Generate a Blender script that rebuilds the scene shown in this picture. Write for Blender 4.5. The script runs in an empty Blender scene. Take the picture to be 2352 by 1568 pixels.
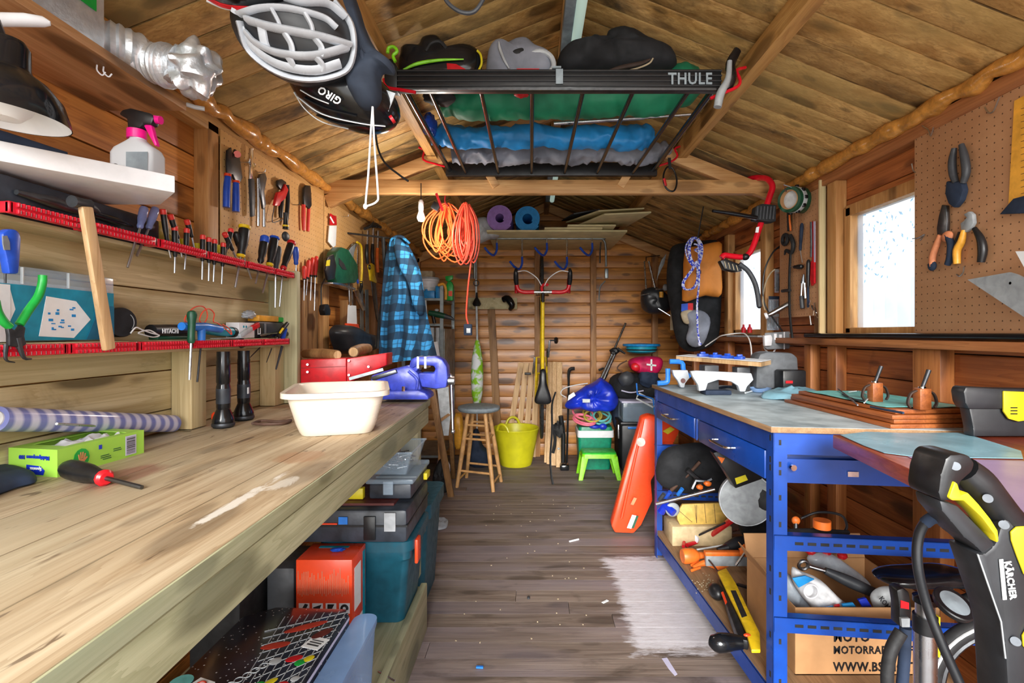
import bpy, bmesh, math, random
from mathutils import Vector, Matrix, Euler, noise as mnoise
random.seed(7)
SC = bpy.context.scene
COL = SC.collection
F, U0, V0, H = 1150.0, 1222.0, 765.0, 1.2      # focal length in px (2352 wide), vanishing point, eye height
# ---------------------------------------------------------------- camera
cam = bpy.data.cameras.new('camera'); camo = bpy.data.objects.new('camera', cam); COL.objects.link(camo)
cam.sensor_width = 36; cam.lens = 36 * F / 2352
cam.shift_x = (1176 - U0) / 2352; cam.shift_y = -(784 - V0) / 2352
cam.clip_start = .02
camo.location = (0, 0, H); camo.rotation_euler = (math.radians(90), 0, 0)
SC.camera = camo
# ---------------------------------------------------------------- world and daylight
w = bpy.data.worlds.new('world'); SC.world = w; w.use_nodes = True
nt = w.node_tree; nt.nodes.clear()
wo = nt.nodes.new('ShaderNodeOutputWorld'); bg = nt.nodes.new('ShaderNodeBackground')
tc = nt.nodes.new('ShaderNodeTexCoord'); sx = nt.nodes.new('ShaderNodeSeparateXYZ'); rp = nt.nodes.new('ShaderNodeValToRGB')
nt.links.new(tc.outputs['Generated'], sx.inputs[0]); nt.links.new(sx.outputs['Z'], rp.inputs[0])
rp.color_ramp.elements[0].position = 0.0; rp.color_ramp.elements[0].color = (.62, .62, .60, 1)
rp.color_ramp.elements[1].position = .5; rp.color_ramp.elements[1].color = (.86, .93, 1.0, 1)
e = rp.color_ramp.elements.new(.06); e.color = (.95, .98, 1.0, 1)
nt.links.new(rp.outputs[0], bg.inputs[0]); bg.inputs[1].default_value = 2.35
nt.links.new(bg.outputs[0], wo.inputs[0])
pl = bpy.data.lights.new('door_daylight', 'AREA'); pl.shape = 'RECTANGLE'; pl.size = 2.5; pl.size_y = 2.3
plo = bpy.data.objects.new('door_daylight', pl); COL.objects.link(plo); plo.location = (.14, -.62, 1.2); plo.rotation_euler = (math.radians(90), 0, 0)
pl.cycles.is_portal = True
sun = bpy.data.lights.new('sun', 'SUN'); sun.energy = 3.3; sun.angle = math.radians(30); sun.color = (1, .97, .92)
suno = bpy.data.objects.new('sun', sun); COL.objects.link(suno); suno.rotation_euler = (math.radians(71), 0, math.radians(-6))
SC.view_settings.view_transform = 'Standard'; SC.view_settings.look = 'None'; SC.view_settings.gamma = 1
SC.view_settings.use_curve_mapping = False
SC.view_settings.exposure = 1.12
# ---------------------------------------------------------------- pixel to place (used with a real depth or surface each time)
def P(u, v, y):
    return Vector(((u - U0) * y / F, y, H + (V0 - v) * y / F))
def ray(u, v): return Vector(((u - U0) / F, 1, (V0 - v) / F))
def X(u, v, x):                                  # on the upright plane x = const
    return P(u, v, x * F / (u - U0))
def Z(u, v, z):                                  # on the level plane z = const
    return P(u, v, (z - H) * F / (V0 - v))
def PL(u, v, p, n):                              # on any plane
    d = ray(u, v); n = Vector(n); o = Vector((0, 0, H))
    return o + d * ((Vector(p) - o).dot(n) / d.dot(n))
# ---------------------------------------------------------------- materials
def lin(h):
    if not isinstance(h, str): return tuple(h) + (1,)
    c = [int(h[i:i + 2], 16) / 255 for i in (0, 2, 4)]
    return tuple((x / 12.92 if x <= .04045 else ((x + .055) / 1.055) ** 2.4) for x in c) + (1,)
MATS = {}
class NT:
    def __init__(s, name):
        s.m = bpy.data.materials.new(name); s.m.use_nodes = True; s.t = s.m.node_tree
        s.b = s.t.nodes['Principled BSDF']
    def n(s, typ, **kw):
        nd = s.t.nodes.new('ShaderNode' + typ)
        for k, v in kw.items():
            if k == 'op': nd.operation = v
            elif k == 'clamp': nd.use_clamp = v
            elif k.startswith('i'): nd.inputs[int(k[1:])].default_value = v
            else: setattr(nd, k, v)
        return nd
    def l(s, a, b, i=0):
        a = a.outputs[0] if hasattr(a, 'outputs') else a
        s.t.links.new(a, b.inputs[i] if not isinstance(i, str) else b.inputs[i]); return b
    def math(s, op, a, b=None, c=None, clamp=False):
        nd = s.n('Math', op=op, clamp=clamp)
        for i, x in enumerate((a, b, c)):
            if x is None: continue
            if isinstance(x, (int, float)): nd.inputs[i].default_value = x
            else: s.l(x, nd, i)
        return nd.outputs[0]
    def mix(s, f, a, b, blend='MIX'):
        nd = s.n('Mix', data_type='RGBA', blend_type=blend)
        for i, x in ((0, f), (6, a), (7, b)):
            if isinstance(x, (int, float)): nd.inputs[i].default_value = x
            elif isinstance(x, (str, tuple)): nd.inputs[i].default_value = lin(x) if isinstance(x, str) else x
            else: s.l(x, nd, i)
        return nd.outputs[2]
    def ramp(s, x, p0, p1):
        nd = s.n('MapRange'); nd.inputs[1].default_value = p0; nd.inputs[2].default_value = p1
        s.l(x, nd, 0); return nd.outputs[0]
    def noise(s, vec, scale, detail=3, dist=0, rough=.5):
        nd = s.n('TexNoise'); nd.inputs['Scale'].default_value = scale; nd.inputs['Detail'].default_value = detail
        nd.inputs['Distortion'].default_value = dist; nd.inputs['Roughness'].default_value = rough
        s.l(vec, nd, 'Vector'); return nd.outputs[0]
    def bump(s, h, st, d=.002):
        nd = s.n('Bump'); nd.inputs['Strength'].default_value = st; nd.inputs['Distance'].default_value = d
        s.l(h, nd, 'Height'); s.l(nd, s.b, 'Normal')
def mt(name, col, rough=.45, metal=0, var=.22, scale=30, bump=.15, alpha=1, trans=0, emis=0, coat=0, col2=None, spec=.5):
    """plain procedural material: a base colour with mottled wear"""
    if name in MATS: return MATS[name]
    N = NT(name); b = N.b; c = lin(col)
    o = N.n('TexCoord').outputs['Object']
    f = N.ramp(N.noise(o, scale, 4, .4), .32, .7)
    dk = tuple(x * (1 - var) for x in c[:3]) + (1,); lt = lin(col2) if col2 else tuple(min(1, x * (1 + var * .6) + .004) for x in c[:3]) + (1,)
    N.l(N.mix(f, dk, lt), b, 'Base Color')
    r = N.math('MULTIPLY_ADD', f, -.15, rough + .08); N.l(r, b, 'Roughness')
    b.inputs['Metallic'].default_value = metal
    b.inputs['Specular IOR Level'].default_value = spec
    if bump: N.bump(N.noise(o, scale * 4, 3), bump, .001)
    if alpha < 1: b.inputs['Alpha'].default_value = alpha
    if trans: b.inputs['Transmission Weight'].default_value = trans
    if coat: b.inputs['Coat Weight'].default_value = coat; b.inputs['Coat Roughness'].default_value = .15
    if emis:
        b.inputs['Emission Color'].default_value = c; b.inputs['Emission Strength'].default_value = emis
    MATS[name] = N.m; return N.m
def wood(name, base, dark, light, axis=1, fine=1.0, knots=1.0, stain=0.0, stain_col='1c1711', isl=.35, rough=.55, tint=None, coat=0, hook=None):
    N = NT(name); b = N.b
    o = N.n('TexCoord').outputs['Object']
    rnd = N.n('NewGeometry').outputs['Random Per Island']
    off = N.n('CombineXYZ'); 
    for i in range(3): N.l(N.math('MULTIPLY', rnd, (13.1, 7.7, 5.3)[i]), off, i)
    va = N.n('VectorMath', operation='ADD'); N.l(o, va, 0); N.l(off, va, 1)
    def mp(s_along, s_across):
        m = N.n('Mapping'); sc = [s_across] * 3; sc[axis] = s_along; m.inputs['Scale'].default_value = sc
        N.l(va, m, 0); return m.outputs[0]
    # knots bend the grain around them
    vo = N.n('TexVoronoi'); vo.inputs['Scale'].default_value = 1.0; N.l(mp(2.4, 7.5), vo, 'Vector')
    vs = N.n('TexVoronoi'); vs.inputs['Scale'].default_value = 1.0; N.l(mp(4.3, 12.0), vs, 'Vector')
    g1 = N.noise(mp(.8 * fine, 15 * fine), 1.5, 5, .9, .6)
    g2 = N.noise(mp(1.3 * fine, 85 * fine), 1.5, 4, .35, .62)
    g3 = N.noise(mp(.55 * fine, 30 * fine), 1.5, 3, .6, .5)
    warp = N.math('SUBTRACT', 1, N.ramp(vo.outputs['Distance'], .05, .55))
    rg = N.math('FRACT', N.math('ADD', N.math('MULTIPLY', g3, 5.0), N.math('MULTIPLY', warp, 2.2)))
    c = N.mix(N.ramp(g1, .34, .66), dark, light)
    c = N.mix(.4, c, base)
    c = N.mix(N.math('MULTIPLY', N.ramp(rg, .55, 1.0), .42), c, dark)
    c = N.mix(N.math('MULTIPLY', N.ramp(g2, .5, .72), .5), c, dark)
    kd = N.math('ADD', vo.outputs['Distance'], N.math('MULTIPLY', g1, .10))
    k = N.math('SUBTRACT', 1, N.ramp(kd, .24, .33)); k2 = N.math('SUBTRACT', 1, N.ramp(kd, .28, .55))
    ks = N.math('SUBTRACT', 1, N.ramp(vs.outputs['Distance'], .14, .22))
    if knots:
        c = N.mix(N.math('MULTIPLY', k2, .45 * knots), c, dark)
        kc = tuple(x * .28 for x in lin(dark)[:3]) + (1,)
        c = N.mix(N.math('MULTIPLY', k, .85 * min(1, knots)), c, kc); c = N.mix(N.math('MULTIPLY', ks, .6 * min(1, knots)), c, kc)
    if isl:
        v = N.math('MULTIPLY_ADD', rnd, isl, 1 - isl * .55)
        cc = N.n('CombineXYZ'); [N.l(v, cc, i) for i in range(3)]
        c = N.mix(1.0, c, cc.outputs[0], 'MULTIPLY')
    if tint:
        c = N.mix(N.math('MULTIPLY', N.ramp(N.noise(mp(1.2, 3), 1.0, 2), .42, .62), .5), c, tint)
    if stain:
        s1 = N.ramp(N.noise(mp(1.3, 3.2), 1.3, 6, .8, .65), .66 - stain * .12, .80 - stain * .1)
        c = N.mix(N.math('MULTIPLY', s1, .82), c, stain_col)
    if hook: c = hook(N, o, c)
    N.l(c, b, 'Base Color')
    N.l(N.math('MULTIPLY_ADD', g2, .2, rough - .1), b, 'Roughness')
    if coat: b.inputs['Coat Weight'].default_value = coat; b.inputs['Coat Roughness'].default_value = .25
    N.bump(N.math('ADD', g2, N.math('MULTIPLY', g1, .6)), .35, .002)
    MATS[name] = N.m; return N.m
def mat(m):
    return MATS[m] if isinstance(m, str) else m
# ---------------------------------------------------------------- mesh building
def V(*a): return Vector(a if len(a) == 3 else a[0])
def smooth_path(pts, sub=6, closed=False):
    pts = [Vector(p) for p in pts]; n = len(pts)
    if n < 3: return pts
    out = []
    rng = n if closed else n - 1
    for i in range(rng):
        p1, p2 = pts[i], pts[(i + 1) % n]
        p0 = pts[i - 1] if (i > 0 or closed) else p1 * 2 - p2
        p3 = pts[(i + 2) % n] if (i + 2 < n or closed) else p2 * 2 - p1
        for k in range(sub):
            t = k / sub
            out.append(.5 * ((2 * p1) + (p2 - p0) * t + (2 * p0 - 5 * p1 + 4 * p2 - p3) * t * t + (3 * p1 - p0 - 3 * p2 + p3) * t ** 3))
    if not closed: out.append(pts[-1])
    return out
def frame(d):
    d = d.normalized(); a = Vector((0, 0, 1)) if abs(d.z) < .9 else Vector((1, 0, 0))
    x = a.cross(d).normalized(); return x, d.cross(x).normalized(), d
class MB:
    def __init__(s): s.b = bmesh.new(); s.M = None; s.mi = 0
    def _fin(s, n0):
        s.b.verts.ensure_lookup_table()
    def face(s, pts):
        vs = [s.b.verts.new(Vector(p)) for p in pts]; f = s.b.faces.new(vs); f.material_index = s.mi; return s
    def box(s, c, sz, rz=0, bev=0, R=None, seg=2):
        r = bmesh.ops.create_cube(s.b, size=1)
        M = Matrix.Translation(Vector(c)) @ (R.to_4x4() if R is not None else Matrix.Rotation(rz, 4, 'Z')) @ Matrix.Diagonal((*sz, 1))
        bmesh.ops.transform(s.b, matrix=M, verts=r['verts'])
        fs = set(f for v in r['verts'] for f in v.link_faces)
        for f in fs: f.material_index = s.mi
        if bev:
            ed = list(set(e for v in r['verts'] for e in v.link_edges))
            bmesh.ops.bevel(s.b, geom=ed, offset=min(bev, min(sz) * .45), segments=seg, affect='EDGES', profile=.5)
        return s
    def bx(s, x0, x1, y0, y1, z0, z1, bev=0):
        return s.box(((x0 + x1) / 2, (y0 + y1) / 2, (z0 + z1) / 2), (abs(x1 - x0), abs(y1 - y0), abs(z1 - z0)), bev=bev)
    def bar(s, p0, p1, w, t, up=(0, 0, 1), bev=0):
        """a rectangular bar from p0 to p1, w across (perp to up), t along up"""
        p0, p1 = Vector(p0), Vector(p1); d = (p1 - p0); L = d.length; d.normalize(); up = Vector(up)
        sd = d.cross(up).normalized(); u2 = sd.cross(d).normalized()
        R = Matrix((sd, d, u2)).transposed()
        return s.box((p0 + p1) / 2, (w, L, t), R=R, bev=bev)
    def tube(s, pts, r, n=10, sm=0, closed=False, cap=True, flat=1.0):
        pts = [Vector(p) for p in pts]
        if sm:
            if not isinstance(r, (int, float)):
                rr = [Vector((x, 0, 0)) for x in r]; rr = [max(1e-4, q.x) for q in smooth_path(rr, sm, closed)]; r = rr
            pts = smooth_path(pts, sm, closed)
        m = len(pts); rs = [r] * m if isinstance(r, (int, float)) else list(r)
        rings = []; x = None
        for i, p in enumerate(pts):
            if closed: d = pts[(i + 1) % m] - pts[i - 1]
            else: d = pts[min(i + 1, m - 1)] - pts[max(i - 1, 0)]
            if d.length < 1e-9: d = Vector((0, 0, 1))
            d.normalize()
            if x is None: x, y, _ = frame(d)
            else:
                x = x - d * x.dot(d)
                if x.length < 1e-6: x, y, _ = frame(d)
                x.normalize(); y = d.cross(x)
            rings.append([s.b.verts.new(p + (x * math.cos(a) + y * math.sin(a) * flat) * rs[i]) for a in (2 * math.pi * k / n for k in range(n))])
        for i in range(m if closed else m - 1):
            A, B = rings[i], rings[(i + 1) % m]
            for k in range(n):
                f = s.b.faces.new((A[k], A[(k + 1) % n], B[(k + 1) % n], B[k])); f.material_index = s.mi
        if cap and not closed:
            for rg in (rings[0][::-1], rings[-1]):
                f = s.b.faces.new(rg); f.material_index = s.mi
        return s
    def cyl(s, p0, p1, r0, r1=None, n=20): return s.tube([p0, p1], [r0, r0 if r1 is None else r1], n)
    def lathe(s, prof, o=(0, 0, 0), ax=(0, 0, 1), n=24, sc=(1, 1), cap=True):
        """prof: list of (radius, height along axis)"""
        x, y, d = frame(Vector(ax)); o = Vector(o); rings = []
        for r, h in prof:
            rings.append([s.b.verts.new(o + d * h + (x * math.cos(a) * sc[0] + y * math.sin(a) * sc[1]) * max(r, 1e-5)) for a in (2 * math.pi * k / n for k in range(n))])
        for A, B in zip(rings, rings[1:]):
            for k in range(n):
                f = s.b.faces.new((A[k], A[(k + 1) % n], B[(k + 1) % n], B[k])); f.material_index = s.mi
        if cap and prof[0] != prof[-1] and prof[0][0] > 1e-4: s.b.faces.new(rings[0][::-1]).material_index = s.mi
        if cap and prof[0] != prof[-1] and prof[-1][0] > 1e-4: s.b.faces.new(rings[-1]).material_index = s.mi
        return s
    def ell(s, c, r, R=None, n=16, nz=0):
        q = bmesh.ops.create_uvsphere(s.b, u_segments=n, v_segments=max(6, n // 2 + 2), radius=1)
        if not hasattr(r, '__len__'): r = (r, r, r)
        M = Matrix.Translation(Vector(c)) @ (R.to_4x4() if R is not None else Matrix()) @ Matrix.Diagonal((*r, 1))
        if nz:
            sd = Vector(c) * 9
            for v in q['verts']: v.co *= 1 + nz * mnoise.noise(v.co * 2.3 + sd)
        bmesh.ops.transform(s.b, matrix=M, verts=q['verts'])
        for f in set(f for v in q['verts'] for f in v.link_faces): f.material_index = s.mi
        return s
    def torus(s, c, ax, R, r, n=32, m=8, a0=0, a1=2 * math.pi):
        x, y, d = frame(Vector(ax)); c = Vector(c); full = abs(a1 - a0 - 2 * math.pi) < 1e-6
        k = n if full else n + 1
        return s.tube([c + (x * math.cos(a0 + (a1 - a0) * i / n) + y * math.sin(a0 + (a1 - a0) * i / n)) * R for i in range(k)], r, m, closed=full)
    def prism(s, pts, vec, bev=0):
        vs = [s.b.verts.new(Vector(p)) for p in pts]; f = s.b.faces.new(vs); f.material_index = s.mi
        r = bmesh.ops.extrude_face_region(s.b, geom=[f]); vv = [g for g in r['geom'] if isinstance(g, bmesh.types.BMVert)]
        bmesh.ops.translate(s.b, vec=Vector(vec), verts=vv)
        al = set(vs) | set(vv); fs = set(f for v in al for f in v.link_faces)
        bmesh.ops.recalc_face_normals(s.b, faces=list(fs))
        for f in fs: f.material_index = s.mi
        if bev:
            top = [e for e in set(e for v in al for e in v.link_edges) if all(v in al for v in e.verts)]
            bmesh.ops.bevel(s.b, geom=top, offset=bev, segments=2, affect='EDGES', profile=.5, clamp_overlap=True)
        return s
    def puff(s, pts, vec, nz=0, back=.3, sub=0, lv=((1, 0), (.985, .22), (.955, .42), (.9, .62), (.82, .77), (.72, .87), (.6, .94), (.46, .98), (.3, 1), (.15, 1)), f=6):
        """pillow-like solid on a closed outline: bulges along vec (and a little behind)"""
        if sub: pts = smooth_path(pts, sub, True)
        pts = [Vector(p) for p in pts]; c = sum(pts, Vector()) / len(pts); vec = Vector(vec); n = len(pts); vn = vec.normalized()
        def ring(k, h):
            out = []
            for p in pts:
                q = c + (p - c) * k + vec * h
                if nz: q += vn * nz * (mnoise.noise(q * f) + .55 * abs(mnoise.noise(q * f * 2.7)) - .15 + .25 * mnoise.noise(q * f * 5.5)) * (.15 + min(.6, 1 - k)) * 2.1 + (p - c).normalized() * nz * .5 * mnoise.noise(q * f + Vector((9, 3, 1)))
                out.append(s.b.verts.new(q))
            return out
        fr = [ring(k, h) for k, h in lv]; bk = [ring(k, -h * back) for k, h in lv[1:]]
        cf = s.b.verts.new(c + vec * 1.0); cb = s.b.verts.new(c - vec * back)
        ch = bk[::-1] + fr
        for A, B in zip(ch, ch[1:]):
            for i in range(n):
                q = s.b.faces.new((A[i], A[(i + 1) % n], B[(i + 1) % n], B[i])); q.material_index = s.mi
        for i in range(n):
            s.b.faces.new((ch[-1][i], ch[-1][(i + 1) % n], cf)).material_index = s.mi
            s.b.faces.new((ch[0][(i + 1) % n], ch[0][i], cb)).material_index = s.mi
        bmesh.ops.recalc_face_normals(s.b, faces=s.b.faces[:])
        return s
    def sheet(s, fn, nu, nv, th=0, vec=None):
        """surface from fn(s,t); with thickness th it becomes a closed slab"""
        g = [[Vector(fn(i / nu, j / nv)) for j in range(nv + 1)] for i in range(nu + 1)]
        def grid(off):
            vv = [[s.b.verts.new(g[i][j] + off(i, j)) for j in range(nv + 1)] for i in range(nu + 1)]
            return vv
        def nrm(i, j):
            a = g[min(i + 1, nu)][j] - g[max(i - 1, 0)][j]; b = g[i][min(j + 1, nv)] - g[i][max(j - 1, 0)]
            return a.cross(b).normalized()
        A = grid(lambda i, j: Vector()); fs = []
        def quads(A, rev):
            for i in range(nu):
                for j in range(nv):
                    q = (A[i][j], A[i + 1][j], A[i + 1][j + 1], A[i][j + 1]); fs.append(s.b.faces.new(q[::-1] if rev else q))
        if not th: quads(A, False)
        else:
            B = grid(lambda i, j: -nrm(i, j) * th); quads(A, False); quads(B, True)
            per = [(i, 0) for i in range(nu)] + [(nu, j) for j in range(nv)] + [(i, nv) for i in range(nu, 0, -1)] + [(0, j) for j in range(nv, 0, -1)]
            for (a, b_), (c, d) in zip(per, per[1:] + per[:1]): fs.append(s.b.faces.new((A[a][b_], B[a][b_], B[c][d], A[c][d])))
        for q in fs: q.material_index = s.mi
        bmesh.ops.recalc_face_normals(s.b, faces=fs)
        return s
    def xf(s, M):
        bmesh.ops.transform(s.b, matrix=M, verts=s.b.verts[:]); return s
    def obj(s, name, mats, parent=None, ang=38):
        me = bpy.data.meshes.new(name)
        if parent is not None: s.xf(parent['_m'] if False else MINV[parent.name])
        s.b.normal_update(); s.b.to_mesh(me); s.b.free()
        for m in (mats if isinstance(mats, (list, tuple)) else [mats]): me.materials.append(mat(m))
        if ang: me.shade_smooth(); me.set_sharp_from_angle(angle=math.radians(ang))
        o = bpy.data.objects.new(name, me); COL.objects.link(o)
        if parent is not None: o.parent = parent
        return o
MINV = {}
def struct(name, mb, m, ang=38):
    o = mb.obj(name, m, ang=ang); o['kind'] = 'structure'; return o
def tag(o, label, cat, group=None, kind=None):
    o['label'] = label; o['category'] = cat
    if group: o['group'] = group
    if kind: o['kind'] = kind
    return o
class T:
    """a thing: an Empty at its base; parts are built in room coordinates unless loc= is its own frame"""
    def __init__(s, name, label, cat, loc, group=None):
        o = bpy.data.objects.new(name, None); COL.objects.link(o); o.empty_display_size = .05
        o.location = loc; MINV[o.name] = Matrix.Translation(-Vector(loc)); s.o = o; tag(o, label, cat, group)
    def p(s, name, mb, m, sub=None, label=None, ang=38):
        par = sub or s.o
        if sub is not None: MINV[sub.name] = MINV[s.o.name]
        o = mb.obj(name, m, par, ang)
        if label: o['label'] = label
        return o
    def text(s, name, st, o, xd, yd, size, m, sub=None, ext=.0006, align='LEFT'):
        me = text_mesh(st, o, xd, yd, size, m, ext, align); me.transform(MINV[s.o.name])
        q = bpy.data.objects.new(name, me); COL.objects.link(q); q.parent = sub or s.o; return q
def one(name, mb, m, label, cat, group=None, loc=None, ang=38, kind=None):
    """a thing that is a single mesh"""
    vs = mb.b.verts[:]
    if loc is None:
        lo = [min(v.co[i] for v in vs) for i in range(3)]; hi = [max(v.co[i] for v in vs) for i in range(3)]
        loc = Vector(((lo[0] + hi[0]) / 2, (lo[1] + hi[1]) / 2, lo[2]))
    loc = Vector(loc); mb.xf(Matrix.Translation(-loc)); o = mb.obj(name, m, ang=ang); o.location = loc
    return tag(o, label, cat, group, kind)
def text_mesh(st, o, xd, yd, size, m, ext=.0006, align='LEFT', bold=.022, sx=.86):
    cu = bpy.data.curves.new('lettering', 'FONT'); cu.body = st; cu.size = size; cu.extrude = ext; cu.align_x = align; cu.resolution_u = 2; cu.offset = size * bold; cu.space_character = 1.08
    to = bpy.data.objects.new('lettering', cu); COL.objects.link(to); bpy.context.view_layer.update()
    me = bpy.data.meshes.new_from_object(to.evaluated_get(bpy.context.evaluated_depsgraph_get()))
    bpy.data.objects.remove(to); bpy.data.curves.remove(cu)
    xd = Vector(xd).normalized(); yd = Vector(yd); yd = (yd - xd * yd.dot(xd)).normalized(); zd = xd.cross(yd)
    M = Matrix((xd, yd, zd)).transposed().to_4x4(); M.translation = Vector(o) + zd * ext
    me.transform(Matrix.Diagonal((sx, 1, 1, 1))); me.transform(M); me.materials.clear(); me.materials.append(mat(m)); return me
def copy_thing(o, delta, label=None, rz=0, group=None):
    c = o.copy(); COL.objects.link(c); c.location = o.location + Vector(delta)
    if rz: c.rotation_euler.z += rz
    if label: c['label'] = label
    if group: c['group'] = group
    for ch in o.children:
        d = ch.copy(); COL.objects.link(d); d.parent = c
        for g in ch.children:
            e = g.copy(); COL.objects.link(e); e.parent = d
    return c
# ================================================================ materials
def paint_patch(N, o, c):
    """white paint spilt over the floor boards, and pale scuffs"""
    s = N.n('SeparateXYZ'); N.l(o, s, 0); x, y = s.outputs[0], s.outputs[1]
    m = N.n('Mapping'); m.inputs['Scale'].default_value = (2.2, 9, 1); N.l(o, m, 0)
    nz = N.noise(m.outputs[0], 3.0, 5, .3, .7)
    n2 = N.math('MULTIPLY_ADD', nz, .22, -.11)
    dx = N.math('SUBTRACT', .19, N.math('ABSOLUTE', N.math('SUBTRACT', x, .575)))
    dy = N.math('SUBTRACT', .40, N.math('ABSOLUTE', N.math('SUBTRACT', y, 2.28)))
    d = N.math('ADD', N.math('MINIMUM', dx, dy), n2)
    f = N.ramp(d, -.012, .03)
    wear = N.ramp(N.noise(m.outputs[0], 9, 5, .2, .8), .3, .58)
    c = N.mix(N.math('MULTIPLY', f, N.math('MULTIPLY_ADD', wear, .3, .62)), c, 'd9d6dc')
    return c
wood('floor_wood', '83746a', '55463c', '9d8d80', axis=0, fine=1.0, knots=.55, stain=.6, stain_col='33291f', isl=.2, rough=.65, tint='8d828a', hook=paint_patch)
wood('roof_wood', 'c8995a', '8a6026', 'e6bd78', axis=0, fine=.8, knots=.9, stain=1.15, stain_col='2a2114', isl=.42, rough=.6, tint='a8925a')
wood('wall_wood', 'c9803a', '8b4a16', 'e29c50', axis=1, fine=.8, knots=.9, stain=.3, isl=.3, rough=.5)
wood('wall_wood_right', 'b0622e', '703615', 'c97c42', axis=1, fine=.8, knots=.8, stain=.3, isl=.25, rough=.5)
wood('back_wood', 'd08838', '8c5018', 'e8a550', axis=0, fine=.8, knots=1, stain=.4, isl=.3, rough=.42, coat=.2)
wood('stud_wood', 'cf9a5c', 'a8703a', 'e0b277', axis=2, fine=1, knots=.7, isl=.15, rough=.55)
wood('stud_brown', 'b98752', '8c5a30', 'cb9b66', axis=2, fine=1, knots=.7, isl=.15, rough=.55)
wood('stud_red', 'b5703a', '88491f', 'cc884c', axis=2, fine=1, knots=.7, isl=.15, rough=.5)
wood('plate_red', 'a8683a', '78431f', 'bd7e4c', axis=1, fine=1, knots=.7, isl=.1, rough=.5)
wood('beam_x', 'd3a066', 'ac763f', 'e6bb82', axis=0, fine=1, knots=.7, isl=.12, rough=.55)
wood('beam_y', 'c3924f', '97672f', 'd9ac6c', axis=1, fine=1, knots=.7, isl=.12, rough=.55)
wood('pale_y', 'd8c496', 'aa9260', 'eadcb2', axis=1, fine=.9, knots=1, stain=.15, stain_col='6d5a3a', isl=.22, rough=.6, tint='b9b58c')
wood('pale_z', 'dcc290', 'b59461', 'ead7a8', axis=2, fine=1, knots=.5, isl=.12, rough=.6, tint='c9c79a')
wood('shelf_wood', 'cf9f70', 'a97644', 'e0b787', axis=1, fine=.8, knots=.9, isl=.05, rough=.55)
wood('green_z', 'c0b58c', '958b66', 'd3caa0', axis=2, fine=1, knots=.5, isl=.12, rough=.6, tint='a9b593')
def bench_marks(N, o, c):
    """red paint stain, white scrape and grime on the bench top"""
    s = N.n('SeparateXYZ'); N.l(o, s, 0); x, y = N.math('ADD', s.outputs[0], -.75), N.math('ADD', s.outputs[1], .9)
    m = N.n('Mapping'); m.inputs['Scale'].default_value = (6, 2, 1); N.l(o, m, 0)
    nz = N.noise(m.outputs[0], 4, 5, .4, .7)
    def blob(cx, cy, rx, ry, col, k, amp=.5):
        nonlocal c
        a = N.math('POWER', N.math('DIVIDE', N.math('SUBTRACT', x, cx), rx), 2.0); b_ = N.math('POWER', N.math('DIVIDE', N.math('SUBTRACT', y, cy), ry), 2.0)
        d = N.math('ADD', N.math('ADD', a, b_), N.math('MULTIPLY_ADD', nz, amp * 4, -amp * 2))
        c = N.mix(N.math('MULTIPLY', N.math('SUBTRACT', 1, N.ramp(d, .6, 1.15)), k), c, col)
    m2 = N.n('Mapping'); m2.inputs['Scale'].default_value = (30, 5, 1); N.l(o, m2, 0)
    c = N.mix(N.math('MULTIPLY', N.ramp(N.noise(m2.outputs[0], 1.6, 3, .6, .6), .64, .70), .8), c, '5b4530')
    c = N.mix(N.math('MULTIPLY', N.ramp(N.noise(o, 2.2, 3, .8), .5, .68), .45), c, 'c3bba4')
    blob(-.795, .98, .05, .09, '8c4a45', .55)
    blob(-.80, 1.62, .05, .05, '7a3f28', .3)
    blob(-.485, .865, .013, .12, 'e6e2d8', .8, 1.3); blob(-.465, .92, .02, .05, 'e6e2d8', .5, 1.6)
    blob(-.52, 1.13, .05, .06, 'a97c58', .6)
    return c
wood('bench_top', 'c4ae8c', '8f7350', 'd6c6a8', axis=1, fine=.9, knots=.55, stain=.32, stain_col='5c4630', isl=.16, rough=.62, tint='b5aa8e', hook=bench_marks)
wood('bench_green', 'b9b996', '8c8d66', 'cdcda8', axis=1, fine=.9, knots=.7, isl=.12, rough=.6, tint='98a892')
wood('old_wood', '9c7247', '6e4a28', 'b58b5a', axis=2, fine=1, knots=.6, isl=.3, rough=.6)
wood('lath_wood', 'dcb688', 'b48a58', 'ecca9c', axis=2, fine=1, knots=.4, isl=.3, rough=.6)
wood('red_wood', 'b04a2c', '84311b', 'c9603d', axis=1, fine=.8, knots=0, isl=.1, rough=.35, coat=.3)
wood('brown_plank', '9d5526', '74370f', 'b96c38', axis=1, fine=.9, knots=.2, isl=.3, rough=.45)
wood('particle', '9c7a57', '7c5d3e', 'b08d68', axis=1, fine=2.2, knots=0, isl=.0, rough=.75, stain=.4, stain_col='6e665e')
# pegboard: brown hardboard with a grid of small dark holes
def pegboard(name, base, dark):
    N = NT(name); o = N.n('TexCoord').outputs['Object']; s = N.n('SeparateXYZ'); N.l(o, s, 0)
    def fr(x): return N.math('SUBTRACT', N.math('FRACT', N.math('MULTIPLY', x, 39.37)), .5)
    a, b_ = fr(s.outputs[1]), fr(s.outputs[2])
    d = N.math('SQRT', N.math('ADD', N.math('MULTIPLY', a, a), N.math('MULTIPLY', b_, b_)))
    hole = N.math('SUBTRACT', 1, N.ramp(d, .075, .115))
    f = N.noise(o, 5, 5, .3, .6)
    c = N.mix(N.ramp(f, .3, .7), dark, base)
    c = N.mix(N.math('MULTIPLY', N.ramp(N.noise(o, 60, 3), .4, .7), .2), c, dark)
    c = N.mix(N.math('MULTIPLY', hole, .85), c, '4a2c18')
    N.l(c, N.b, 'Base Color'); N.b.inputs['Roughness'].default_value = .6
    MATS[name] = N.m
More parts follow.
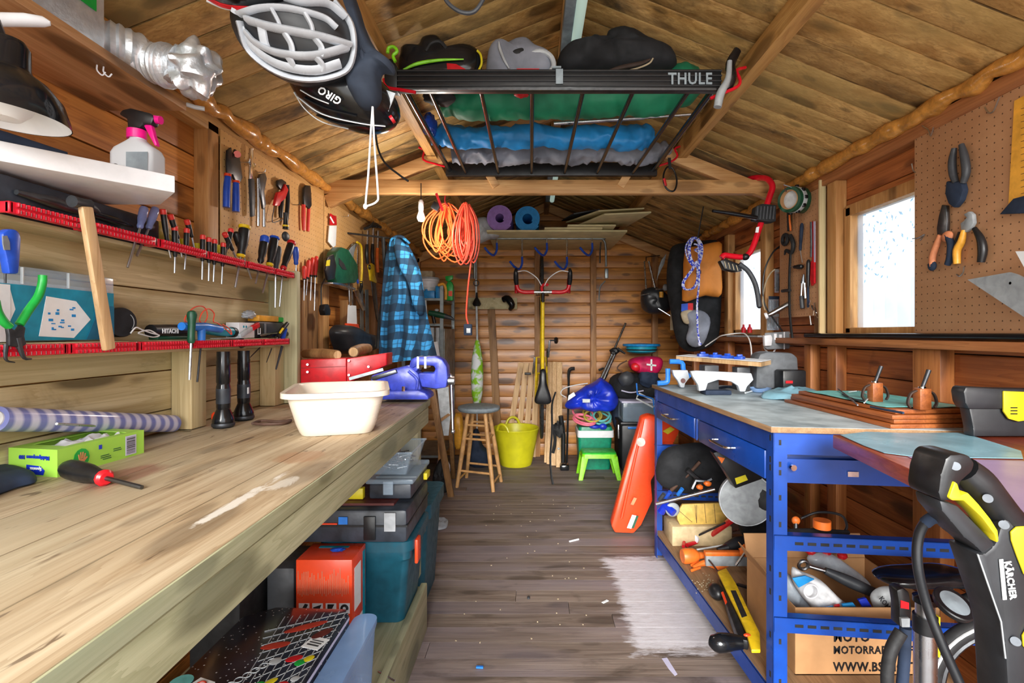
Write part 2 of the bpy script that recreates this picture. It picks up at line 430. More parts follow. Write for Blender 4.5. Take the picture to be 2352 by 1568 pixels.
pegboard('pegboard_left', 'd9ad75', 'c79758'); pegboard('pegboard_right', 'cc9b72', 'ba8860')
for a in (
    ('foam', 'c98a3e', .22, 0, .35, 40, .6), ('black', '17181b', .38, 0, .5, 25, .2), ('black_matt', '1b1c1e', .7, 0, .4, 25, .3),
    ('black_gloss', '101216', .16, 0, .3, 20, 0), ('rubber', '232426', .6, 0, .4, 40, .4), ('dark_grey', '3a3d42', .5), ('grey', '7d8084', .5),
    ('light_grey', 'b4b9bd', .45), ('white', 'e8e8ec', .4, 0, .08), ('white_plastic', 'f0f2f6', .35, 0, .06), ('cream', 'dccfbe', .3, 0, .05, 8, .05),
    ('red', 'd01824', .35), ('red_gloss', 'd50f26', .15, 0, .2, 20, 0), ('dark_red', '8e1418', .4), ('rail_red', 'd8142c', .3, 0, .2),
    ('handle_red', 'e03a34', .35), ('orange', 'f0772a', .4), ('orange_red', 'ee4a22', .3, 0, .12, 10), ('yellow', 'ecc71c', .4), ('pale_yellow', 'e0b85c', .5),
    ('amber', 'eeaa38', .4), ('blue', '1f4fc0', .35), ('bright_blue', '2c7fe0', .35), ('bench_blue', '0b439f', .32, 0, .22, 9, .05), ('vise_blue', '3b49b8', .35, 0, .35, 30, .3),
    ('blue_bag', '1634c4', .35, 0, .35, 12, .3), ('sky_blue', '1d8fd6', .4), ('sky_cloth', '1c8ed8', .5, 0, .3, 10, .3), ('teal', '1695ad', .35), ('teal_dark', '0d4c5e', .4, 0, .2), ('green', '12a33e', .35),
    ('lime', '8ce020', .4), ('lime_seat', '2fc92e', .4), ('glove_green', 'a6dc50', .45, 0, .12, 8), ('tarp_green', '0b7f59', .6, 0, .35, 9, .4), ('cool_green', '0c8a68', .4), ('dark_green', '0e4d34', .4),
    ('pink', 'f4168f', .35), ('magenta', 'd41257', .6, 0, .4, 14, .4), ('hose_pink', 'f27a90', .4), ('hose_teal', '6fc7c4', .4), ('purple', 'a27ccc', .6, 0, .15), ('mat_blue', '2492dc', .6, 0, .15),
    ('tub_yellow', 'd8d21c', .4, 0, .12, 10), ('cord_orange', 'f2652a', .45), ('cord_red', 'f4553a', .45), ('grey_cloth', '868a96', .75, 0, .35, 10, .6), ('dark_cloth', '2a3444', .85, 0, .4, 14, .6), ('navy', '1c2c44', .8, 0, .35, 14, .5), ('black_cloth', '16181c', .85, 0, .5, 14, .6),
    ('rust_bag', 'd9842c', .6, 0, .28, 6, .3), ('cardboard', 'b98a5c', .75, 0, .12, 12, .2), ('beige', 'cdb68c', .7, 0, .2), ('tan', 'b0a084', .7), ('drum_grey', '5d6064', .5),
    ('stone', '8c8f8c', .6, 0, .2), ('drop', 'c9cfd2', .35), ('silver_plastic', 'c4cad2', .28, 0, .12), ('glove_white', 'd9dadc', .8), ('vinyl', '343a44', .4, 0, .6, 14, .6), ('stool_wood', 'd2a067', .5, 0, .3, 18, .2),
    ('white_cord', 'e2e2e2', .7), ('mag_grey', '9aa0a4', .55), ('teal_paper', '0f8fb0', .4), ('paper_deep', '0c6d90', .45), ('paper_white', 'eef2f4', .6, 0, .05), ('label_grey', '8d9aa2', .5), ('leather', '3b2a22', .7), ('brown_strap', '51372a', .7),
    ('maroon', '5e2420', .5), ('flower_red', 'b83a28', .5), ('skin_orange', 'd7875c', .6), ('bottle_grey', 'd3d8dd', .3, 0, .06, 8), ('lav', 'c9c6e0', .4, 0, .1, 12), ('olive', 'c3b04c', .5), ('karcher_yellow', 'd9c81e', .4, 0, .15), ('cable_black', '16181c', .35), ('plastic_dark', '26282c', .4, 0, .35, 14, .3)):
    mt(*a)
mt('steel', 'c9ccd0', .28, 1, .15, 30, .05); mt('chrome', 'e4e6ea', .12, 1, .08, 30, 0); mt('dark_steel', '6d7074', .4, 1, .3, 30, .1); mt('galv', '8f9799', .4, .8, .3, 14, .1)
mt('foil', 'e2e6ea', .38, .7, .2, 30, 1.0); mt('iron', '4a4c50', .5, .8, .4, 30, .2); mt('alu', 'b9bdc0', .3, 1, .2, 30, .05)
mt('clear_plastic', 'c6def2', .10, 0, .1, 20, 0, alpha=.30); mt('clear_blue', '8fb4e4', .2, 0, .15, 8, .1, alpha=.62); mt('film', 'b4c4e8', .12, 0, .25, 30, .2, alpha=.8)
mt('polythene', 'c8d4e0', .15, 0, .2, 30, .5, alpha=.55); mt('wrap_cyan', '84b4c6', .3, 0, .35, 9, .6); mt('ply', 'd8cc9c', .6, 0, .15, 10)
mt('bulb', 'f4f6f8', .3, 0, .02, 10, 0); mt('tube_glass', 'b9d2c6', .2, 0, .05, 5, 0, emis=.22)
# blue rope, plaid and printed cloth
def stripes(name, cols, sc=60, axis=2, rough=.7):
    N = NT(name); o = N.n('TexCoord').outputs['Object']
    f = N.ramp(N.noise(o, sc, 2, .5), .44, .56); N.l(N.mix(f, cols[0], cols[1]), N.b, 'Base Color'); N.b.inputs['Roughness'].default_value = rough; MATS[name] = N.m
stripes('rope_blue', ('2038c8', 'd8dcf0'), 70)
def film():
    N = NT('film_roll'); o = N.n('TexCoord').outputs['Object']; w_ = N.n('TexWave', wave_type='BANDS', bands_direction='Y'); N.l(o, w_, 0)
    w_.inputs['Scale'].default_value = 9.5; w_.inputs['Distortion'].default_value = .6
    N.l(N.mix(N.ramp(w_.outputs['Fac'], .2, .8), 'd5d4ec', '8087c4'), N.b, 'Base Color'); N.b.inputs['Roughness'].default_value = .2; MATS['film_roll'] = N.m
film()
def plaid():
    N = NT('plaid'); uv = N.n('TexCoord').outputs['Object']; s = N.n('SeparateXYZ'); N.l(uv, s, 0)
    def band(x, k, lo, hi, ph=0):
        fr = N.math('FRACT', N.math('MULTIPLY_ADD', x, k, ph))
        return N.math('MULTIPLY', N.math('GREATER_THAN', fr, lo), N.math('LESS_THAN', fr, hi))
    wv = N.noise(uv, 7, 2)
    u = N.math('ADD', N.math('MULTIPLY_ADD', s.outputs[2], -.12, s.outputs[0]), N.math('MULTIPLY', wv, .05)); v = N.math('ADD', s.outputs[2], N.math('MULTIPLY', wv, .07))
    a, b_ = band(u, 11.5, .0, .45), band(v, 11.5, .0, .45)
    a2, b2 = band(u, 11.5, .68, .76), band(v, 11.5, .68, .76)
    c = N.mix(N.math('MULTIPLY', a, .86), '3a9cdc', '081226'); c = N.mix(N.math('MULTIPLY', b_, .86), c, '0a1730')
    c = N.mix(N.math('MULTIPLY', a2, .5), c, '0c2a55'); c = N.mix(N.math('MULTIPLY', b2, .5), c, '0c2a55')
    c = N.mix(.04, c, '7fc4ec'); N.l(c, N.b, 'Base Color'); N.b.inputs['Roughness'].default_value = .85; MATS['plaid'] = N.m
plaid()
def glass():
    N = NT('window_glass'); o = N.n('TexCoord').outputs['Object']; out = N.t.nodes['Material Output']
    tp = N.n('BsdfTransparent'); gl = N.n('BsdfGlossy'); gl.inputs['Roughness'].default_value = .08; df = N.n('BsdfTranslucent'); df.inputs['Color'].default_value = (.13, .14, .155, 1)
    N.l(N.mix(N.ramp(N.noise(o, 3, 3), .3, .7), (.50, .54, .58, 1), (.58, .61, .63, 1)), tp, 'Color')
    a = N.n('AddShader'); N.l(tp, a, 0); N.l(df, a, 1); m = N.n('MixShader'); m.inputs[0].default_value = .04; N.l(a, m, 1); N.l(gl, m, 2)
    N.t.links.new(m.outputs[0], out.inputs[0]); MATS['window_glass'] = N.m      # dusty acrylic; the tint is added to dim the bright view outside
glass()
# ================================================================ the shed
XL, XR, XLB, XRB, YB, YF = -1.11, 1.39, -1.16, 1.44, 4.93, -.6     # stud faces, wall boards, back wall, open front
RX, RZ, PT = .14, 2.485, .4
def roof(x): return RZ - PT * abs(x - RX)
# floor
m = MB(); y = YF; random.seed(3)
while y < YB + .1:
    wdt = .098
    xs = sorted([-1.2, 1.5] + ([random.uniform(-.6, .9)] if random.random() < .5 else []))
    for a, b_ in zip(xs, xs[1:]): m.bx(a + .001, b_ - .001, y, y + wdt - .002, -.022, 0)
    y += wdt
struct('floor', m, 'floor_wood')
struct('trim_1', MB().bx(-1.2, 1.5, YF, YB + .05, -.06, -.0225), 'beam_x')
# roof boards run from ridge to eave
for side, xe in (('ceiling_left', -1.30), ('ceiling', 1.58)):
    m = MB(); y = YF
    while y < YB + .05:
        p0 = Vector((RX, y + .0565, RZ)); p1 = Vector((xe, y + .0565, roof(xe)))
        m.bar(p0 + Vector((0, 0, .009)), p1 + Vector((0, 0, .009)), .109, .018, bev=.004); y += .113
    o = struct(side, m, 'roof_wood')
m = MB()
for xe in (-1.30, 1.58):
    m.bar((RX, (YF + YB) / 2, RZ + .03), (xe, (YF + YB) / 2, roof(xe) + .03), YB - YF + .1, .012)
struct('trim_2', m, 'black_matt')
# wall boards
def boards_y(m, x, y0, y1, z0, z1, nrm, pitch=.113):
    k = math.floor(z0 / pitch); z = k * pitch
    while z < z1 - .004:
        a, b_ = max(z, z0), min(z + pitch, z1)
        if b_ - a > .012:
            m.bx(x, x + nrm * .016, y0, y1, a + .0015, b_ - .0015, bev=.004)
        z += pitch
m = MB(); boards_y(m, XLB, YF, YB, 0, 1.99, -1); struct('wall_left', m, 'wall_wood')
m = MB()
W1, W2, WZ = (1.60, 2.27), (3.06, 3.53), (1.20, 1.765)
for a, b_, z0, z1 in ((YF, YB, 0, WZ[0]), (YF, W1[0], *WZ), (W1[1], W2[0], *WZ), (W2[1], YB, *WZ), (YF, YB, WZ[1], 1.99)): boards_y(m, XRB, a, b_, z0, z1, 1)
struct('wall_right', m, 'wall_wood_right')
m = MB(); z = 0
while z < 2.5:
    xa = max(-1.17, RX - (RZ - z) / PT); xb = min(1.46, RX + (RZ - z) / PT)
    if xb - xa > .1:
        # rounded log-lap boards
        pr = [(.001, .0), (.0075, .007), (.010, .04), (.009, .085), (.003, .1135), (-.01, .1135), (-.01, 0)]
        m.prism([(xa, YB - d, z + h) for d, h in pr], (xb - xa, 0, 0))
    z += .115
struct('wall_back', m, 'back_wood')
# unseen dark sheets added behind the boards to block light through the gaps
m = MB().bx(XLB - .03, XLB - .022, YF, YB + .03, -.02, 2.0); m.bx(-1.2, 1.5, YB + .012, YB + .02, -.02, 2.5)
for a, b_, z0, z1 in ((YF, YB, -.02, WZ[0]), (YF, W1[0], *WZ), (W1[1], W2[0], *WZ), (W2[1], YB, *WZ), (YF, YB, WZ[1], 2.0)): m.bx(XRB + .022, XRB + .03, a, b_, z0, z1)
struct('trim_0', m, 'black_matt')
# studs, plates, ledges
tn = [2]
def trim(mb, m, ang=38):
    tn[0] += 1; return struct('trim_%d' % tn[0], mb, m, ang)
def stud(x0, x1, y0, y1, z0, z1, m='stud_wood'): trim(MB().bx(x0, x1, y0, y1, z0, z1, bev=.003), m)
stud(XLB, XL, 1.715, 1.775, .0, 1.93)
stud(XLB, XL, 2.66, 2.74, 0, 1.93); stud(XLB, XL, 3.55, 3.60, 0, 1.93, 'stud_brown'); stud(XLB, XL, 4.3, 4.36, 0, 1.93, 'stud_brown'); stud(XLB, XL, 3.02, 3.10, 0, 1.40, 'stud_brown')
for a, b_ in ((2.29, 2.36), (2.98, 3.05), (3.55, 3.62), (4.3, 4.36), (.9, .98)): stud(XR, XRB, a, b_, 1.176, 1.90); stud(XR, XRB, a, b_, 0, 1.144, 'stud_red')
stud(XR, XRB, 1.705, 1.83, 0, 1.144, 'stud_red'); stud(XR, XRB, 2.50, 2.56, 0, 1.144, 'stud_red'); stud(XR - .0, XRB, 2.42, 2.47, 1.2, 1.93, 'stud_brown')
trim(MB().bx(XLB, XL + .0, YF, YB, 1.90, 1.965, bev=.003), 'beam_y'); trim(MB().bx(XR - .01, XRB, YF, YB, 1.90, 1.955, bev=.003), 'plate_red')
trim(MB().bx(XR - .03, XRB, YF, YB, 1.145, 1.175, bev=.003), 'plate_red')
for x0 in (.055, .60, 1.20): stud(x0 - .03, x0 + .025, YB - .065, YB - .012, 0, roof(x0) - .02, 'stud_brown')
stud(-1.16, -1.09, YB - .07, YB - .012, 0, 1.93, 'stud_brown')
# roof trusses
def truss(y, m1='beam_x'):
    trim(MB().bx(-1.13, 1.42, y - .022, y + .022, 1.945, 2.018, bev=.003), m1)
    for sx_ in (-1, 1):
        xe = -1.10 if sx_ < 0 else 1.38
        off = .06 + .035
        trim(MB().bar((RX + sx_ * .01, y + .0, RZ - off), (xe, y, roof(xe) - off + .01), .04, .065, bev=.003), m1)
truss(2.69)
for xe in (-1.15, 1.43): trim(MB().bar((RX, 4.885, RZ - .06), (xe, 4.885, roof(xe) - .06), .05, .075, bev=.003), 'beam_x')
for p0, p1 in (((.47, 1.98), (.60, 2.19)), ((-.19, 1.98), (-.32, 2.19))):
    trim(MB().bar((p0[0], 2.69, p0[1]), (p1[0], 2.69, p1[1]), .04, .06, up=(0, 1, 0), bev=.002), 'beam_x')
for x in (.80, -.53):
    trim(MB().bx(x - .025, x + .025, YF, YB - .01, roof(x) - .088, roof(x) - .012, bev=.003), 'beam_y')
trim(MB().bx(RX - .022, RX + .022, YF, YB - .01, RZ - .12, RZ - .012, bev=.003), 'beam_y')
# expanding foam squeezed along the eaves
def foam(x, zoff, seed):
    random.seed(seed); pts, rs = [], []; y = .2
    while y < YB - .05:
        pts.append((x + random.uniform(-.008, .008), y, roof(x) + zoff + random.uniform(-.006, .006))); rs.append(random.uniform(.020, .036)); y += random.uniform(.03, .065)
    return MB().tube(pts, rs, 10, sm=3)
trim(foam(XR - .02, -.022, 5), 'foam'); trim(foam(XL + .02, -.02, 9), 'foam')
# windows
def window(n, y0, y1):
    z0, z1 = WZ; m = MB()
    for a in ((XRB - .02, XRB + .04, y0 - .01, y0 + .035, z0, z1), (XRB - .02, XRB + .04, y1 - .035, y1 + .01, z0, z1), (XRB - .02, XRB + .04, y0, y1, z0 - .01, z0 + .025), (XRB - .02, XRB + .04, y0, y1, z1 - .04, z1 + .01)):
        m.bx(*a, bev=.003)
    w_ = struct('window_%d' % n, m, 'stud_wood')
    g = MB().bx(XRB + .012, XRB + .016, y0 + .03, y1 - .03, z0 + .02, z1 - .03).obj('pane', 'window_glass'); g.parent = w_
window(1, *W1); window(2, *W2)
# outside: pale fence and leafy branches seen through the panes
m = MB(); y = .5
while y < 8:
    m.bx(3.1, 3.12, y, y + .14, -.3, 1.66, bev=.004); y += .15
mt('fence_pale', 'f2f5f5', .7, 0, .15, 6)
one('fence', m, 'fence_pale', 'pale upright board fence seen through the windows', 'fence')
random.seed(11); m = MB(); m2 = MB()
mt('leaf', '2c7f8c', .5, 0, .5, 20, 0, col2='1f9fc8')
for k in range(230):
    if k < 150: q = abs(random.gauss(0, .38)); yy = 4.40 - q * .9; zz = random.choice((1.68, 1.85, 2.0, 2.14, 2.24)) + random.gauss(0, .035) + q * .12
    else: yy = random.gauss(6.4, .5); zz = random.uniform(1.7, 2.3)
    c = Vector((2.75 + random.uniform(-.1, .25), yy, zz)); a = random.uniform(0, 6.28); s_ = random.uniform(.012, .026)
    d = Vector((random.uniform(-.3, .3), math.cos(a), math.sin(a))) * s_; e_ = Vector((0, -math.sin(a), math.cos(a))) * s_ * .5
    m.face([c - d, c + e_, c + d, c - e_])
m2.tube([(2.9, 4.6, -.3), (2.85, 4.6, .8), (2.8, 4.55, 1.5), (2.8, 4.5, 2.2)], [.02, .015, .008, .003], 6, sm=4)
tr = T('shrub', 'green leafy shrub behind the window glass, in front of the pale fence', 'shrub', (2.85, 3.5, -.3))
tr.p('foliage', m, 'leaf'); tr.p('stem', m2, 'old_wood')
struct('ground', MB().bx(1.6, 9, -3, 12, -.35, -.3), 'stone')
# ================================================================ shared builders
ORD = ['leftmost', 'second from left', 'third from left', 'fourth from left', 'fifth from left', 'sixth from left', 'seventh from left', 'eighth from left', 'ninth from left', 'tenth from left']
def onX(x): return lambda u, v: X(u, v, x)
def onY(y): return lambda u, v: P(u, v, y)
def onZ(z): return lambda u, v: Z(u, v, z)
def tr(px, fn): return [fn(u, v) for u, v in px]
def driver(name, label, top, neck, tip, hr, sr, hm, group=None, cap=None, capm='handle_red', sm='steel', collar=None, cat='screwdriver', bulge=1.0, flat=False):
    top, neck, tip = Vector(top), Vector(neck), Vector(tip)
    t = T(name, label, cat, tip, group); d = (neck - top); L = d.length; d = d.normalized()
    prof = [(.35, 0), (.8, .04), (1.0, .14), (1.02 * bulge, .35), (.95 * bulge, .6), (.7, .8), (.78, .92), (.55, 1.0)]
    t.p('handle', MB().lathe([(r * hr, h * L) for r, h in prof], top, d, 12), hm)
    if cap: t.p('cap', MB().lathe([(hr * .8, -cap * .15), (hr * 1.12, 0), (hr * 1.1, cap * .6), (hr * .7, cap)], top, d, 12), capm)
    if collar: t.p('collar', MB().lathe([(hr * .8, L * .93), (hr * .82, L * .97), (hr * .6, L * 1.01)], top, d, 12), collar)
    m = MB().tube([neck, neck + (tip - neck) * .9, tip], [sr, sr, sr * (.9 if not flat else 1.1)], 8)
    t.p('shaft', m, sm); return t
# ================================================================ left work bench
def xf(y): return -.403 - .0203 * (y - .55)
BZ = .922
t = T('workbench', 'long pale timber workbench along the left wall with thick plank top', 'workbench', (-.75, .9, 0))
m = MB(); xb = -1.055; n = 5
for i in range(n):
    def xx(y, k): return xf(y) + (xb - xf(y)) * k / n
    a0, a1 = -.5, 2.13 - .004 * (i % 2)
    m.prism([(xx(a0, i) - .001, a0, BZ - .028), (xx(a1, i) - .001, a1, BZ - .028), (xx(a1, i + 1) + .001, a1, BZ - .028), (xx(a0, i + 1) + .001, a0, BZ - .028)], (0, 0, .028), bev=.002)
t.p('bench_top', m, 'bench_top')
m = MB().prism([(xf(-.5) - .004, -.5, BZ - .102), (xf(2.13) - .004, 2.125, BZ - .102), (xf(2.13) - .05, 2.125, BZ - .102), (xf(-.5) - .05, -.5, BZ - .102)], (0, 0, .0675), bev=.003)
t.p('front_rail', m, 'bench_green')
t.p('front_edge', MB().prism([(xf(-.5) - .0005, -.5, BZ - .0275), (xf(2.13) - .0005, 2.127, BZ - .0275), (xf(2.13) + .003, 2.127, BZ - .0275), (xf(-.5) + .003, -.5, BZ - .0275)], (0, 0, .0265), bev=.001), 'bench_green')
t.p('end_rail', MB().bx(-1.05, -.49, 2.075, 2.12, BZ - .102, BZ - .0285, bev=.003), 'bench_green')
t.p('leg', MB().bx(-.54, -.47, 2.06, 2.122, .18, BZ - .103, bev=.003), 'green_z'); t.p('leg', MB().bx(-1.05, -.98, 2.0, 2.07, .18, BZ - .103, bev=.003), 'green_z')
t.p('leg', MB().bx(-1.05, -.98, .2, .27, .18, BZ - .103, bev=.003), 'green_z')
t.p('base_shelf', MB().bx(-1.05, -.435, -.5, 2.02, .16, .18, bev=.003), 'bench_green')
t.p('base_edge', MB().bx(-.45, -.425, -.5, 2.03, .0, .19, bev=.004), 'bench_green'); t.p('base_end', MB().bx(-1.05, -.455, 2.0, 2.03, 0, .158, bev=.004), 'bench_green')
# tool shelf unit on the back of the bench
t = T('tool_shelf', 'pale plank backboard with two narrow tool shelves standing on the workbench', 'shelf unit', (-1.0, 1.0, BZ))
m = MB(); z = BZ + .003; k = 0
for hgt in (.058, .112, .112, .112, .112):
    z1 = min(z + hgt, 1.43)
    if z1 - z > .02: m.bx(-1.055, -1.035, -.5, 1.968, z + .0015, z1 - .0015, bev=.002)
    z += hgt
t.p('back_boards', m, 'pale_y')
t.p('lower_shelf', MB().bx(-1.034, -.952, -.5, 1.968, 1.150, 1.182, bev=.002), 'pale_y')
t.p('upper_shelf', MB().bx(-1.034, -.955, -.5, 1.968, 1.405, 1.437, bev=.002), 'pale_y')
t.p('post', MB().bx(-1.034, -.975, 1.434, 1.50, BZ + .002, 1.149, bev=.003), 'pale_z')
t.p('end_panel', MB().bx(-1.055, -.925, 1.97, 2.0, BZ + .002, 1.445, bev=.003), 'green_z')
t.p('post', MB().bx(-1.034, -.975, 1.90, 1.968, BZ + .002, 1.149, bev=.003), 'pale_z')
# red slotted tool rails screwed to the shelf edges
def rail(y0, y1, z, label, group, n, bx=-.9545):
    t = T('tool_rail', label, 'tool rail', (-.93, y0, z), group)
    t.p('backing', MB().bx(bx + .0005, bx + .003, y0 + .002, y1 - .002, z - .010, z + .010), 'black')
    m = MB().bx(-.934, -.924, y0, y1, z - .011, z + .011, bev=.003)
    m.bx(bx + .0005, -.924, y0, y0 + .008, z - .010, z + .010, bev=.002); m.bx(bx + .0005, -.924, y1 - .008, y1, z - .010, z + .010, bev=.002)
    y = y0 + .014
    while y < y1 - .012:
        for zz in (-.006, .006): m.box((-.9225, y, z + zz), (.007, .0042, .0085), bev=.0015)
        y += .0092
    t.p('slotted_bar', m, 'rail_red')
    m = MB(); y = y0 + .0186
    while y < y1 - .012:
        for zz in (-.006, .006): m.box((-.9235, y, z + zz), (.002, .003, .006))
        y += .0092
    t.p('slots', m, 'drop', label='pale gaps between the red ribs')
yu = (.885, 1.05, 1.24, 1.43, 1.62, 1.80, 1.955); yl = (.66, .83, 1.0, 1.18, 1.36, 1.54, 1.72, 1.915)
for i in range(6): rail(yu[i], yu[i + 1] - .004, 1.424, 'red slotted tool rail on the upper shelf edge, %s of the six there' % ORD[i], 'red rails on the upper shelf edge', 6)
for i in range(7): rail(yl[i], yl[i + 1] - .004, 1.169, 'red slotted tool rail on the lower shelf edge, %s of the seven there' % ORD[i], 'red rails on the lower shelf edge', 7, -.9515)
# small red-capped drivers standing in the upper rail
RP = onX(-.943)
prec = [((374, 482), (385, 560), (392, 592)), ((391, 494), (409, 548), (418, 590)), ((401, 520), (402, 590), (401, 627)), ((429, 506), (441, 545), (449, 585)), ((429, 526), (427, 580), (424, 619)),
        ((466, 541), (465, 600), (464, 642)), ((480, 547), (480, 604), (479, 645)), ((493, 551), (492, 608), (490, 647)), ((513, 559), (511, 612), (509, 652))]
for i, (a, b_, c) in enumerate(prec):
    driver('precision_screwdriver', 'slim red-capped precision screwdriver in the upper rail, %s of nine' % ORD[i], RP(*a), RP(*b_), RP(*c), .0068, .0022, 'black', 'red-capped precision screwdrivers in the upper rail', cap=.016)
driver('nut_driver', 'black driver with red cap leaning left between two others over the rail', RP(531, 527), RP(521, 572), RP(514, 600), .0075, .003, 'black', cap=.016)
driver('nut_driver', 'black driver with red cap leaning right, crossing behind the big black and yellow screwdriver', RP(516, 536), RP(535, 575), RP(548, 610), .0075, .003, 'black', cap=.016)
driver('screwdriver', 'fat black and yellow screwdriver standing in the upper red rail above the multimeter', onX(-.940)(562, 519), onX(-.94)(553, 590), onX(-.94)(540, 660), .0165, .0035, 'black', cap=.012, capm='yellow', collar='yellow')
driver('screwdriver', 'dark screwdriver with short handle whose shaft slants right under the rail', onX(-.95)(541, 532), onX(-.95)(556, 580), onX(-.95)(577, 640), .012, .003, 'black')
driver('screwdriver', 'blue and black screwdriver standing in the upper red rail', RP(609, 545), RP(598, 603), RP(587, 651), .014, .0032, 'black', cap=.03, capm='blue')
driver('screwdriver', 'black screwdriver with yellow stripe beside the blue one in the upper rail', RP(631, 545), RP(619, 610), RP(603, 673), .0155, .0032, 'black', collar='yellow', cap=.008, capm='blue')
driver('screwdriver', 'dark grey screwdriver with a long bright blade at the right end of the upper rail', onX(-.95)(640, 565), onX(-.95)(633, 622), onX(-.95)(632, 706), .012, .0035, 'dark_grey')
driver('screwdriver', 'black screwdriver with red stripes and thin dark-tipped blade near the shelf end', RP(670, 556), RP(650, 618), RP(642, 704), .0145, .003, 'black', cap=.014, capm='red', collar='red')
driver('screwdriver', 'blue handled screwdriver behind the end panel at the right end of the upper rail', onX(-.985)(679, 566), onX(-.985)(680, 608), onX(-.985)(680, 640), .012, .003, 'blue')
mt('blue_clear', '8290c8', .15, 0, .3, 30, 0, alpha=.75)
driver('screwdriver', 'clear blue handled screwdriver hanging under the white ledge, the left and longer one', RP(332, 474), RP(321, 524), RP(293, 614), .0095, .0028, 'blue_clear')
driver('screwdriver', 'clear blue handled screwdriver hanging under the white ledge, the right and shorter one', RP(358, 476), RP(341, 525), RP(314, 588), .0095, .0028, 'blue_clear')
# nylon brush with a yellow ferrule hanging over the rail end
t = T('brush', 'small black knob-headed brush with yellow band over the right end of the upper rail', 'brush', X(657, 560, -.99))
t.p('head', MB().ell(X(656, 543, -.99), (.012, .022, .020)), 'dark_grey'); t.p('handle', MB().tube(tr([(655, 488), (656, 510), (656, 526)], onX(-.99)), [.007, .009, .012], 10, sm=3), 'black'); t.p('band', MB().cyl(X(656, 517, -.99), X(656, 521, -.99), .0125), 'yellow')
# hammer hanging from the rails, handle down
t = T('hammer', 'claw hammer with a long pale wooden handle hanging in front of the organiser box', 'hammer', X(250, 803, -.905))
a, b_ = X(196, 474, -.905), X(250, 803, -.905)
t.p('handle', MB().bar(a, b_, .026, .013, up=(1, 0, 0), bev=.004), 'lath_wood')
hd = MB().tube(tr([(205, 470), (184, 466), (165, 462)], onX(-.91)), [.011, .010, .012], 12, sm=2); hd.tube(tr([(200, 472), (215, 478), (228, 488)], onX(-.91)), [.010, .007, .003], 10, sm=3)
t.p('head', hd, 'iron')
# blue handled knife and green pliers at the left edge
t = T('utility_knife', 'blue and grey handled tool standing on the lower shelf at the left edge', 'knife', X(12, 650, -.93))
t.p('handle', MB().prism(tr([(-14, 535), (0, 526), (16, 526), (27, 534), (30, 548), (27, 600), (24, 629), (2, 629), (-3, 600), (-12, 560)], onX(-.93)), (.016, 0, 0), bev=.004), 'blue')
t.p('grip', MB().prism(tr([(4, 542), (14, 541), (20, 556), (21, 574), (8, 574), (5, 560)], onX(-.913)), (.002, 0, 0)), 'grey')
t.p('blade', MB().cyl(X(12, 628, -.922), X(12, 650, -.922), .0018), 'iron')
t = T('circlip_pliers', 'green handled black pliers hanging nose down over the lower red rail at far left', 'pliers', X(40, 825, -.915))
for px in ([(98, 632), (97, 650), (88, 680), (66, 712), (45, 745)], [(-12, 690), (-6, 715), (8, 738), (22, 750)]):
    t.p('handle', MB().tube(tr(px, onX(-.915)), .0068, 10, sm=5), 'green')
m = MB().prism(tr([(8, 748), (24, 757), (30, 760), (40, 745), (50, 752), (47, 772), (52, 790), (40, 798), (12, 794), (12, 770)], onX(-.919)), (.008, 0, 0), bev=.002)
m.tube(tr([(40, 775), (46, 800), (56, 822), (72, 824)], onX(-.913)), [.005, .004, .003, .0015], 8, sm=3); m.tube(tr([(14, 790), (12, 815), (16, 828), (34, 832)], onX(-.918)), [.004, .003, .002, .001], 8, sm=3)
t.p('jaws', m, 'iron')
# organiser box of small parts with blue card
t = T('organiser_box', 'clear plastic parts box with a teal and white printed card on the lower shelf', 'box', (-.99, 1.04, 1.184))
x0, x1, y0, y1 = -1.025, -.972, .895, 1.165
t.p('case', MB().bx(x0, x1, y0, y1, 1.184, 1.328, bev=.004), 'clear_plastic')
t.p('contents', MB().bx(x0 + .006, x1 - .006, y0 + .008, y1 - .008, 1.19, 1.30, bev=.002), 'light_grey')
m = MB().bx(x1, x1 + .0012, y0 + .002, y1 - .003, 1.186, 1.292); t.p('printed_card', m, 'teal_paper')
def Q(y, z, e=.0016): return (x1 + e, y, z)
m = MB().prism([Q(.93, 1.284), Q(.897, 1.288), Q(.897, 1.2), Q(.925, 1.21), Q(.94, 1.245)], (.0006, 0, 0)); m.prism([Q(1.0, 1.274), Q(1.065, 1.268), Q(1.10, 1.23), Q(1.06, 1.19), Q(.985, 1.194)], (.0006, 0, 0))
t.p('white_panel', m, 'paper_white'); m = MB()
random.seed(4)
for k in range(16): a_, b2 = random.uniform(1.0, 1.06), random.uniform(1.2, 1.26); m.bx(x1 + .0024, x1 + .0028, a_, a_ + random.uniform(.003, .01), b2, b2 + random.uniform(.002, .006))
t.p('print', m, 'sky_blue'); t.p('edge_panel', MB().prism([Q(1.112, 1.262), Q(1.162, 1.262), Q(1.162, 1.187), Q(1.09, 1.187), Q(1.11, 1.23)], (.0006, 0, 0)), 'paper_deep')
t.text('digit', '6', (x1 + .0024, 1.135, 1.232), (0, 1, 0), (0, 0, 1), .034, 'paper_white')
t.p('divider', MB().bx(x1 - .004, x1 + .001, .955, .957, 1.294, 1.326), 'drop')
t.p('divider', MB().bx(x1 - .004, x1 + .001, 1.05, 1.052, 1.294, 1.326), 'drop')
one('paper_sheet', MB().bx(-.969, -.967, .87, .928, 1.184, 1.29), 'white', 'plain grey white sheet standing left of the teal parts box', 'paper')
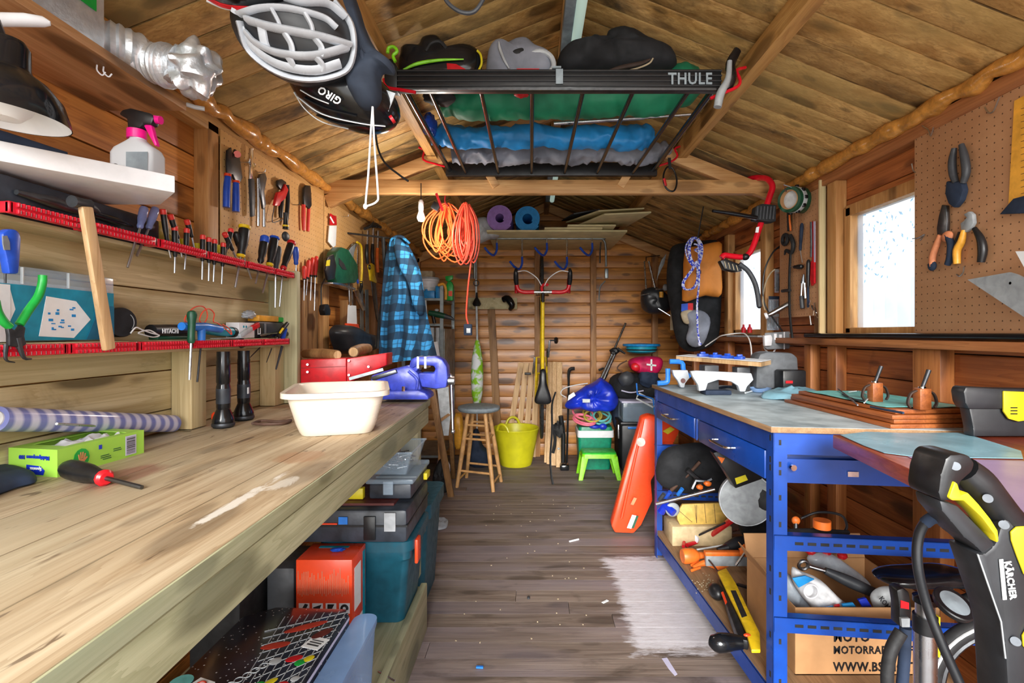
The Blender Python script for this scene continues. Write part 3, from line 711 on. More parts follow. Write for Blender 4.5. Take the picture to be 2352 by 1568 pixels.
# black tape reel, white lead, battery pack
t = T('tape_reel', 'round black reel standing on the lower shelf right of the teal parts box', 'reel', X(275, 772, -1.0))
c = X(272, 740, -.995); t.p('drum', MB().lathe([(.012, -.012), (.034, -.013), (.036, -.009), (.036, .009), (.034, .013), (.012, .012)], c, (1, -.25, 0), 32), 'black'); t.p('stripe', MB().torus(c + Vector((.0135, 0, 0)), (1, -.25, 0), .024, .0008, a0=-.7, a1=.9), 'light_grey')
one('cable', MB().tube(tr([(300, 765), (312, 752), (326, 757), (348, 765), (366, 770), (352, 774), (330, 769), (318, 764), (342, 758), (362, 768)], onX(-.965)), .0017, 6, sm=5), 'white_cord', 'white lead bunched on the lower shelf beside the black reel', 'cable')
t = T('drill_battery', 'black tool body with white lettering and green underside on the lower shelf', 'power tool', X(390, 775, -.99))
t.p('body', MB().tube(tr([(346, 760), (380, 760), (432, 759)], onX(-.985)), [.017, .0185, .0175], 14), 'black'); t.p('base', MB().bx(-.998, -.972, X(352, 770, -.985).y, X(430, 770, -.985).y, 1.183, 1.192, bev=.002), 'dark_green')
t.text('lettering', 'HITACHI', X(372, 765, -.9655), (0, 1, 0), (0, 0, 1), .017, 'paper_white')
# red test leads and blue driver, green screwdriver, T handle
one('test_lead', MB().tube(tr([(432, 742), (424, 735), (430, 722), (446, 706), (464, 703), (474, 712), (476, 728), (468, 742), (458, 735), (466, 716), (480, 709), (492, 720), (490, 738), (500, 742), (520, 757), (532, 768), (528, 756), (512, 745)], onX(-.962)), .0018, 6, sm=5), 'cord_red', 'red test lead looped over the blue T handle', 'cable')
t = T('torch_screwdriver', 'blue and teal cordless driver lying on the lower shelf behind the green screwdriver', 'power tool', X(500, 775, -.98))
t.p('body', MB().tube(tr([(466, 756), (500, 760), (552, 764)], onX(-.985)), [.014, .0155, .015], 14), 'teal'); t.p('ring', MB().cyl(X(530, 762, -.985), X(538, 763, -.985), .0165), 'black')
t = T('hex_key', 'blue T handled hex key hanging through the lower red rail', 'hex key', X(453, 877, -.935))
t.p('crossbar', MB().tube(tr([(417, 749), (440, 750), (470, 750), (506, 756)], onX(-.935)), [.011, .011, .012, .011], 12), 'bright_blue'); t.p('grip', MB().tube(tr([(463, 754), (463, 788)], onX(-.935)), [.011, .009], 12), 'bright_blue'); t.p('shaft', MB().cyl(X(462, 788, -.937), X(453, 877, -.937), .0026), 'iron')
driver('screwdriver', 'green handled screwdriver hanging through the lower red rail with a bright blade', onX(-.915)(441, 713), onX(-.915)(439, 788), onX(-.915)(435, 872), .0125, .0035, 'dark_green', bulge=.75)
t = T('doorbell_kit', 'white boxed gadget with black side printed with two letters on the lower shelf', 'box', X(550, 770, -1.0))
b0 = X(519, 770, -.99); b1 = X(583, 770, -.99)
t.p('carton', MB().box(((b0.x), (b0.y + b1.y) / 2, 1.21), (.045, b1.y - b0.y - .07, .052), bev=.002), 'white'); t.p('side', MB().bx(-1.012, -.966, b1.y - .034, b1.y + .02, 1.184, 1.236, bev=.002), 'black')
t.text('letters', 'LJ', (-.9655, b1.y - .022, 1.196), (0, 1, 0), (0, 0, 1), .032, 'paper_white')
t.p('dots', MB().cyl((-.968, b0.y + .06, 1.222), (-.9665, b0.y + .06, 1.222), .004, n=12).cyl((-.968, b0.y + .075, 1.222), (-.9665, b0.y + .075, 1.222), .004, n=12), 'teal')
one('crumpled_bag', MB().ell(X(572, 722, -1.0), (.018, .032, .014), nz=.5, n=20), 'polythene', 'crumpled clear bag on top of the white gadget box', 'bag')
t = T('tool_case', 'small black hard case on the lower shelf under a yellow and a green packet', 'case', X(630, 765, -1.0))
y0, y1 = X(590, 0, -.98).y, X(672, 0, -.98).y
t.p('shell', MB().bx(-1.03, -.975, y0, y1, 1.19, 1.243, bev=.01), 'vinyl'); t.p('clasp', MB().bx(-.976, -.973, y0 + .04, y0 + .05, 1.2, 1.236), 'grey')
one('yellow_packet', MB().bx(-1.02, -.978, y0 + .012, y0 + .15, 1.2435, 1.265, bev=.002), 'amber', 'amber yellow packet lying on the small black hard case', 'packet')
one('green_packet', MB().bx(-1.02, -.978, y0 + .153, y1 - .01, 1.2435, 1.262, bev=.003), 'green', 'green packet lying right of the amber one on the black case', 'packet')
one('rubber_bar', MB().tube(tr([(592, 774), (640, 768), (680, 765)], onX(-.968)), .011, 12), 'black_gloss', 'black rubber tube lying in front of the small black case', 'tube')
t = T('craft_knife', 'grey craft knife with a red end lying slanted on the lower shelf', 'knife', X(570, 775, -.96))
t.p('body', MB().bar(X(550, 772, -.958), X(578, 754, -.958), .016, .010, up=(1, 0, 0), bev=.003), 'light_grey'); t.p('end', MB().bar(X(578, 754, -.958), X(594, 745, -.958), .018, .011, up=(1, 0, 0), bev=.003), 'red')
one('leaflet', MB().prism([(-.965, 1.50, 1.184), (-.935, 1.58, 1.184), (-.945, 1.66, 1.184), (-.985, 1.62, 1.184)], (0, 0, .0012)), 'paper_white', 'white folded leaflet sticking out over the lower shelf edge', 'paper')
one('black_bung', MB().ell(X(550, 788, -.96), (.02, .028, .018)), 'black_gloss', 'glossy black bung on the shelf edge above the right torch', 'bung')
t = T('small_pliers', 'little multicoloured pliers leaning in the right end of the lower red rail', 'pliers', X(640, 800, -.94))
t.p('grip', MB().tube(tr([(660, 742), (648, 757), (638, 774)], onX(-.935)), [.007, .009, .006], 10, sm=3), 'black'); t.p('grip', MB().tube(tr([(656, 755), (650, 775), (645, 788)], onX(-.94)), [.007, .008, .006], 10, sm=3), 'blue'); t.p('band', MB().tube(tr([(650, 754), (643, 764)], onX(-.929)), .004, 8), 'yellow'); t.p('tips', MB().tube(tr([(636, 776), (622, 786)], onX(-.935)), [.005, .003], 8), 'dark_steel')
for (a, b_, r, mm, lb) in (((648, 795), (634, 848), .005, 'dark_grey', 'grey flat file hanging below the right end of the lower rail'), ((597, 798), (570, 825), .0022, 'iron', 'thin dark pick slanting left below the lower rail'), ((624, 800), (612, 832), .0022, 'dark_steel', 'thin bright pick hanging below the lower rail')):
    one('pick' if r < .004 else 'file', MB().tube(tr([a, b_], onX(-.944)), [r, r * .6], 8), mm, lb, 'tool')
# two black torches standing head down
for (u, x, hh, lb) in ((513, -.912, .223, 'left of the two tall black metal torches standing head down on the bench'), (560, -.925, .221, 'right of the two tall black metal torches, with white marks near its head')):
    y = (-x) * F / (U0 - u); c = (x, y, BZ + .001); t = T('torch', lb, 'torch', c, 'black torches on the bench')
    t.p('head', MB().lathe([(.027, 0), (.029, .004), (.029, .02), (.027, .03), (.017, .055)], c, n=24), 'black_gloss'); t.p('lens_ring', MB().lathe([(.0295, .003), (.0305, .006), (.0305, .010), (.0295, .013)], c, n=24), 'iron')
    t.p('barrel', MB().lathe([(.0175, .052), (.0185, .06), (.0185, .12), (.0172, .125), (.0172, .13), (.0185, .133), (.0185, hh - .03), (.0175, hh - .025), (.0175, hh)], c, n=24), 'black_gloss')
    t.p('grip', MB().lathe([(.0189, .07), (.0191, .072), (.0191, .112), (.0189, .114)], c, n=24), 'vinyl')
    if u > 550: t.p('marking', MB().bx(c[0] + .0175, c[0] + .0192, y - .012, y - .004, BZ + .085, BZ + .105), 'paper_white')
one('orange_plug', MB().lathe([(.006, 0), (.008, .012), (.013, .016), (.013, .03), (.008, .036)], (-.965, 1.53, BZ + .001)), 'orange_red', 'small orange topped plug beside the left torch', 'plug')
one('rubber_strap', MB().tube(tr([(580, 972), (600, 966), (640, 968), (668, 965), (650, 972), (610, 974), (585, 973)], onZ(BZ + .006)), .0045, 8, sm=4), 'brown_strap', 'dark brown strap lying on the bench between torches and bowl', 'strap')
# disposable glove box
A = Vector((-1.03, .985, BZ)); B = Vector((-.915, .965, BZ)); Cc = Vector((-.903, 1.165, BZ)); D = A + (Cc - B); hgt = .052
t = T('glove_box', 'open lime green disposable glove box lying on the bench', 'box', (A + Cc) / 2)
m = MB(); up = Vector((0, 0, hgt)); th = .002
ctr = (A + B + Cc + D) / 4
def ins(p, k): return p + (ctr - p) * k
for p, q in ((A, B), (B, Cc), (Cc, D), (D, A)): m.prism([p, q, ins(q, .03), ins(p, .03)], up)
m.prism([ins(x, .03) for x in (A, B, Cc, D)], (0, 0, .002))
for p, q in ((A, B), (B, Cc), (Cc, D), (D, A)): m.prism([p + up, q + up, ins(q, .3) + up, ins(p, .3) + up], (0, 0, .0012))
t.p('carton', m, 'glove_green')
fd = (B - A).normalized(); fn = Vector((fd.y, -fd.x, 0)); sd = (Cc - B).normalized(); sn = Vector((sd.y, -sd.x, 0))
def onf(p, a, z, n, d_, e=.0008): return p + d_ * a + Vector((0, 0, z)) + n * e
def logo(t, p, d_, n, a, z, s, flip=-1):
    m = MB().prism([onf(p, a + s * x, z + s * y, n, d_) for x, y in ((0, .1), (.5, 0), (1, .05), (.95, .3), (1.0, .45), (.5, .5), (.05, .42))], n * .0006); t.p('logo_patch', m, 'navy')
t.p('logo_patch', MB().prism([onf(A, a, z, fn, fd) for a, z in ((.045, .004), (.085, .003), (.088, .012), (.078, .02), (.045, .022))], fn * .0005), 'blue_bag'); t.text('logo', 'Spontex', onf(A, .082, .0175, fn, fd, .0015), -fd, (0, 0, -1), .0088, 'paper_white')
t.text('lettering', 'Multipurpose 100', onf(A, .10, .040, fn, fd, .0012), -fd, (0, 0, -1), .0108, 'blue_bag')
m = MB(); m.prism([onf(B, .048 + .017 * math.cos(k * .524), .026 + .019 * math.sin(k * .524), sn, sd) for k in range(12)], sn * .0005); t.p('badge', m, 'green')
m = MB(); c0 = (.048, .022)
m.prism([onf(B, .048 + x, .026 + z, sn, sd, .0016) for x, z in ((-.004, -.012), (.005, -.012), (.006, -.002), (-.006, -.002))], sn * .0005)
for k, (dx, dz, l) in enumerate(((-.005, -.002, .010), (-.0018, -.001, .013), (.0016, -.001, .0125), (.005, -.002, .010))): m.prism([onf(B, .048 + dx - .0013, .026 + dz, sn, sd, .0016), onf(B, .048 + dx + .0013, .026 + dz, sn, sd, .0016), onf(B, .048 + dx * 1.4 + .001, .026 + dz + l, sn, sd, .0016), onf(B, .048 + dx * 1.4 - .001, .026 + dz + l, sn, sd, .0016)], sn * .0005)
m.prism([onf(B, .048 + x, .026 + z, sn, sd, .0016) for x, z in ((.005, -.008), (.012, -.001), (.0105, .001), (.005, -.003))], sn * .0005)
t.p('hand_picture', m, 'skin_orange')
t.p('barcode_panel', MB().prism([onf(B, a, z, sn, sd) for a, z in ((.150, .005), (.178, .005), (.178, .048), (.150, .048))], sn * .0004), 'lav')
m = MB(); random.seed(2); z = .008
while z < .045: hh = random.choice((.0008, .0014, .002)); m.prism([onf(B, .153, z, sn, sd, .0014), onf(B, .175, z, sn, sd, .0014), onf(B, .175, z + hh, sn, sd, .0014), onf(B, .153, z + hh, sn, sd, .0014)], sn * .0003); z += hh + .0016
t.p('barcode', m, 'black')
m = MB()
for a, z, w_ in ((.09, .018, .02), (.09, .014, .024), (.12, .026, .018), (.12, .022, .02), (.095, .010, .02)): m.prism([onf(B, a, z, sn, sd), onf(B, a + w_, z, sn, sd), onf(B, a + w_, z + .0016, sn, sd), onf(B, a, z + .0016, sn, sd)], sn * .0004)
t.p('small_print', m, 'dark_green'); t.p('social_badge', MB().prism([onf(B, .086, .034, sn, sd), onf(B, .093, .034, sn, sd), onf(B, .093, .043, sn, sd), onf(B, .086, .043, sn, sd)], sn * .0004), 'blue_bag')
one('glove_tissue', MB().sheet(lambda s, q: ctr + Vector(((s - .5) * .07, (q - .5) * .12, .045 + .016 * mnoise.noise(Vector((s * 5, q * 5, 1))))), 14, 14, .0015), 'glove_white', 'crumpled pale gloves showing in the opening of the lime green box', 'gloves')
# film roll, skewer, cloth pouch, screwdriver
t = T('film_roll', 'long roll of lilac and white banded film lying along the back of the bench', 'roll', P(200, 990, 1.12))
a, b_ = P(-8, 962, .935), Vector((-1.008, 1.405, BZ + .0245)); t.p('film', MB().cyl(a, b_, .0235, n=28), 'film_roll'); t.p('core', MB().cyl(a - (b_ - a) * .006, a + (b_ - a) * .01, .015), 'white_cord')
one('skewer', MB().tube([P(130, 973, 1.0), Z(360, 985, BZ + .006), Z(438, 990, BZ + .003)], [.0028, .0022, .0018], 8), 'steel', 'thin bright metal rod lying in front of the lilac roll', 'rod')
m = MB().puff(tr([(-60, 1070), (20, 1078), (60, 1088), (84, 1098), (80, 1108), (40, 1118), (0, 1132), (-60, 1150)], onZ(BZ + .004)), (0, 0, .018), nz=.004, sub=3)
one('pouch', m, 'navy', 'dark navy fabric pouch lying on the bench at the left edge', 'pouch')
dz = BZ + .02
driver('stubby_screwdriver', 'large black screwdriver with red collar lying on the bench beside the green box', Z(150, 1074, dz), Z(244, 1098, BZ + .014), Z(326, 1119, BZ + .004), .0185, .0042, 'black', sm='dark_steel', collar='red')
# washing-up bowl
def rrect(cx, cy, w_, d_, r, a, z, n=6):
    pts = []
    for qx, qy, s0 in ((1, 1, 0), (-1, 1, 1), (-1, -1, 2), (1, -1, 3)):
        for k in range(n + 1):
            th = (s0 + k / n) * math.pi / 2; x_, y_ = qx * (w_ / 2 - r) + r * math.cos(th), qy * (d_ / 2 - r) + r * math.sin(th)
            pts.append(Vector((cx + x_ * math.cos(a) - y_ * math.sin(a), cy + x_ * math.sin(a) + y_ * math.cos(a), z)))
    return pts
def loft(m, rings, cap0=True, cap1=True):
    R_ = [[m.b.verts.new(p) for p in r] for r in rings]; n = len(R_[0])
    for A_, B_ in zip(R_, R_[1:]):
        for i in range(n): m.b.faces.new((A_[i], A_[(i + 1) % n], B_[(i + 1) % n], B_[i])).material_index = m.mi
    if cap0: m.b.faces.new(R_[0][::-1]).material_index = m.mi
    if cap1: m.b.faces.new(R_[-1]).material_index = m.mi
    bmesh.ops.recalc_face_normals(m.b, faces=m.b.faces[:]); return m
def tub(cx, cy, a, w0, d0, w1, d1, z0, h, r=.04, rim=.012, th=.004, lip=.014):
    rg = [rrect(cx, cy, w0 * .94, d0 * .94, r * .8, a, z0), rrect(cx, cy, w0, d0, r, a, z0 + .008)]
    for k in (.25, .5, .75, .97): rg.append(rrect(cx, cy, w0 + (w1 - w0) * k, d0 + (d1 - d0) * k, r, a, z0 + h * k))
    rg += [rrect(cx, cy, w1 + rim, d1 + rim, r, a, z0 + h - lip), rrect(cx, cy, w1 + 2 * rim, d1 + 2 * rim, r + rim, a, z0 + h - lip), rrect(cx, cy, w1 + 2 * rim, d1 + 2 * rim, r + rim, a, z0 + h), rrect(cx, cy, w1, d1, r, a, z0 + h)]
    for k in (.95, .6, .25): rg.append(rrect(cx, cy, w0 + (w1 - w0) * k - 2 * th, d0 + (d1 - d0) * k - 2 * th, r, a, z0 + h * k))
    rg += [rrect(cx, cy, w0 * .9, d0 * .9, r * .8, a, z0 + .008)]
    return loft(MB(), rg)
one('washing_up_bowl', tub(-.567, 1.475, .30, .195, .25, .255, .315, BZ + .001, .12, r=.045), 'cream', 'cream rectangular plastic washing-up bowl on the front of the left bench', 'bowl')
# bench vise
t = T('bench_vise', 'blue cast iron bench vise bolted to the far corner of the left bench', 'vise', (-.5, 2.0, BZ)); W = 2.02; fy = onY(W)
def vp(px, dy=.1, bev=.008, y=W): return MB().prism(tr(px, onY(y)), (0, dy, 0), bev=bev)
t.p('base', vp([(872, 918), (872, 905), (886, 898), (960, 896), (976, 902), (984, 909), (984, 918)], .12, .006, 1.985), 'vise_blue')
t.p('body', vp([(850, 862), (905, 846), (940, 838), (962, 858), (968, 900), (955, 908), (900, 905), (888, 882), (850, 878)], .085, .012), 'vise_blue')
t.p('moving_jaw', vp([(942, 828), (952, 820), (1000, 818), (1016, 826), (1026, 842), (1028, 868), (1024, 890), (1000, 893), (968, 888), (960, 858), (966, 856), (995, 856), (1000, 848), (996, 840), (960, 838), (946, 846)], .075, .008, W - .004), 'vise_blue')
t.p('fixed_jaw', vp([(940, 838), (944, 824), (958, 820), (960, 850), (950, 856)], .08, .005, W + .005), 'vise_blue')
t.p('jaw_plate', MB().bx(*[P(957, 0, 2.01).x, P(962, 0, 2.01).x], 2.012, 2.1, P(0, 846, 2.01).z, P(0, 819, 2.01).z), 'steel'); t.p('jaw_plate', MB().bx(*[P(974, 0, 2.01).x, P(979, 0, 2.01).x], 2.012, 2.1, P(0, 846, 2.01).z, P(0, 819, 2.01).z), 'steel')
t.p('anvil', vp([(850, 866), (908, 848), (912, 856), (856, 874)], .07, .003, W - .012), 'dark_steel')
t.p('screw', MB().cyl(P(1022, 874, 2.06), P(1042, 874, 2.06), .011), 'steel'); t.p('handle', MB().cyl(P(1036, 862, 2.055), P(1040, 990, 2.055), .0065), 'steel')
t.p('handle_boss', MB().cyl(P(1030, 874, 2.045), P(1044, 874, 2.045), .017), 'steel'); t.p('handle_knob', MB().ell(P(1036, 864, 2.055), .010), 'steel'); t.p('handle_knob', MB().ell(P(1040, 990, 2.055), .010), 'steel')
t.p('bolt', MB().cyl(P(927, 898, 1.99), P(927, 887, 1.99), .007, n=6), 'chrome'); t.p('rib', MB().tube(tr([(938, 852), (958, 872), (956, 898)], onY(W - .004)), .006, 8, sm=4), 'vise_blue')
# red cantilever toolbox with firewood on it
t = T('metal_toolbox', 'red metal cantilever toolbox with rivets behind the cream bowl', 'toolbox', (-.78, 2.06, BZ))
a = P(690, 872, 2.0); 
t.p('tray', MB().prism([P(690, 826, 2.0), P(795, 822, 2.02), P(795, 880, 2.02), P(690, 884, 2.0)], (0, .1, 0), bev=.004), 'red'); t.p('end_tray', MB().prism([P(796, 823, 2.02), P(888, 810, 2.07), P(888, 838, 2.07), P(846, 858, 2.05), P(796, 880, 2.02)], (0, .09, 0), bev=.004), 'red')
t.p('lower_box', MB().bx(-.93, -.70, 2.03, 2.12, BZ + .001, 1.0, bev=.004), 'red')
m = MB()
for u, v in ((706, 837), (706, 854), (801, 828), (801, 861), (846, 842)): m.cyl(P(u, v, 1.999 if u < 790 else 2.03), P(u, v, 1.985 if u < 790 else 2.01), .0045, n=10)
t.p('rivets', m, 'chrome'); t.p('tray_seam', MB().bar(P(690, 845, 1.998), P(795, 841, 2.018), .002, .002), 'dark_red'); t.p('link_arm', MB().bar(P(802, 870, 2.0), P(880, 848, 2.04), .012, .004, up=(0, 1, 0)), 'galv')
def log(p0, p1, r, lb):
    p0, p1 = Vector(p0), Vector(p1); t = T('log', lb, 'log', (p0 + p1) / 2, 'split logs on the red toolbox')
    t.p('bark', MB().tube([p0, p0.lerp(p1, .5) + Vector((0, 0, .003)), p1], [r, r * 1.08, r * .95], 12, sm=3), 'old_wood'); d = (p0 - p1).normalized(); t.p('cut_end', MB().cyl(p0, p0 + d * .002, r * .85, n=12), 'lath_wood')
log(P(775, 815, 2.03), P(700, 812, 2.16), .020, 'long thin log on the red toolbox pointing to the left wall'); log(P(812, 808, 2.04), P(845, 800, 2.2), .022, 'short round log lying on the right half of the red toolbox')
# ================================================================ left pegboards and their tools
tag_ = None
one('pegboard', MB().bx(XL, XL + .005, 1.779, 2.655, 1.455, 1.925, bev=.001), 'pegboard_left', 'brown pegboard on the left wall carrying the blue-handled cutters', 'pegboard')
one('pegboard', MB().bx(XL, XL + .005, 2.662, 3.52, 1.458, 1.925, bev=.001), 'pegboard_left', 'second brown pegboard on the left wall, behind the green jigsaw', 'pegboard')
LP = onX(-1.088)
def hook(u, v, name='pegboard_hook', lb='', x=None, sgn=1, ln=.03, m_='steel', grp=None):
    p = X(u, v, x if x is not None else XL + .006)
    return one(name, MB().tube([p, p + Vector((sgn * ln, 0, 0)), p + Vector((sgn * ln * 1.15, 0, .012))], .0016, 6, sm=3), m_, lb, 'hook', grp)
t = T('cable_cutters', 'long blue-handled black cutters with orange pivot hanging on the left pegboard', 'cutters', LP(530, 490))
t.p('handle', MB().tube(tr([(524, 402), (521, 430), (520, 476)], LP), [.010, .0115, .0115], 12, sm=3), 'bright_blue' if 0 else 'blue'); t.p('handle', MB().tube(tr([(542, 418), (542, 450), (542, 486)], LP), [.010, .012, .0125], 12, sm=3), 'blue')
t.p('jaws', MB().prism(tr([(518, 345), (527, 338), (530, 360), (536, 342), (545, 350), (549, 380), (553, 408), (548, 418), (536, 416), (530, 400), (518, 400), (517, 370)], onX(-1.092)), (.008, 0, 0), bev=.002), 'black'); t.p('pivot', MB().cyl(X(545, 354, -1.088), X(545, 354, -1.076), .012), 'orange_red')
t.p('collar', MB().cyl(X(523, 399, -1.088), X(523, 405, -1.088), .0118), 'orange_red'); t.p('collar', MB().cyl(X(542, 415, -1.088), X(542, 420, -1.088), .0125), 'orange_red')
t = T('adjustable_wrench', 'chrome adjustable wrench with black grip on the left pegboard', 'wrench', LP(576, 498))
t.p('head', MB().prism(tr([(571, 340), (578, 340), (578, 358), (575, 372), (584, 376), (584, 384), (576, 388), (577, 412), (570, 412), (570, 380), (566, 372), (570, 358)], onX(-1.092)), (.008, 0, 0), bev=.0015), 'chrome'); t.p('grip', MB().prism(tr([(569, 410), (578, 410), (580, 450), (579, 496), (573, 498), (571, 450)], onX(-1.093)), (.012, 0, 0), bev=.003), 'dark_grey')
t = T('locking_pliers', 'silver locking pliers with open steel handles on the left pegboard', 'pliers', LP(600, 520))
m = MB().prism(tr([(590, 408), (593, 400), (604, 397), (608, 410), (602, 440), (606, 470), (600, 480), (594, 440)], onX(-1.092)), (.01, 0, 0), bev=.002); t.p('jaws', m, 'dark_steel')
t.p('handle', MB().tube(tr([(592, 410), (593, 460), (593, 519)], LP), [.005, .006, .0055], 8), 'steel'); t.p('handle', MB().tube(tr([(604, 440), (606, 480), (606, 521)], LP), [.004, .005, .0065], 8), 'steel')
t = T('wire_stripper', 'black wire stripper with red trigger and hanging hook on the left pegboard', 'pliers', LP(645, 510))
t.p('handle', MB().tube(tr([(651, 425), (648, 450), (645, 480), (645, 500)], LP), [.008, .010, .010, .008], 10, sm=3), 'black'); t.p('handle', MB().tube(tr([(660, 425), (661, 460), (658, 500), (656, 516)], LP), [.008, .009, .009, .007], 10, sm=3), 'black')
t.p('head', MB().prism(tr([(633, 414), (642, 411), (652, 418), (650, 430), (640, 436), (633, 426)], onX(-1.094)), (.012, 0, 0), bev=.003), 'black'); t.p('trigger', MB().prism(tr([(650, 422), (657, 436), (650, 456), (640, 464), (636, 473), (625, 472), (628, 456), (632, 442), (644, 438)], onX(-1.086)), (.012, 0, 0), bev=.003), 'red')
one('pick_tool', MB().tube(tr([(630, 474), (625, 505), (632, 510), (655, 500), (660, 490)], LP), .0018, 6, sm=4), 'iron', 'thin bent wire tool hanging under the red trigger of the stripper', 'tool')
t = T('crimping_pliers', 'red-handled pliers with black head alone at the right of the left pegboard', 'pliers', LP(702, 530))
t.p('head', MB().prism(tr([(694, 432), (698, 425), (708, 426), (710, 445), (711, 472), (706, 480), (694, 470), (693, 450)], onX(-1.092)), (.012, 0, 0), bev=.003), 'black'); t.p('handle', MB().tube(tr([(697, 470), (697, 500), (698, 529)], LP), [.009, .010, .008], 10, sm=3), 'handle_red'); t.p('handle', MB().tube(tr([(709, 478), (708, 500), (707, 531)], LP), [.008, .008, .008], 10, sm=3), 'handle_red')
hook(672, 470, lb='bare bent hook on the left pegboard between the stripper and the red pliers', ln=.028, m_='iron'); hook(553, 372, lb='hook holding the blue-handled cutters on the left pegboard'); hook(590, 395, lb='hook above the silver locking pliers'); hook(787, 497, lb='bare bent hook on the second left pegboard')
reds = [((699, 610), (699, 642), (698, 690)), ((709, 597), (706, 640), (703, 678)), ((718, 591), (715, 635), (713, 690)), ((727, 588), (724, 636), (722, 713))]
for i, (a, b_, c) in enumerate(reds): driver('screwdriver', 'red-handled screwdriver hanging right of the tool shelf, %s of the four' % ORD[i], onX(-1.075 + .001 * i)(*a), onX(-1.075 + .001 * i)(*b_), onX(-1.075 + .001 * i)(*c), .0105, .003, 'handle_red', 'red-handled screwdrivers beside the tool shelf', collar='black')
# jigsaw
JX = -1.07
t = T('jigsaw', 'dark green jigsaw hanging on the second left pegboard with its lead below', 'jigsaw', X(770, 660, JX))
t.p('body', MB().prism(tr([(750, 578), (762, 567), (778, 572), (790, 590), (801, 607), (803, 640), (796, 650), (752, 652), (744, 630), (744, 600)], onX(JX)), (.055, 0, 0), bev=.010), 'dark_green')
t.p('grip', MB().prism(tr([(748, 590), (762, 584), (768, 610), (764, 640), (748, 644), (743, 620)], onX(JX + .056)), (.012, 0, 0), bev=.004), 'black'); t.p('handle_opening', MB().prism(tr([(778, 592), (790, 606), (796, 620), (786, 618), (778, 606)], onX(JX + .0552)), (.002, 0, 0)), 'black_matt')
t.p('base_plate', MB().prism(tr([(738, 648), (760, 650), (794, 662), (792, 666), (758, 655), (738, 652)], onX(JX)), (.06, 0, 0), bev=.001), 'steel'); t.p('label_patch', MB().prism(tr([(750, 598), (758, 596), (757, 610), (748, 611)], onX(JX + .069)), (.001, 0, 0)), 'karcher_yellow')
t.p('lead', MB().tube(tr([(746, 640), (738, 660), (738, 690), (738, 700)], onX(JX + .02)), .0035, 8, sm=3), 'black'); t.p('plug', MB().prism(tr([(733, 700), (742, 698), (747, 712), (746, 724), (734, 724), (731, 712)], onX(JX + .01)), (.03, 0, 0), bev=.005), 'black')
t = T('saw_blade_pack', 'white and red saw blade packet hanging above the green jigsaw', 'packet', X(762, 566, -1.09))
t.p('sleeve', MB().prism(tr([(755, 518), (771, 518), (769, 564), (763, 568), (752, 555)], onX(-1.094)), (.006, 0, 0), bev=.001), 'paper_white'); t.p('header', MB().prism(tr([(757, 490), (763, 494), (770, 496), (771, 517), (756, 517)], onX(-1.094)), (.007, 0, 0), bev=.001), 'red'); t.p('stripe', MB().prism(tr([(759, 496), (768, 512), (765, 513), (757, 499)], onX(-1.086)), (.001, 0, 0)), 'paper_white')
# scythe-like saw, hacksaw, files, snips, hand saw
t = T('pruning_saw', 'curved grey pruning blade hanging right of the green jigsaw', 'saw', X(807, 640, -1.08)); t.p('blade', MB().prism(tr([(796, 640), (794, 600), (798, 575), (808, 560), (820, 556), (812, 580), (808, 610), (812, 642)], onX(-1.09)), (.004, 0, 0), bev=.001), 'mag_grey'); t.p('frame', MB().tube(tr([(797, 640), (795, 600), (801, 572), (818, 556)], onX(-1.086)), .0035, 8, sm=4), 'steel')
t = T('hacksaw', 'yellow-framed hacksaw hanging on the left wall', 'hacksaw', X(830, 660, -1.06)); t.p('frame', MB().tube(tr([(820, 556), (829, 564), (831, 590), (831, 625), (829, 650)], onX(-1.07)), .007, 8, sm=3), 'yellow'); t.p('handle', MB().tube(tr([(829, 645), (830, 658), (822, 680), (826, 695)], onX(-1.07)), [.008, .011, .011, .008], 10, sm=3), 'black'); t.p('blade', MB().bar(X(822, 560, -1.065), X(820, 650, -1.065), .002, .012, up=(0, 1, 0)), 'steel')
t = T('folding_rule', 'bundle of yellow and blue handled small tools between the hacksaw and the pruning blade', 'tool', X(815, 700, -1.05)); t.p('grip', MB().tube(tr([(812, 610), (815, 625), (816, 636)], onX(-1.06)), .007, 8), 'yellow'); t.p('grip', MB().tube(tr([(820, 628), (820, 640), (822, 650)], onX(-1.06)), .007, 8), 'blue'); t.p('shaft', MB().tube(tr([(806, 645), (805, 670), (803, 700)], onX(-1.06)), .008, 8), 'steel'); t.p('ring', MB().torus(X(808, 640, -1.045), (1, 0, 0), .011, .004), 'amber')
for i, (u, lb, hm, v0, v1) in enumerate(((844, 'steel-topped file with black grip, left of three under the spiky hanger', 'black', 530, 605), (857, 'steel-topped file with black grip, middle of three under the spiky hanger', 'black', 525, 610), (868, 'orange-handled chisel with steel top, right of three under the spiky hanger', 'orange', 530, 625))):
    t = T('chisel', lb, 'hand tool', X(u, v1, -1.05), 'long tools under the spiky hanger'); vm = v0 + (v1 - v0) * .42
    t.p('shaft', MB().cyl(X(u, v0, -1.05), X(u - 1, vm, -1.05), .008), 'steel'); t.p('handle', MB().tube(tr([(u - 1, vm), (u - 2, (vm + v1) / 2), (u, v1)], onX(-1.05)), [.010, .012, .010], 10, sm=3), hm)
t = T('tool_hanger', 'black spiky tool hanger high on the left wall at the foam bead', 'hanger', X(856, 530, -1.07)); m = MB().tube(tr([(838, 525), (850, 518), (862, 516), (874, 522)], onX(-1.06)), [.01, .016, .016, .01], 8, sm=3)
for k in range(7): p = X(840 + 5 * k, 522, -1.05); m.tube([p, p + Vector((.02, random.uniform(-.03, .03), random.uniform(-.01, .045)))], [.005, .002], 6)
t.p('rack', m, 'black')
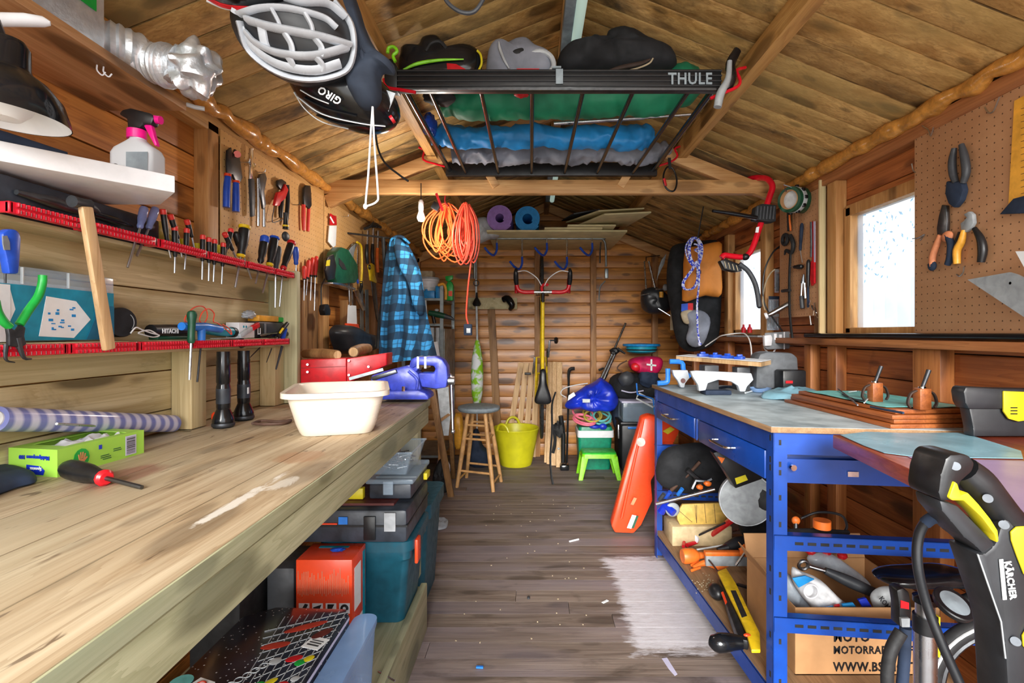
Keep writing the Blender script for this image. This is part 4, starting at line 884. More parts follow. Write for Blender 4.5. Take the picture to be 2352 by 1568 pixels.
t = T('tin_snips', 'snips with yellow handles and long grey blades beside the blue plaid shirt', 'snips', X(865, 760, -1.04)); t.p('handle', MB().prism(tr([(843, 610), (850, 604), (856, 608), (858, 630), (862, 646), (861, 650), (848, 644), (846, 628)], onX(-1.04)), (.012, 0, 0), bev=.003), 'yellow'); t.p('eye', MB().torus(X(849, 613, -1.027), (1, 0, 0), .013, .004), 'black'); t.p('blade', MB().prism(tr([(851, 646), (861, 650), (868, 720), (869, 745), (863, 730), (855, 680)], onX(-1.04)), (.006, 0, 0), bev=.001), 'dark_steel')
for i, (u, w_, lb) in enumerate(((800, 0, ''), (826, 1, 'pale galvanised bracket strip hanging behind the white hand saw'), (838, 1, 'second galvanised bracket strip right of the hand saw'))):
    if w_: one('bracket_strip', MB().prism(tr([(u, 665), (u + 7, 665), (u + 9, 790), (u + 2, 790)], onX(-1.08)), (.004, 0, 0)), 'galv', lb, 'bracket', 'galvanised strips behind the hand saw')
one('shears', MB().prism(tr([(798, 650), (806, 650), (808, 700), (800, 702)], onX(-1.06)), (.01, 0, 0), bev=.002).prism(tr([(812, 668), (820, 664), (834, 700), (836, 712), (830, 714), (818, 690)], onX(-1.06)), (.01, 0, 0), bev=.002), 'steel', 'steel shears with splayed blades above the white hand saw', 'shears')
t = T('hand_saw', 'hand saw hanging handle down with white blade and orange grip', 'saw', X(807, 765, -1.05)); t.p('blade', MB().prism(tr([(799, 700), (817, 702), (819, 745), (797, 744)], onX(-1.055)), (.003, 0, 0)), 'paper_white'); t.p('handle', MB().prism(tr([(791, 742), (818, 744), (823, 765), (812, 760), (800, 754), (790, 754)], onX(-1.06)), (.016, 0, 0), bev=.004), 'orange_red')
one('tool_pouch', MB().puff(tr([(757, 757), (770, 746), (790, 748), (815, 762), (846, 773), (846, 800), (818, 812), (775, 810), (764, 795), (757, 772)], onX(-1.05)), (.11, 0, 0), sub=3, back=.0), 'plastic_dark', 'black moulded case below the orange saw grip', 'case')
one('plank_offcut', MB().bx(XL - .045, XL - .004, 2.42, 2.60, .6, 1.42, bev=.003).bx(XL - .0035, XL, 2.42, 2.6, .6, 1.42, bev=.001), 'old_wood', 'old brown plank standing against the left wall under the red screwdrivers', 'plank')
# ================================================================ overhead shelf on the left, lamp, duct, ledge
one('overhead_shelf', MB().bx(-1.158, -.935, -.2, 1.355, 1.801, 1.823, bev=.002), 'shelf_wood', 'wide pine shelf board high on the left wall under the silver duct', 'shelf')
t = T('foil_carton', 'foil wrapped carton with a green label standing on the high pine shelf', 'carton', (-1.02, .97, 1.824)); t.p('carton', MB().bx(-1.10, -.95, .78, 1.115, 1.824, 2.02, bev=.006), 'foil')
t.p('label_patch', MB().bx(-.949, -.948, .86, 1.09, 1.90, 1.975), 'green'); t.p('lettering_rows', MB().bx(-.9478, -.9472, .90, 1.07, 1.955, 1.963).bx(-.9478, -.9472, .93, 1.07, 1.938, 1.945).bx(-.9478, -.9472, .95, 1.07, 1.922, 1.929), 'paper_white')
m = MB(); pts = [Vector((-1.0, 1.16, 1.875)), Vector((-.955, 1.20, 1.875)), P(300, 133, 1.22), P(340, 143, 1.22), P(385, 152, 1.22), P(420, 158, 1.22)]
sp = smooth_path(pts, 14); rs = [.047 + .0028 * math.sin(i * 1.9) + .003 * math.sin(i * .37) for i in range(len(sp))]
t = T('foil_duct', 'crinkled silver flexible duct lying on the high pine shelf', 'duct', (-.93, 1.2, 1.824)); t.p('hose', MB().tube(sp, rs, 24), 'foil')
t.p('crumpled_end', MB().ell(P(448, 160, 1.22), (.056, .056, .062), nz=.42, n=48), 'foil')
for u, v, lb in ((223, 163, 'left'), (238, 167, 'right')): p = Z(u, v - 14, 1.80); one('cup_hook', MB().tube([p, p + Vector((0, 0, -.012)), p + Vector((.006, .006, -.020)), p + Vector((.012, .008, -.012))], .0016, 8, sm=4), 'white', '%s of the two white cup hooks under the high pine shelf' % lb, 'hook', 'cup hooks under the pine shelf')
c = P(6, 268, .80)
t = T('desk_lamp', 'black desk lamp shade with white inside at the upper left edge', 'lamp', c); R_ = .083
t.p('shade', MB().lathe([(R_, 0), (R_ * .97, .012), (R_ * .86, .038), (R_ * .62, .062), (R_ * .40, .074), (R_ * .36, .08), (R_ * .34, .112), (R_ * .25, .124), (.0, .126)], c, (.06, 0, 1), 40, cap=False), 'black_gloss')
t.p('reflector', MB().lathe([(R_ * .985, .0005), (R_ * .93, .010), (R_ * .8, .034), (R_ * .5, .055), (.0, .06)], c, (.06, 0, 1), 40, cap=False), 'white_plastic'); t.p('bulb', MB().lathe([(.0, -.006), (.022, -.002), (.034, .012), (.037, .03), (.028, .05)], c, (.06, 0, 1), 24), 'bulb')
t.p('arm', MB().tube([c + Vector((0, 0, .12)), c + Vector((-.03, .0, .17)), c + Vector((-.16, .0, .20))], .007, 8, sm=3), 'black')
one('lamp_arm', MB().tube([P(-60, 44, .84), P(60, 46, .88), P(100, 50, .90), P(116, 54, .905)], [.011, .011, .009, .004], 12), 'white_plastic', 'white tapered rod reaching in at the top left corner', 'rod')
t = T('wall_ledge', 'white ledge board jutting out above the upper red rail', 'shelf', (-1.0, .95, 1.5))
t.p('board', MB().prism([(-1.158, .597, 1.50), (-.763, 1.07, 1.50), (-.868, 1.17, 1.50), (-1.158, 1.17, 1.50)], (0, 0, .036), bev=.002), 'white_plastic')
one('cable_reel', MB().tube([(-1.06, .80, 1.556), (-1.0, .90, 1.558), (-.93, 1.0, 1.552)], [.018, .020, .010], 12, sm=3), 'navy', 'dark grey blue roll lying on the white ledge', 'roll')
t = T('router_case', 'flat black case with silver parts under the white ledge on the upper shelf', 'case', (-.99, 1.0, 1.438)); t.p('shell', MB().bx(-1.03, -.966, .70, 1.30, 1.438, 1.492, bev=.006), 'vinyl')
t.p('nozzle', MB().tube([(-.958, .93, 1.462), (-.956, 1.00, 1.462), (-.956, 1.06, 1.458)], [.005, .012, .009], 10), 'dark_steel'); t.p('nozzle', MB().tube([(-.957, 1.09, 1.460), (-.957, 1.15, 1.458), (-.957, 1.2, 1.456)], [.008, .009, .003], 10), 'black_gloss')
one('green_cloth', MB().ell(X(362, 535, -1.0), (.02, .045, .028), nz=.4), 'olive', 'olive green sponge behind the upper red rail next to the blue handles', 'sponge')
for i, (u, v) in enumerate(((420, 556), (452, 566), (503, 570))): one('yellow_dowel', MB().cyl(X(u, v - 8, -.985), X(u + 2, v + 10, -.985), .008), 'karcher_yellow', 'yellow plug behind the upper rail, %s of three' % ORD[i], 'plug', 'yellow plugs behind the upper rail')
t = T('spray_bottle', 'grey trigger spray bottle with black and magenta head on the white ledge', 'bottle', (-.90, 1.15, 1.537)); c = Vector((-.897, 1.14, 1.5365))
t.p('bottle', loft(MB(), [rrect(c.x, c.y, w_, d_, r, 0, c.z + h) for w_, d_, r, h in ((.090, .05, .012, 0), (.096, .056, .014, .006), (.096, .056, .014, .068), (.088, .05, .016, .08), (.050, .04, .016, .094), (.030, .030, .013, .103), (.03, .03, .013, .108))]), 'bottle_grey')
t.p('label_patch', MB().bx(c.x - .004, c.x + .044, c.y - .0292, c.y - .0284, c.z + .008, c.z + .066), 'label_grey'); t.p('seal', MB().cyl((c.x - .028, c.y - .028, c.z + .032), (c.x - .028, c.y - .0295, c.z + .032), .008), 'black'); t.p('cap', MB().cyl((c.x - .003, c.y, c.z + .105), (c.x - .003, c.y, c.z + .125), .019), 'pink')
t.p('head', MB().prism([(c.x + a, c.y - .011, c.z + b_) for a, b_ in ((-.036, .158), (-.028, .168), (-.01, .172), (.036, .160), (.044, .150), (.038, .134), (.020, .136), (.012, .126), (-.016, .126), (-.018, .148))], (0, .022, 0), bev=.004), 'black')
t.p('trigger', MB().prism([(c.x + a, c.y - .006, c.z + b_) for a, b_ in ((.016, .136), (.034, .136), (.040, .112), (.047, .090), (.042, .088), (.030, .110))], (0, .012, 0), bev=.002), 'pink'); t.p('nozzle', MB().cyl((c.x + .036, c.y, c.z + .150), (c.x + .052, c.y, c.z + .148), .009), 'pink')
# ================================================================ helmets, bag and cords hanging at the left of the rack
def onE(c, r, R):
    Ri = R.transposed(); o0 = Ri @ (Vector((0, 0, H)) - c); 
    def f(u, v, k=1.0):
        d = Ri @ ray(u, v); A_ = sum((d[i] / r[i]) ** 2 for i in range(3)); B_ = 2 * sum(d[i] * o0[i] / r[i] ** 2 for i in range(3)); C_ = sum((o0[i] / r[i]) ** 2 for i in range(3)) - k * k
        D_ = max(0, B_ * B_ - 4 * A_ * C_); s_ = (-B_ - math.sqrt(D_)) / (2 * A_); return Vector((0, 0, H)) + ray(u, v) * s_
    return f
def smb(m, pts, r, fn, flat=.45, n=8, sub=5):
    m.tube([fn(u, v) for u, v in smooth_path2(pts, sub)], r, n, flat=flat); return m
def smooth_path2(pts, sub): return [(p.x, p.y) for p in smooth_path([Vector((u, v, 0)) for u, v in pts], sub)]
R_ = Matrix.Rotation(math.radians(22), 3, 'Y'); c = P(683, 80, 1.16); r = (.148, .11, .106)
t = T('bicycle_helmet', 'white vented bicycle helmet hanging nearest among the helmets', 'helmet', c)
t.p('liner', MB().ell(c, r, R_, 32), 'plastic_dark'); f = onE(c, tuple(k * 1.02 for k in r), R_)
for i, (px, rr) in enumerate((([(552, 34), (600, 20), (660, 20), (740, 40), (772, 64)], .0085), ([(572, 48), (620, 62), (680, 74), (740, 86), (800, 104)], .0115), ([(566, 76), (590, 100), (640, 122), (720, 128), (800, 108)], .0095), ([(556, 66), (580, 108), (640, 148), (720, 162), (782, 146)], .0085), ([(552, 50), (575, 115), (640, 165), (715, 182), (790, 165), (812, 120), (806, 60), (770, 10)], .0105), ([(640, -10), (690, 6), (750, 10), (790, 40)], .010), ([(548, 34), (560, 0), (600, -20)], .010))):
    t.p('rib', smb(MB(), px, rr * 1.55, f, .42), 'silver_plastic')
for px in ([(625, 22), (640, 50), (645, 66)], [(700, 30), (716, 60), (718, 82)], [(600, 58), (606, 92), (612, 110)], [(650, 70), (668, 100), (672, 124)], [(722, 86), (738, 108), (736, 126)], [(655, 122), (668, 140), (672, 154)], [(722, 128), (738, 146), (736, 160)]): t.p('cross_rib', smb(MB(), px, .0095, f, .5), 'silver_plastic')
R2 = Matrix.Rotation(math.radians(24), 3, 'Y'); c = P(792, 218, 1.27); r = (.148, .10, .078)
t = T('bicycle_helmet', 'black bicycle helmet with white pinstripes and lettering below the white one', 'helmet', c); t.p('shell', MB().ell(c, r, R2, 32), 'black_gloss'); f = onE(c, tuple(k * 1.01 for k in r), R2)
for px in ([(690, 207), (720, 224), (755, 238)], [(682, 222), (740, 262), (830, 284), (885, 290)], [(675, 212), (700, 250), (740, 280), (800, 296)]): t.p('pinstripe', smb(MB(), px, .0014, f, 1), 'paper_white')
for px in ([(700, 226), (750, 250), (820, 268)], [(730, 266), (780, 284), (840, 290)]): t.p('vent', smb(MB(), px, .006, f, .3), 'black_matt')
nrm = (f(765, 205) - c).normalized(); a = f(790, 232); b_ = f(730, 196)
t.text('lettering', 'GIRO', a + (Vector((0, -1, 0)) * .008), b_ - a, Vector((.35, 0, -1)), .026, 'paper_white')
t.p('rear_light', MB().cyl(P(898, 276, 1.22), P(904, 272, 1.22), .010), 'red'); t.p('strap', MB().prism(tr([(874, 202), (908, 214), (892, 256), (884, 240)], onY(1.23)), (0, .004, 0)), 'light_grey'); t.p('strap_edge', MB().tube(tr([(872, 200), (890, 250)], onY(1.228)), .002, 6), 'red')
c = P(575, -52, 1.06); R3 = Matrix.Rotation(math.radians(4), 3, 'Y'); r = (.118, .10, .068); t = T('bicycle_helmet', 'black helmet with a red and white rim cut off by the top edge', 'helmet', c); t.p('shell', MB().ell(c, r, R3, 32), 'black_gloss'); f = onE(c, tuple(k * 1.015 for k in r), R3)
t.p('rim', smb(MB(), [(468, -10), (510, 12), (560, 19), (620, 18), (670, 6)], .006, f, .5), 'red'); t.p('rim', smb(MB(), [(474, 2), (515, 19), (565, 23), (610, 22)], .003, f, .6), 'paper_white')
t = T('dry_bag', 'dark blue grey drawstring bag hanging between the helmets and the rack', 'bag', P(830, 250, 1.3)); t.p('bag', MB().puff(tr([(782, -30), (815, -10), (838, 60), (868, 120), (905, 152), (903, 172), (884, 168), (874, 178), (876, 225), (862, 250), (838, 252), (818, 232), (800, 190), (816, 150), (828, 90), (812, 30)], onY(1.20)), (0, -.05, 0), nz=.016, sub=2), 'dark_cloth')
t.p('drawstring', MB().tube(tr([(856, 245), (852, 300), (846, 400), (840, 468), (846, 472), (866, 462), (868, 440), (860, 330), (856, 246)], onY(1.15)), .0024, 6, sm=4), 'white_cord'); t.p('knot', MB().ell(P(839, 474, 1.15), (.005, .005, .007)), 'white_cord')
t.p('strap', MB().tube([P(800, -20, 1.21), (-.52, 1.31, 2.16)], .006, 6), 'black_matt')
one('thin_cable', MB().tube([P(861, 290, 1.5), P(868, 340, 1.5), P(885, 375, 1.5), P(915, 400, 1.5), P(938, 416, 1.5)], .003, 8, sm=5), 'cable_black', 'thin black cable dangling right of the white drawstring', 'cable')
one('ceiling_cable', MB().tube([P(1015, -20, 1.2), P(1030, 8, 1.2), P(1060, 28, 1.2), P(1090, 26, 1.2), P(1112, -6, 1.2), P(1116, -30, 1.2)], .005, 8, sm=5), 'dark_grey', 'grey cable looping down from the ceiling at the top edge', 'cable')
one('s_hook', MB().tube(tr([(890, 122), (893, 110), (905, 108), (912, 118), (903, 128), (908, 142)], onY(1.66)), .0055, 8, sm=5), 'lime', 'lime green S hook at the left end of the roof rack', 'hook')
# ================================================================ roof rack hung under the ridge
t = T('roof_rack', 'black ladder-like steel roof rack hung flat under the ceiling, lettered THULE', 'roof rack', (.1, 2.2, 2.04))
t.p('front_rail', MB().bx(-.455, .64, 1.69, 1.72, 2.020, 2.092, bev=.004), 'black'); m = MB(); [m.bx(-.455, .64, 1.686, 1.69, z, z + .004) for z in (2.032, 2.048, 2.066, 2.082)]; t.p('rail_grooves', m, 'plastic_dark')
t.p('rail_lip', MB().bx(-.455, .62, 1.684, 1.69, 2.018, 2.024), 'dark_steel'); t.p('rear_rail', MB().bx(-.455, .66, 2.635, 2.662, 2.030, 2.10, bev=.004), 'black')
for x in (-.35, -.176, 0, .175, .347, .537): t.p('bar', MB().tube([(x, 1.70, 2.030), (x * .99 - .002, 2.645, 2.044)], .0085, 10), 'black_gloss')
for a, b_ in ((-.44, -.435), (.625, .64)): t.p('side_rail', MB().tube([(a, 1.70, 2.04), (b_, 2.645, 2.06)], .012, 10), 'black_gloss')
t.text('lettering', 'THULE', (.458, 1.6855, 2.038), (1, 0, 0), (0, 0, 1), .054, 'label_grey', ext=.001)
t.p('clamp_foot', MB().tube([(.665, 1.70, 2.02), (.672, 1.68, 2.06), (.665, 1.68, 2.10), (.69, 1.68, 2.15)], [.012, .016, .018, .014], 10, sm=4, flat=.7), 'black_gloss'); t.p('clamp_handle', MB().tube([P(1648, 246, 1.66), P(1655, 215, 1.66), P(1672, 180, 1.66), P(1676, 140, 1.66)], [.013, .014, .010, .008], 10, sm=4), 'mag_grey')
t.p('left_foot', MB().prism([(-.50, 1.69, 2.03), (-.455, 1.69, 2.02), (-.455, 1.69, 2.10), (-.475, 1.69, 2.13), (-.50, 1.69, 2.12)], (0, .05, 0), bev=.005), 'black')
t.p('strap', MB().box((.092, 1.682, 2.062), (.024, .004, .05), rz=0), 'label_grey'); t.p('strap', MB().box((.083, 1.70, 2.096), (.03, .03, .006)), 'label_grey')
def rod(px, y, lb, x=None): return one('rack_hook', MB().tube([P(u, v, yy) for (u, v), yy in zip(px, y)], .0055, 8, sm=3), 'red_gloss', lb, 'hook', 'red hooks holding the roof rack')
rod([(882, 182), (888, 200), (920, 206), (955, 212)], (1.7, 1.69, 1.68, 1.68), 'red hook at the front left corner of the roof rack'); rod([(1712, 155), (1692, 162), (1700, 185), (1692, 200), (1660, 214), (1632, 226)], (1.74, 1.71, 1.69, 1.68, 1.68, 1.68), 'red hook at the front right corner of the roof rack')
rod([(962, 338), (974, 346), (972, 366), (1000, 376), (1022, 382)], (2.62,) * 5, 'dark red hook at the rear left corner of the roof rack'); rod([(1562, 336), (1550, 342), (1556, 358), (1540, 372), (1508, 382)], (2.62,) * 5, 'red hook at the rear right corner of the roof rack')
def blob(pts, rs, flat, nz, seed, n=36, f=9):
    m = MB().tube(pts, rs, n, sm=16, flat=flat)
    for v in m.b.verts: q = v.co * f + Vector((seed, 0, 0)); q2 = q * 2.6; q3 = Vector((q.x * 3, q.y, q.z)); v.co += (Vector((mnoise.noise(q) * .3, mnoise.noise(q + Vector((5, 2, 1))), mnoise.noise(q + Vector((1, 8, 3))))) + Vector((0, mnoise.noise(q2), mnoise.noise(q2 + Vector((3, 3, 3))))) * .45 + Vector((0, .3, abs(mnoise.noise(q3)) * 1.1 - .3))) * nz * 1.15
    return m
one('tent_bag', blob([(-.36, 2.0, 2.10), (-.28, 1.99, 2.125), (-.05, 1.98, 2.13), (.2, 1.97, 2.13), (.45, 1.95, 2.135), (.58, 1.93, 2.155), (.64, 1.92, 2.165)], [.03, .075, .085, .083, .088, .09, .055], .9, .012, 1), 'tarp_green', 'long green fabric bag lying on the roof rack', 'bag', ang=60)
one('blue_sleeping_bag', blob([(-.47, 2.30, 2.085), (-.4, 2.3, 2.10), (-.1, 2.29, 2.10), (.25, 2.3, 2.10), (.5, 2.3, 2.10), (.56, 2.3, 2.10)], [.02, .046, .05, .05, .052, .03], 1, .016, 7, f=12), 'sky_cloth', 'crumpled bright blue fabric roll behind the green bag on the rack', 'bag', ang=60)
one('grey_groundsheet', blob([(-.40, 2.50, 2.085), (-.32, 2.5, 2.10), (-.1, 2.51, 2.10), (.2, 2.5, 2.10), (.5, 2.5, 2.10), (.66, 2.5, 2.115), (.70, 2.5, 2.12)], [.03, .048, .05, .05, .05, .045, .01], 1, .022, 13, f=11), 'grey_cloth', 'crumpled grey fabric roll at the rear of the roof rack', 'bag', ang=60)
t = T('tent_pole', 'silver grey metal pole lying between the green and blue rolls', 'pole', (.4, 2.14, 2.06)); t.p('tube', MB().cyl(P(1272, 283, 2.15), P(1480, 270, 2.15), .0085), 'alu'); t.p('tip', MB().cyl(P(1480, 270, 2.15), P(1592, 262, 2.15), .0055), 'steel')
one('blue_stuff_sack', MB().ell((-.45, 2.2, 2.115), (.03, .06, .045), nz=.4), 'blue', 'small dark blue stuff sack at the left end of the rack', 'bag')
def shoe(pts, y, d_, nm, m_, lb, **k): return one(nm, MB().puff(tr(pts, onY(y)), (0, -d_, 0), sub=3, **k), m_, lb, 'shoe')
t = T('cycling_shoe', 'shiny black cycling shoe with lime stripes on the left of the rack', 'shoe', P(1010, 200, 1.8)); y = 1.80
t.p('upper', MB().puff(tr([(920, 128), (925, 112), (960, 112), (972, 92), (1000, 86), (1018, 96), (1036, 118), (1080, 110), (1102, 122), (1108, 150), (1090, 185), (1000, 200), (930, 190), (915, 160)], onY(y)), (0, -.05, 0), sub=3, nz=.004), 'black_gloss')
t.p('stripe', MB().tube(tr([(926, 160), (960, 146), (1010, 138), (1065, 136)], onY(y - .055)), [.003, .006, .005, .002], 8, sm=4), 'lime'); t.p('heel_loop', MB().tube(tr([(1096, 116), (1104, 126), (1106, 146), (1098, 164)], onY(y - .04)), .004, 8, sm=4), 'karcher_yellow')
t.p('strap', MB().tube(tr([(978, 118), (990, 100), (1010, 96), (1026, 112)], onY(y - .045)), .007, 8, sm=4), 'black_matt'); t.p('sole_patch', MB().prism(tr([(1026, 146), (1048, 148), (1078, 164), (1028, 164)], onY(y - .052)), (0, -.004, 0), bev=.001), 'red')
t = T('cycling_shoe', 'grey suede shoe with a pale strap in the middle of the rack', 'shoe', P(1195, 200, 1.8)); t.p('upper', MB().puff(tr([(1120, 130), (1130, 104), (1145, 98), (1160, 108), (1185, 96), (1210, 94), (1232, 112), (1262, 124), (1272, 145), (1270, 175), (1200, 195), (1122, 190)], onY(y)), (0, -.05, 0), sub=3, nz=.006), 'grey_cloth')
t.p('tongue', MB().tube(tr([(1146, 96), (1148, 112), (1158, 138), (1170, 158)], onY(y - .055)), [.004, .009, .008, .004], 8, sm=4, flat=.6), 'light_grey'); t.p('toe_cap', MB().tube(tr([(1205, 126), (1240, 118), (1264, 128), (1272, 150), (1262, 168)], onY(y - .045)), .009, 8, sm=4), 'light_grey'); t.p('sole_patch', MB().bx(P(1188, 0, y).x, P(1238, 0, y).x, y - .062, y - .058, P(0, 166, y - .06).z, P(0, 158, y - .06).z), 'red')
t.p('opening', MB().puff(tr([(1175, 118), (1200, 110), (1218, 118), (1205, 124), (1185, 126)], onY(y - .05)), (0, -.006, 0), sub=3), 'black_matt')
one('spiked_overshoe', MB().ell(P(1010, 226, 1.85), (.06, .045, .022), nz=.3), 'black_matt', 'black shoe sole hanging through the rack bars at the left', 'shoe')
one('red_cleat', MB().ell(P(1197, 216, 1.85), (.026, .02, .012), nz=.3), 'red', 'small red cleat seen below the front rail of the rack', 'cleat')
one('black_jacket', MB().puff(tr([(1280, 138), (1300, 118), (1336, 128), (1340, 108), (1385, 108), (1390, 92), (1420, 84), (1462, 90), (1505, 112), (1542, 130), (1540, 165), (1400, 175), (1290, 172)], onY(1.88)), (0, -.10, 0), sub=3, nz=.018, f=9), 'black_cloth', 'crumpled black jacket lying on the green bag in the rack', 'clothing', ang=60)
t = T('spiked_glove', 'open clip of gold and pale studs on the front rail of the rack', 'accessory', P(1450, 160, 1.76)); t.p('edge', MB().tube(tr([(1396, 168), (1424, 165), (1460, 158), (1490, 146), (1500, 134)], onY(1.77)), .003, 8, sm=4), 'tan'); t.p('studs', MB().tube(tr([(1400, 162), (1430, 154), (1470, 146), (1494, 136)], onY(1.775)), [.004, .007, .007, .003], 6, sm=4), 'leather')
t = T('carabiner', 'black screwgate carabiner hanging on a strap at the tie beam', 'carabiner', P(1540, 440, 2.60)); t.p('ring', MB().tube(tr([(1532, 384), (1524, 402), (1526, 424), (1536, 437), (1548, 438), (1554, 424), (1553, 404), (1544, 386)], onY(2.62)), .0045, 10, sm=5, closed=True), 'black_gloss')
t.p('sleeve', MB().cyl(P(1525, 410, 2.62), P(1529, 427, 2.62), .0075), 'red'); t.p('strap', MB().prism(tr([(1534, 362), (1541, 362), (1542, 388), (1536, 388)], onY(2.61)), (0, .004, 0)), 'black_matt')
# ceiling light
for i, (y0, y1) in enumerate(((.82, 2.05), (3.1, 4.3))):
    t = T('strip_light', ('near', 'far')[i] + ' fluorescent strip light fixed along the ridge beam', 'light', (RX + .02, (y0 + y1) / 2, 2.36), 'strip lights along the ridge'); t.p('housing', MB().bx(RX - .026, RX + .012, y0, y1, 2.325, 2.364, bev=.004), 'label_grey'); t.p('diffuser', MB().cyl((RX + .030, y0 + .03, 2.335), (RX + .030, y1 - .03, 2.335), .020), 'tube_glass'); t.p('end_cap', MB().cyl((RX + .030, y1 - .028, 2.335), (RX + .030, y1 - .008, 2.335), .021), 'light_grey')
c = P(967, 482, 2.62); t = T('light_bulb', 'bare white bulb hanging from a short wire under the tie beam', 'light bulb', c); t.p('glass', MB().lathe([(.0, -.062), (.014, -.058), (.021, -.044), (.021, -.034), (.014, -.012), (.012, 0)], c + Vector((0, 0, .0)), n=24), 'bulb'); t.p('socket', MB().lathe([(.0125, -.004), (.0135, 0), (.0135, .04), (.008, .052)], c, n=20), 'white_plastic'); t.p('wire', MB().cyl(c + Vector((0, 0, .05)), c + Vector((0, 0, .14)), .0025), 'cable_black'); bl = bpy.data.lights.new('bulb_light', 'POINT'); bl.energy = 5; bl.color = (1, .93, .82); bl.shadow_soft_size = .05; blo = bpy.data.objects.new('bulb_light', bl); COL.objects.link(blo); blo.location = c + Vector((0, -.03, -.10))
t = T('battery_tool', 'black square gadget on a red strap under the tie beam', 'gadget', P(1000, 490, 2.62)); t.p('body', MB().box(P(1002, 474, 2.62), (.042, .03, .04), R=Matrix.Rotation(.5, 3, 'Y'), bev=.004), 'black'); t.p('strap', MB().bar(P(1002, 444, 2.60), P(1017, 484, 2.60), .006, .013, up=(1, 0, 0)), 'red')
# orange extension leads
def hank(nm, cx, w_, v0, v1, y, m_, lb, seed, n):
    random.seed(seed); t = T(nm, lb, 'extension lead', P(cx, v1, y)); m = MB()
    for k in range(n):
        a = cx + random.uniform(-8, 8); ww = w_ * random.uniform(.35, 1); vb = v1 - random.uniform(0, 45); sh = random.uniform(-w_, w_) * .35; yy = y + random.uniform(-.03, .03)
        m.tube([P(a, v0 + random.uniform(-4, 6), yy), P(a - ww * .45 + sh, v0 + (vb - v0) * .3, yy), P(a - ww * .6 + sh, v0 + (vb - v0) * .7, yy + .01), P(a + sh, vb, yy), P(a + ww * .55 + sh, v0 + (vb - v0) * .72, yy - .01), P(a + ww * .4 + sh, v0 + (vb - v0) * .3, yy)], .0042, 6, sm=5, closed=True)
    t.p('coils', m, m_); return t
t = hank('orange_lead', 1026, 62, 470, 606, 2.78, 'cord_orange', 'loosely looped orange extension lead hanging left of the redder one', 3, 15)
t.p('hook', MB().tube([P(1024, 444, 2.76), P(1022, 462, 2.76), P(1030, 474, 2.76)], .004, 8, sm=4), 'dark_red')
t = hank('orange_lead', 1070, 34, 468, 612, 2.76, 'cord_red', 'tightly bundled red-orange extension lead with its socket dangling', 8, 15)
t.p('tail', MB().tube([P(1078, 500, 2.74), P(1083, 580, 2.74), P(1075, 660, 2.74), P(1071, 720, 2.74), P(1075, 744, 2.74)], .0045, 8, sm=5), 'cord_red'); t.p('socket', MB().box(P(1075, 757, 2.74), (.045, .03, .062), bev=.006), 'navy'); t.p('socket_face', MB().box(P(1076, 759, 2.722), (.022, .002, .026), bev=.002), 'light_grey')
# ================================================================ back of the shed
BW = YB - .016
# blue plaid shirt hanging on the left
def shirt(s, q):
    L = smooth_path([Vector((893, 560, 0)), Vector((884, 620, 0)), Vector((876, 710, 0)), Vector((868, 836, 0))], 8); R_ = smooth_path([Vector((925, 543, 0)), Vector((962, 620, 0)), Vector((978, 720, 0)), Vector((1002, 820, 0))], 8)
    k = q * (len(L) - 1); i = min(int(k), len(L) - 2); f = k - i; a = L[i].lerp(L[i + 1], f); b_ = R_[i].lerp(R_[i + 1], f); p = a.lerp(b_, s)
    y = 3.0 - .07 * math.sin(math.pi * s) - q * .022 * math.cos(s * 19 + q * 2) - .01 * math.sin(q * 11 + s * 6)
    return P(p.x, p.y, y)
t = T('plaid_shirt', 'blue and black plaid shirt hanging on the left wall behind the vise', 'shirt', P(930, 835, 3.0)); t.p('body', MB().sheet(shirt, 44, 40, .008), 'plaid', ang=70)
t.p('sleeve', MB().puff(tr([(905, 548), (930, 560), (960, 620), (974, 680), (972, 720), (955, 715), (940, 660), (912, 600)], onY(2.93)), (0, -.05, 0), sub=3, nz=.014), 'plaid', ang=70); t.p('collar', MB().tube([P(895, 575, 2.96), P(900, 550, 2.95), P(920, 543, 2.94), P(940, 558, 2.93)], [.012, .016, .016, .01], 10, sm=4, flat=.6), 'plaid')
t.p('hanger_strap', MB().tube([P(880, 545, 3.0), P(884, 640, 3.02), P(872, 740, 3.02), P(868, 800, 3.02)], .012, 8, sm=3), 'black_matt'); t.p('hook', MB().tube([(XL, 3.0, 1.80), P(880, 545, 3.0), P(905, 548, 2.98)], .006, 8), 'iron')
# metal shelving
t = T('metal_shelving', 'grey steel shelving unit in the back left corner', 'shelving', (-.93, 4.5, 0)); x0, x1, y0, y1 = -1.08, -.76, 4.22, 4.82
for x in (x0, x1):
    for y in (y0, y1): t.p('post', MB().bx(x - .014, x + .014, y - .014, y + .014, 0, 1.62), 'galv')
for z in (.15, .72, 1.26, 1.475): t.p('shelf_board', MB().bx(x0, x1, y0, y1, z, z + .02), 'galv')
t.p('side_sheet', MB().bx(x1 + .014, x1 + .018, y0 + .02, y1 - .05, .68, 1.24), 'galv')
t = T('paint_bucket', 'white plastic bucket with blue mark on the steel shelf in the corner', 'bucket', (-.92, 4.36, 1.497)); c = (-.905, 4.37, 1.497)
t.p('pail', MB().lathe([(.075, 0), (.078, .01), (.088, .15), (.094, .155), (.094, .17), (.086, .17)], c, n=28), 'white'); t.p('print', MB().lathe([(.0835, .05), (.0865, .10)], c, (0, 0, 1), 28), 'drop'); t.p('mark', MB().ell((-.905, 4.288, 1.57), (.014, .004, .014)), 'sky_blue'); t.p('lid', MB().lathe([(.097, .168), (.099, .174), (.092, .186), (0, .186)], c, n=28), 'light_grey')
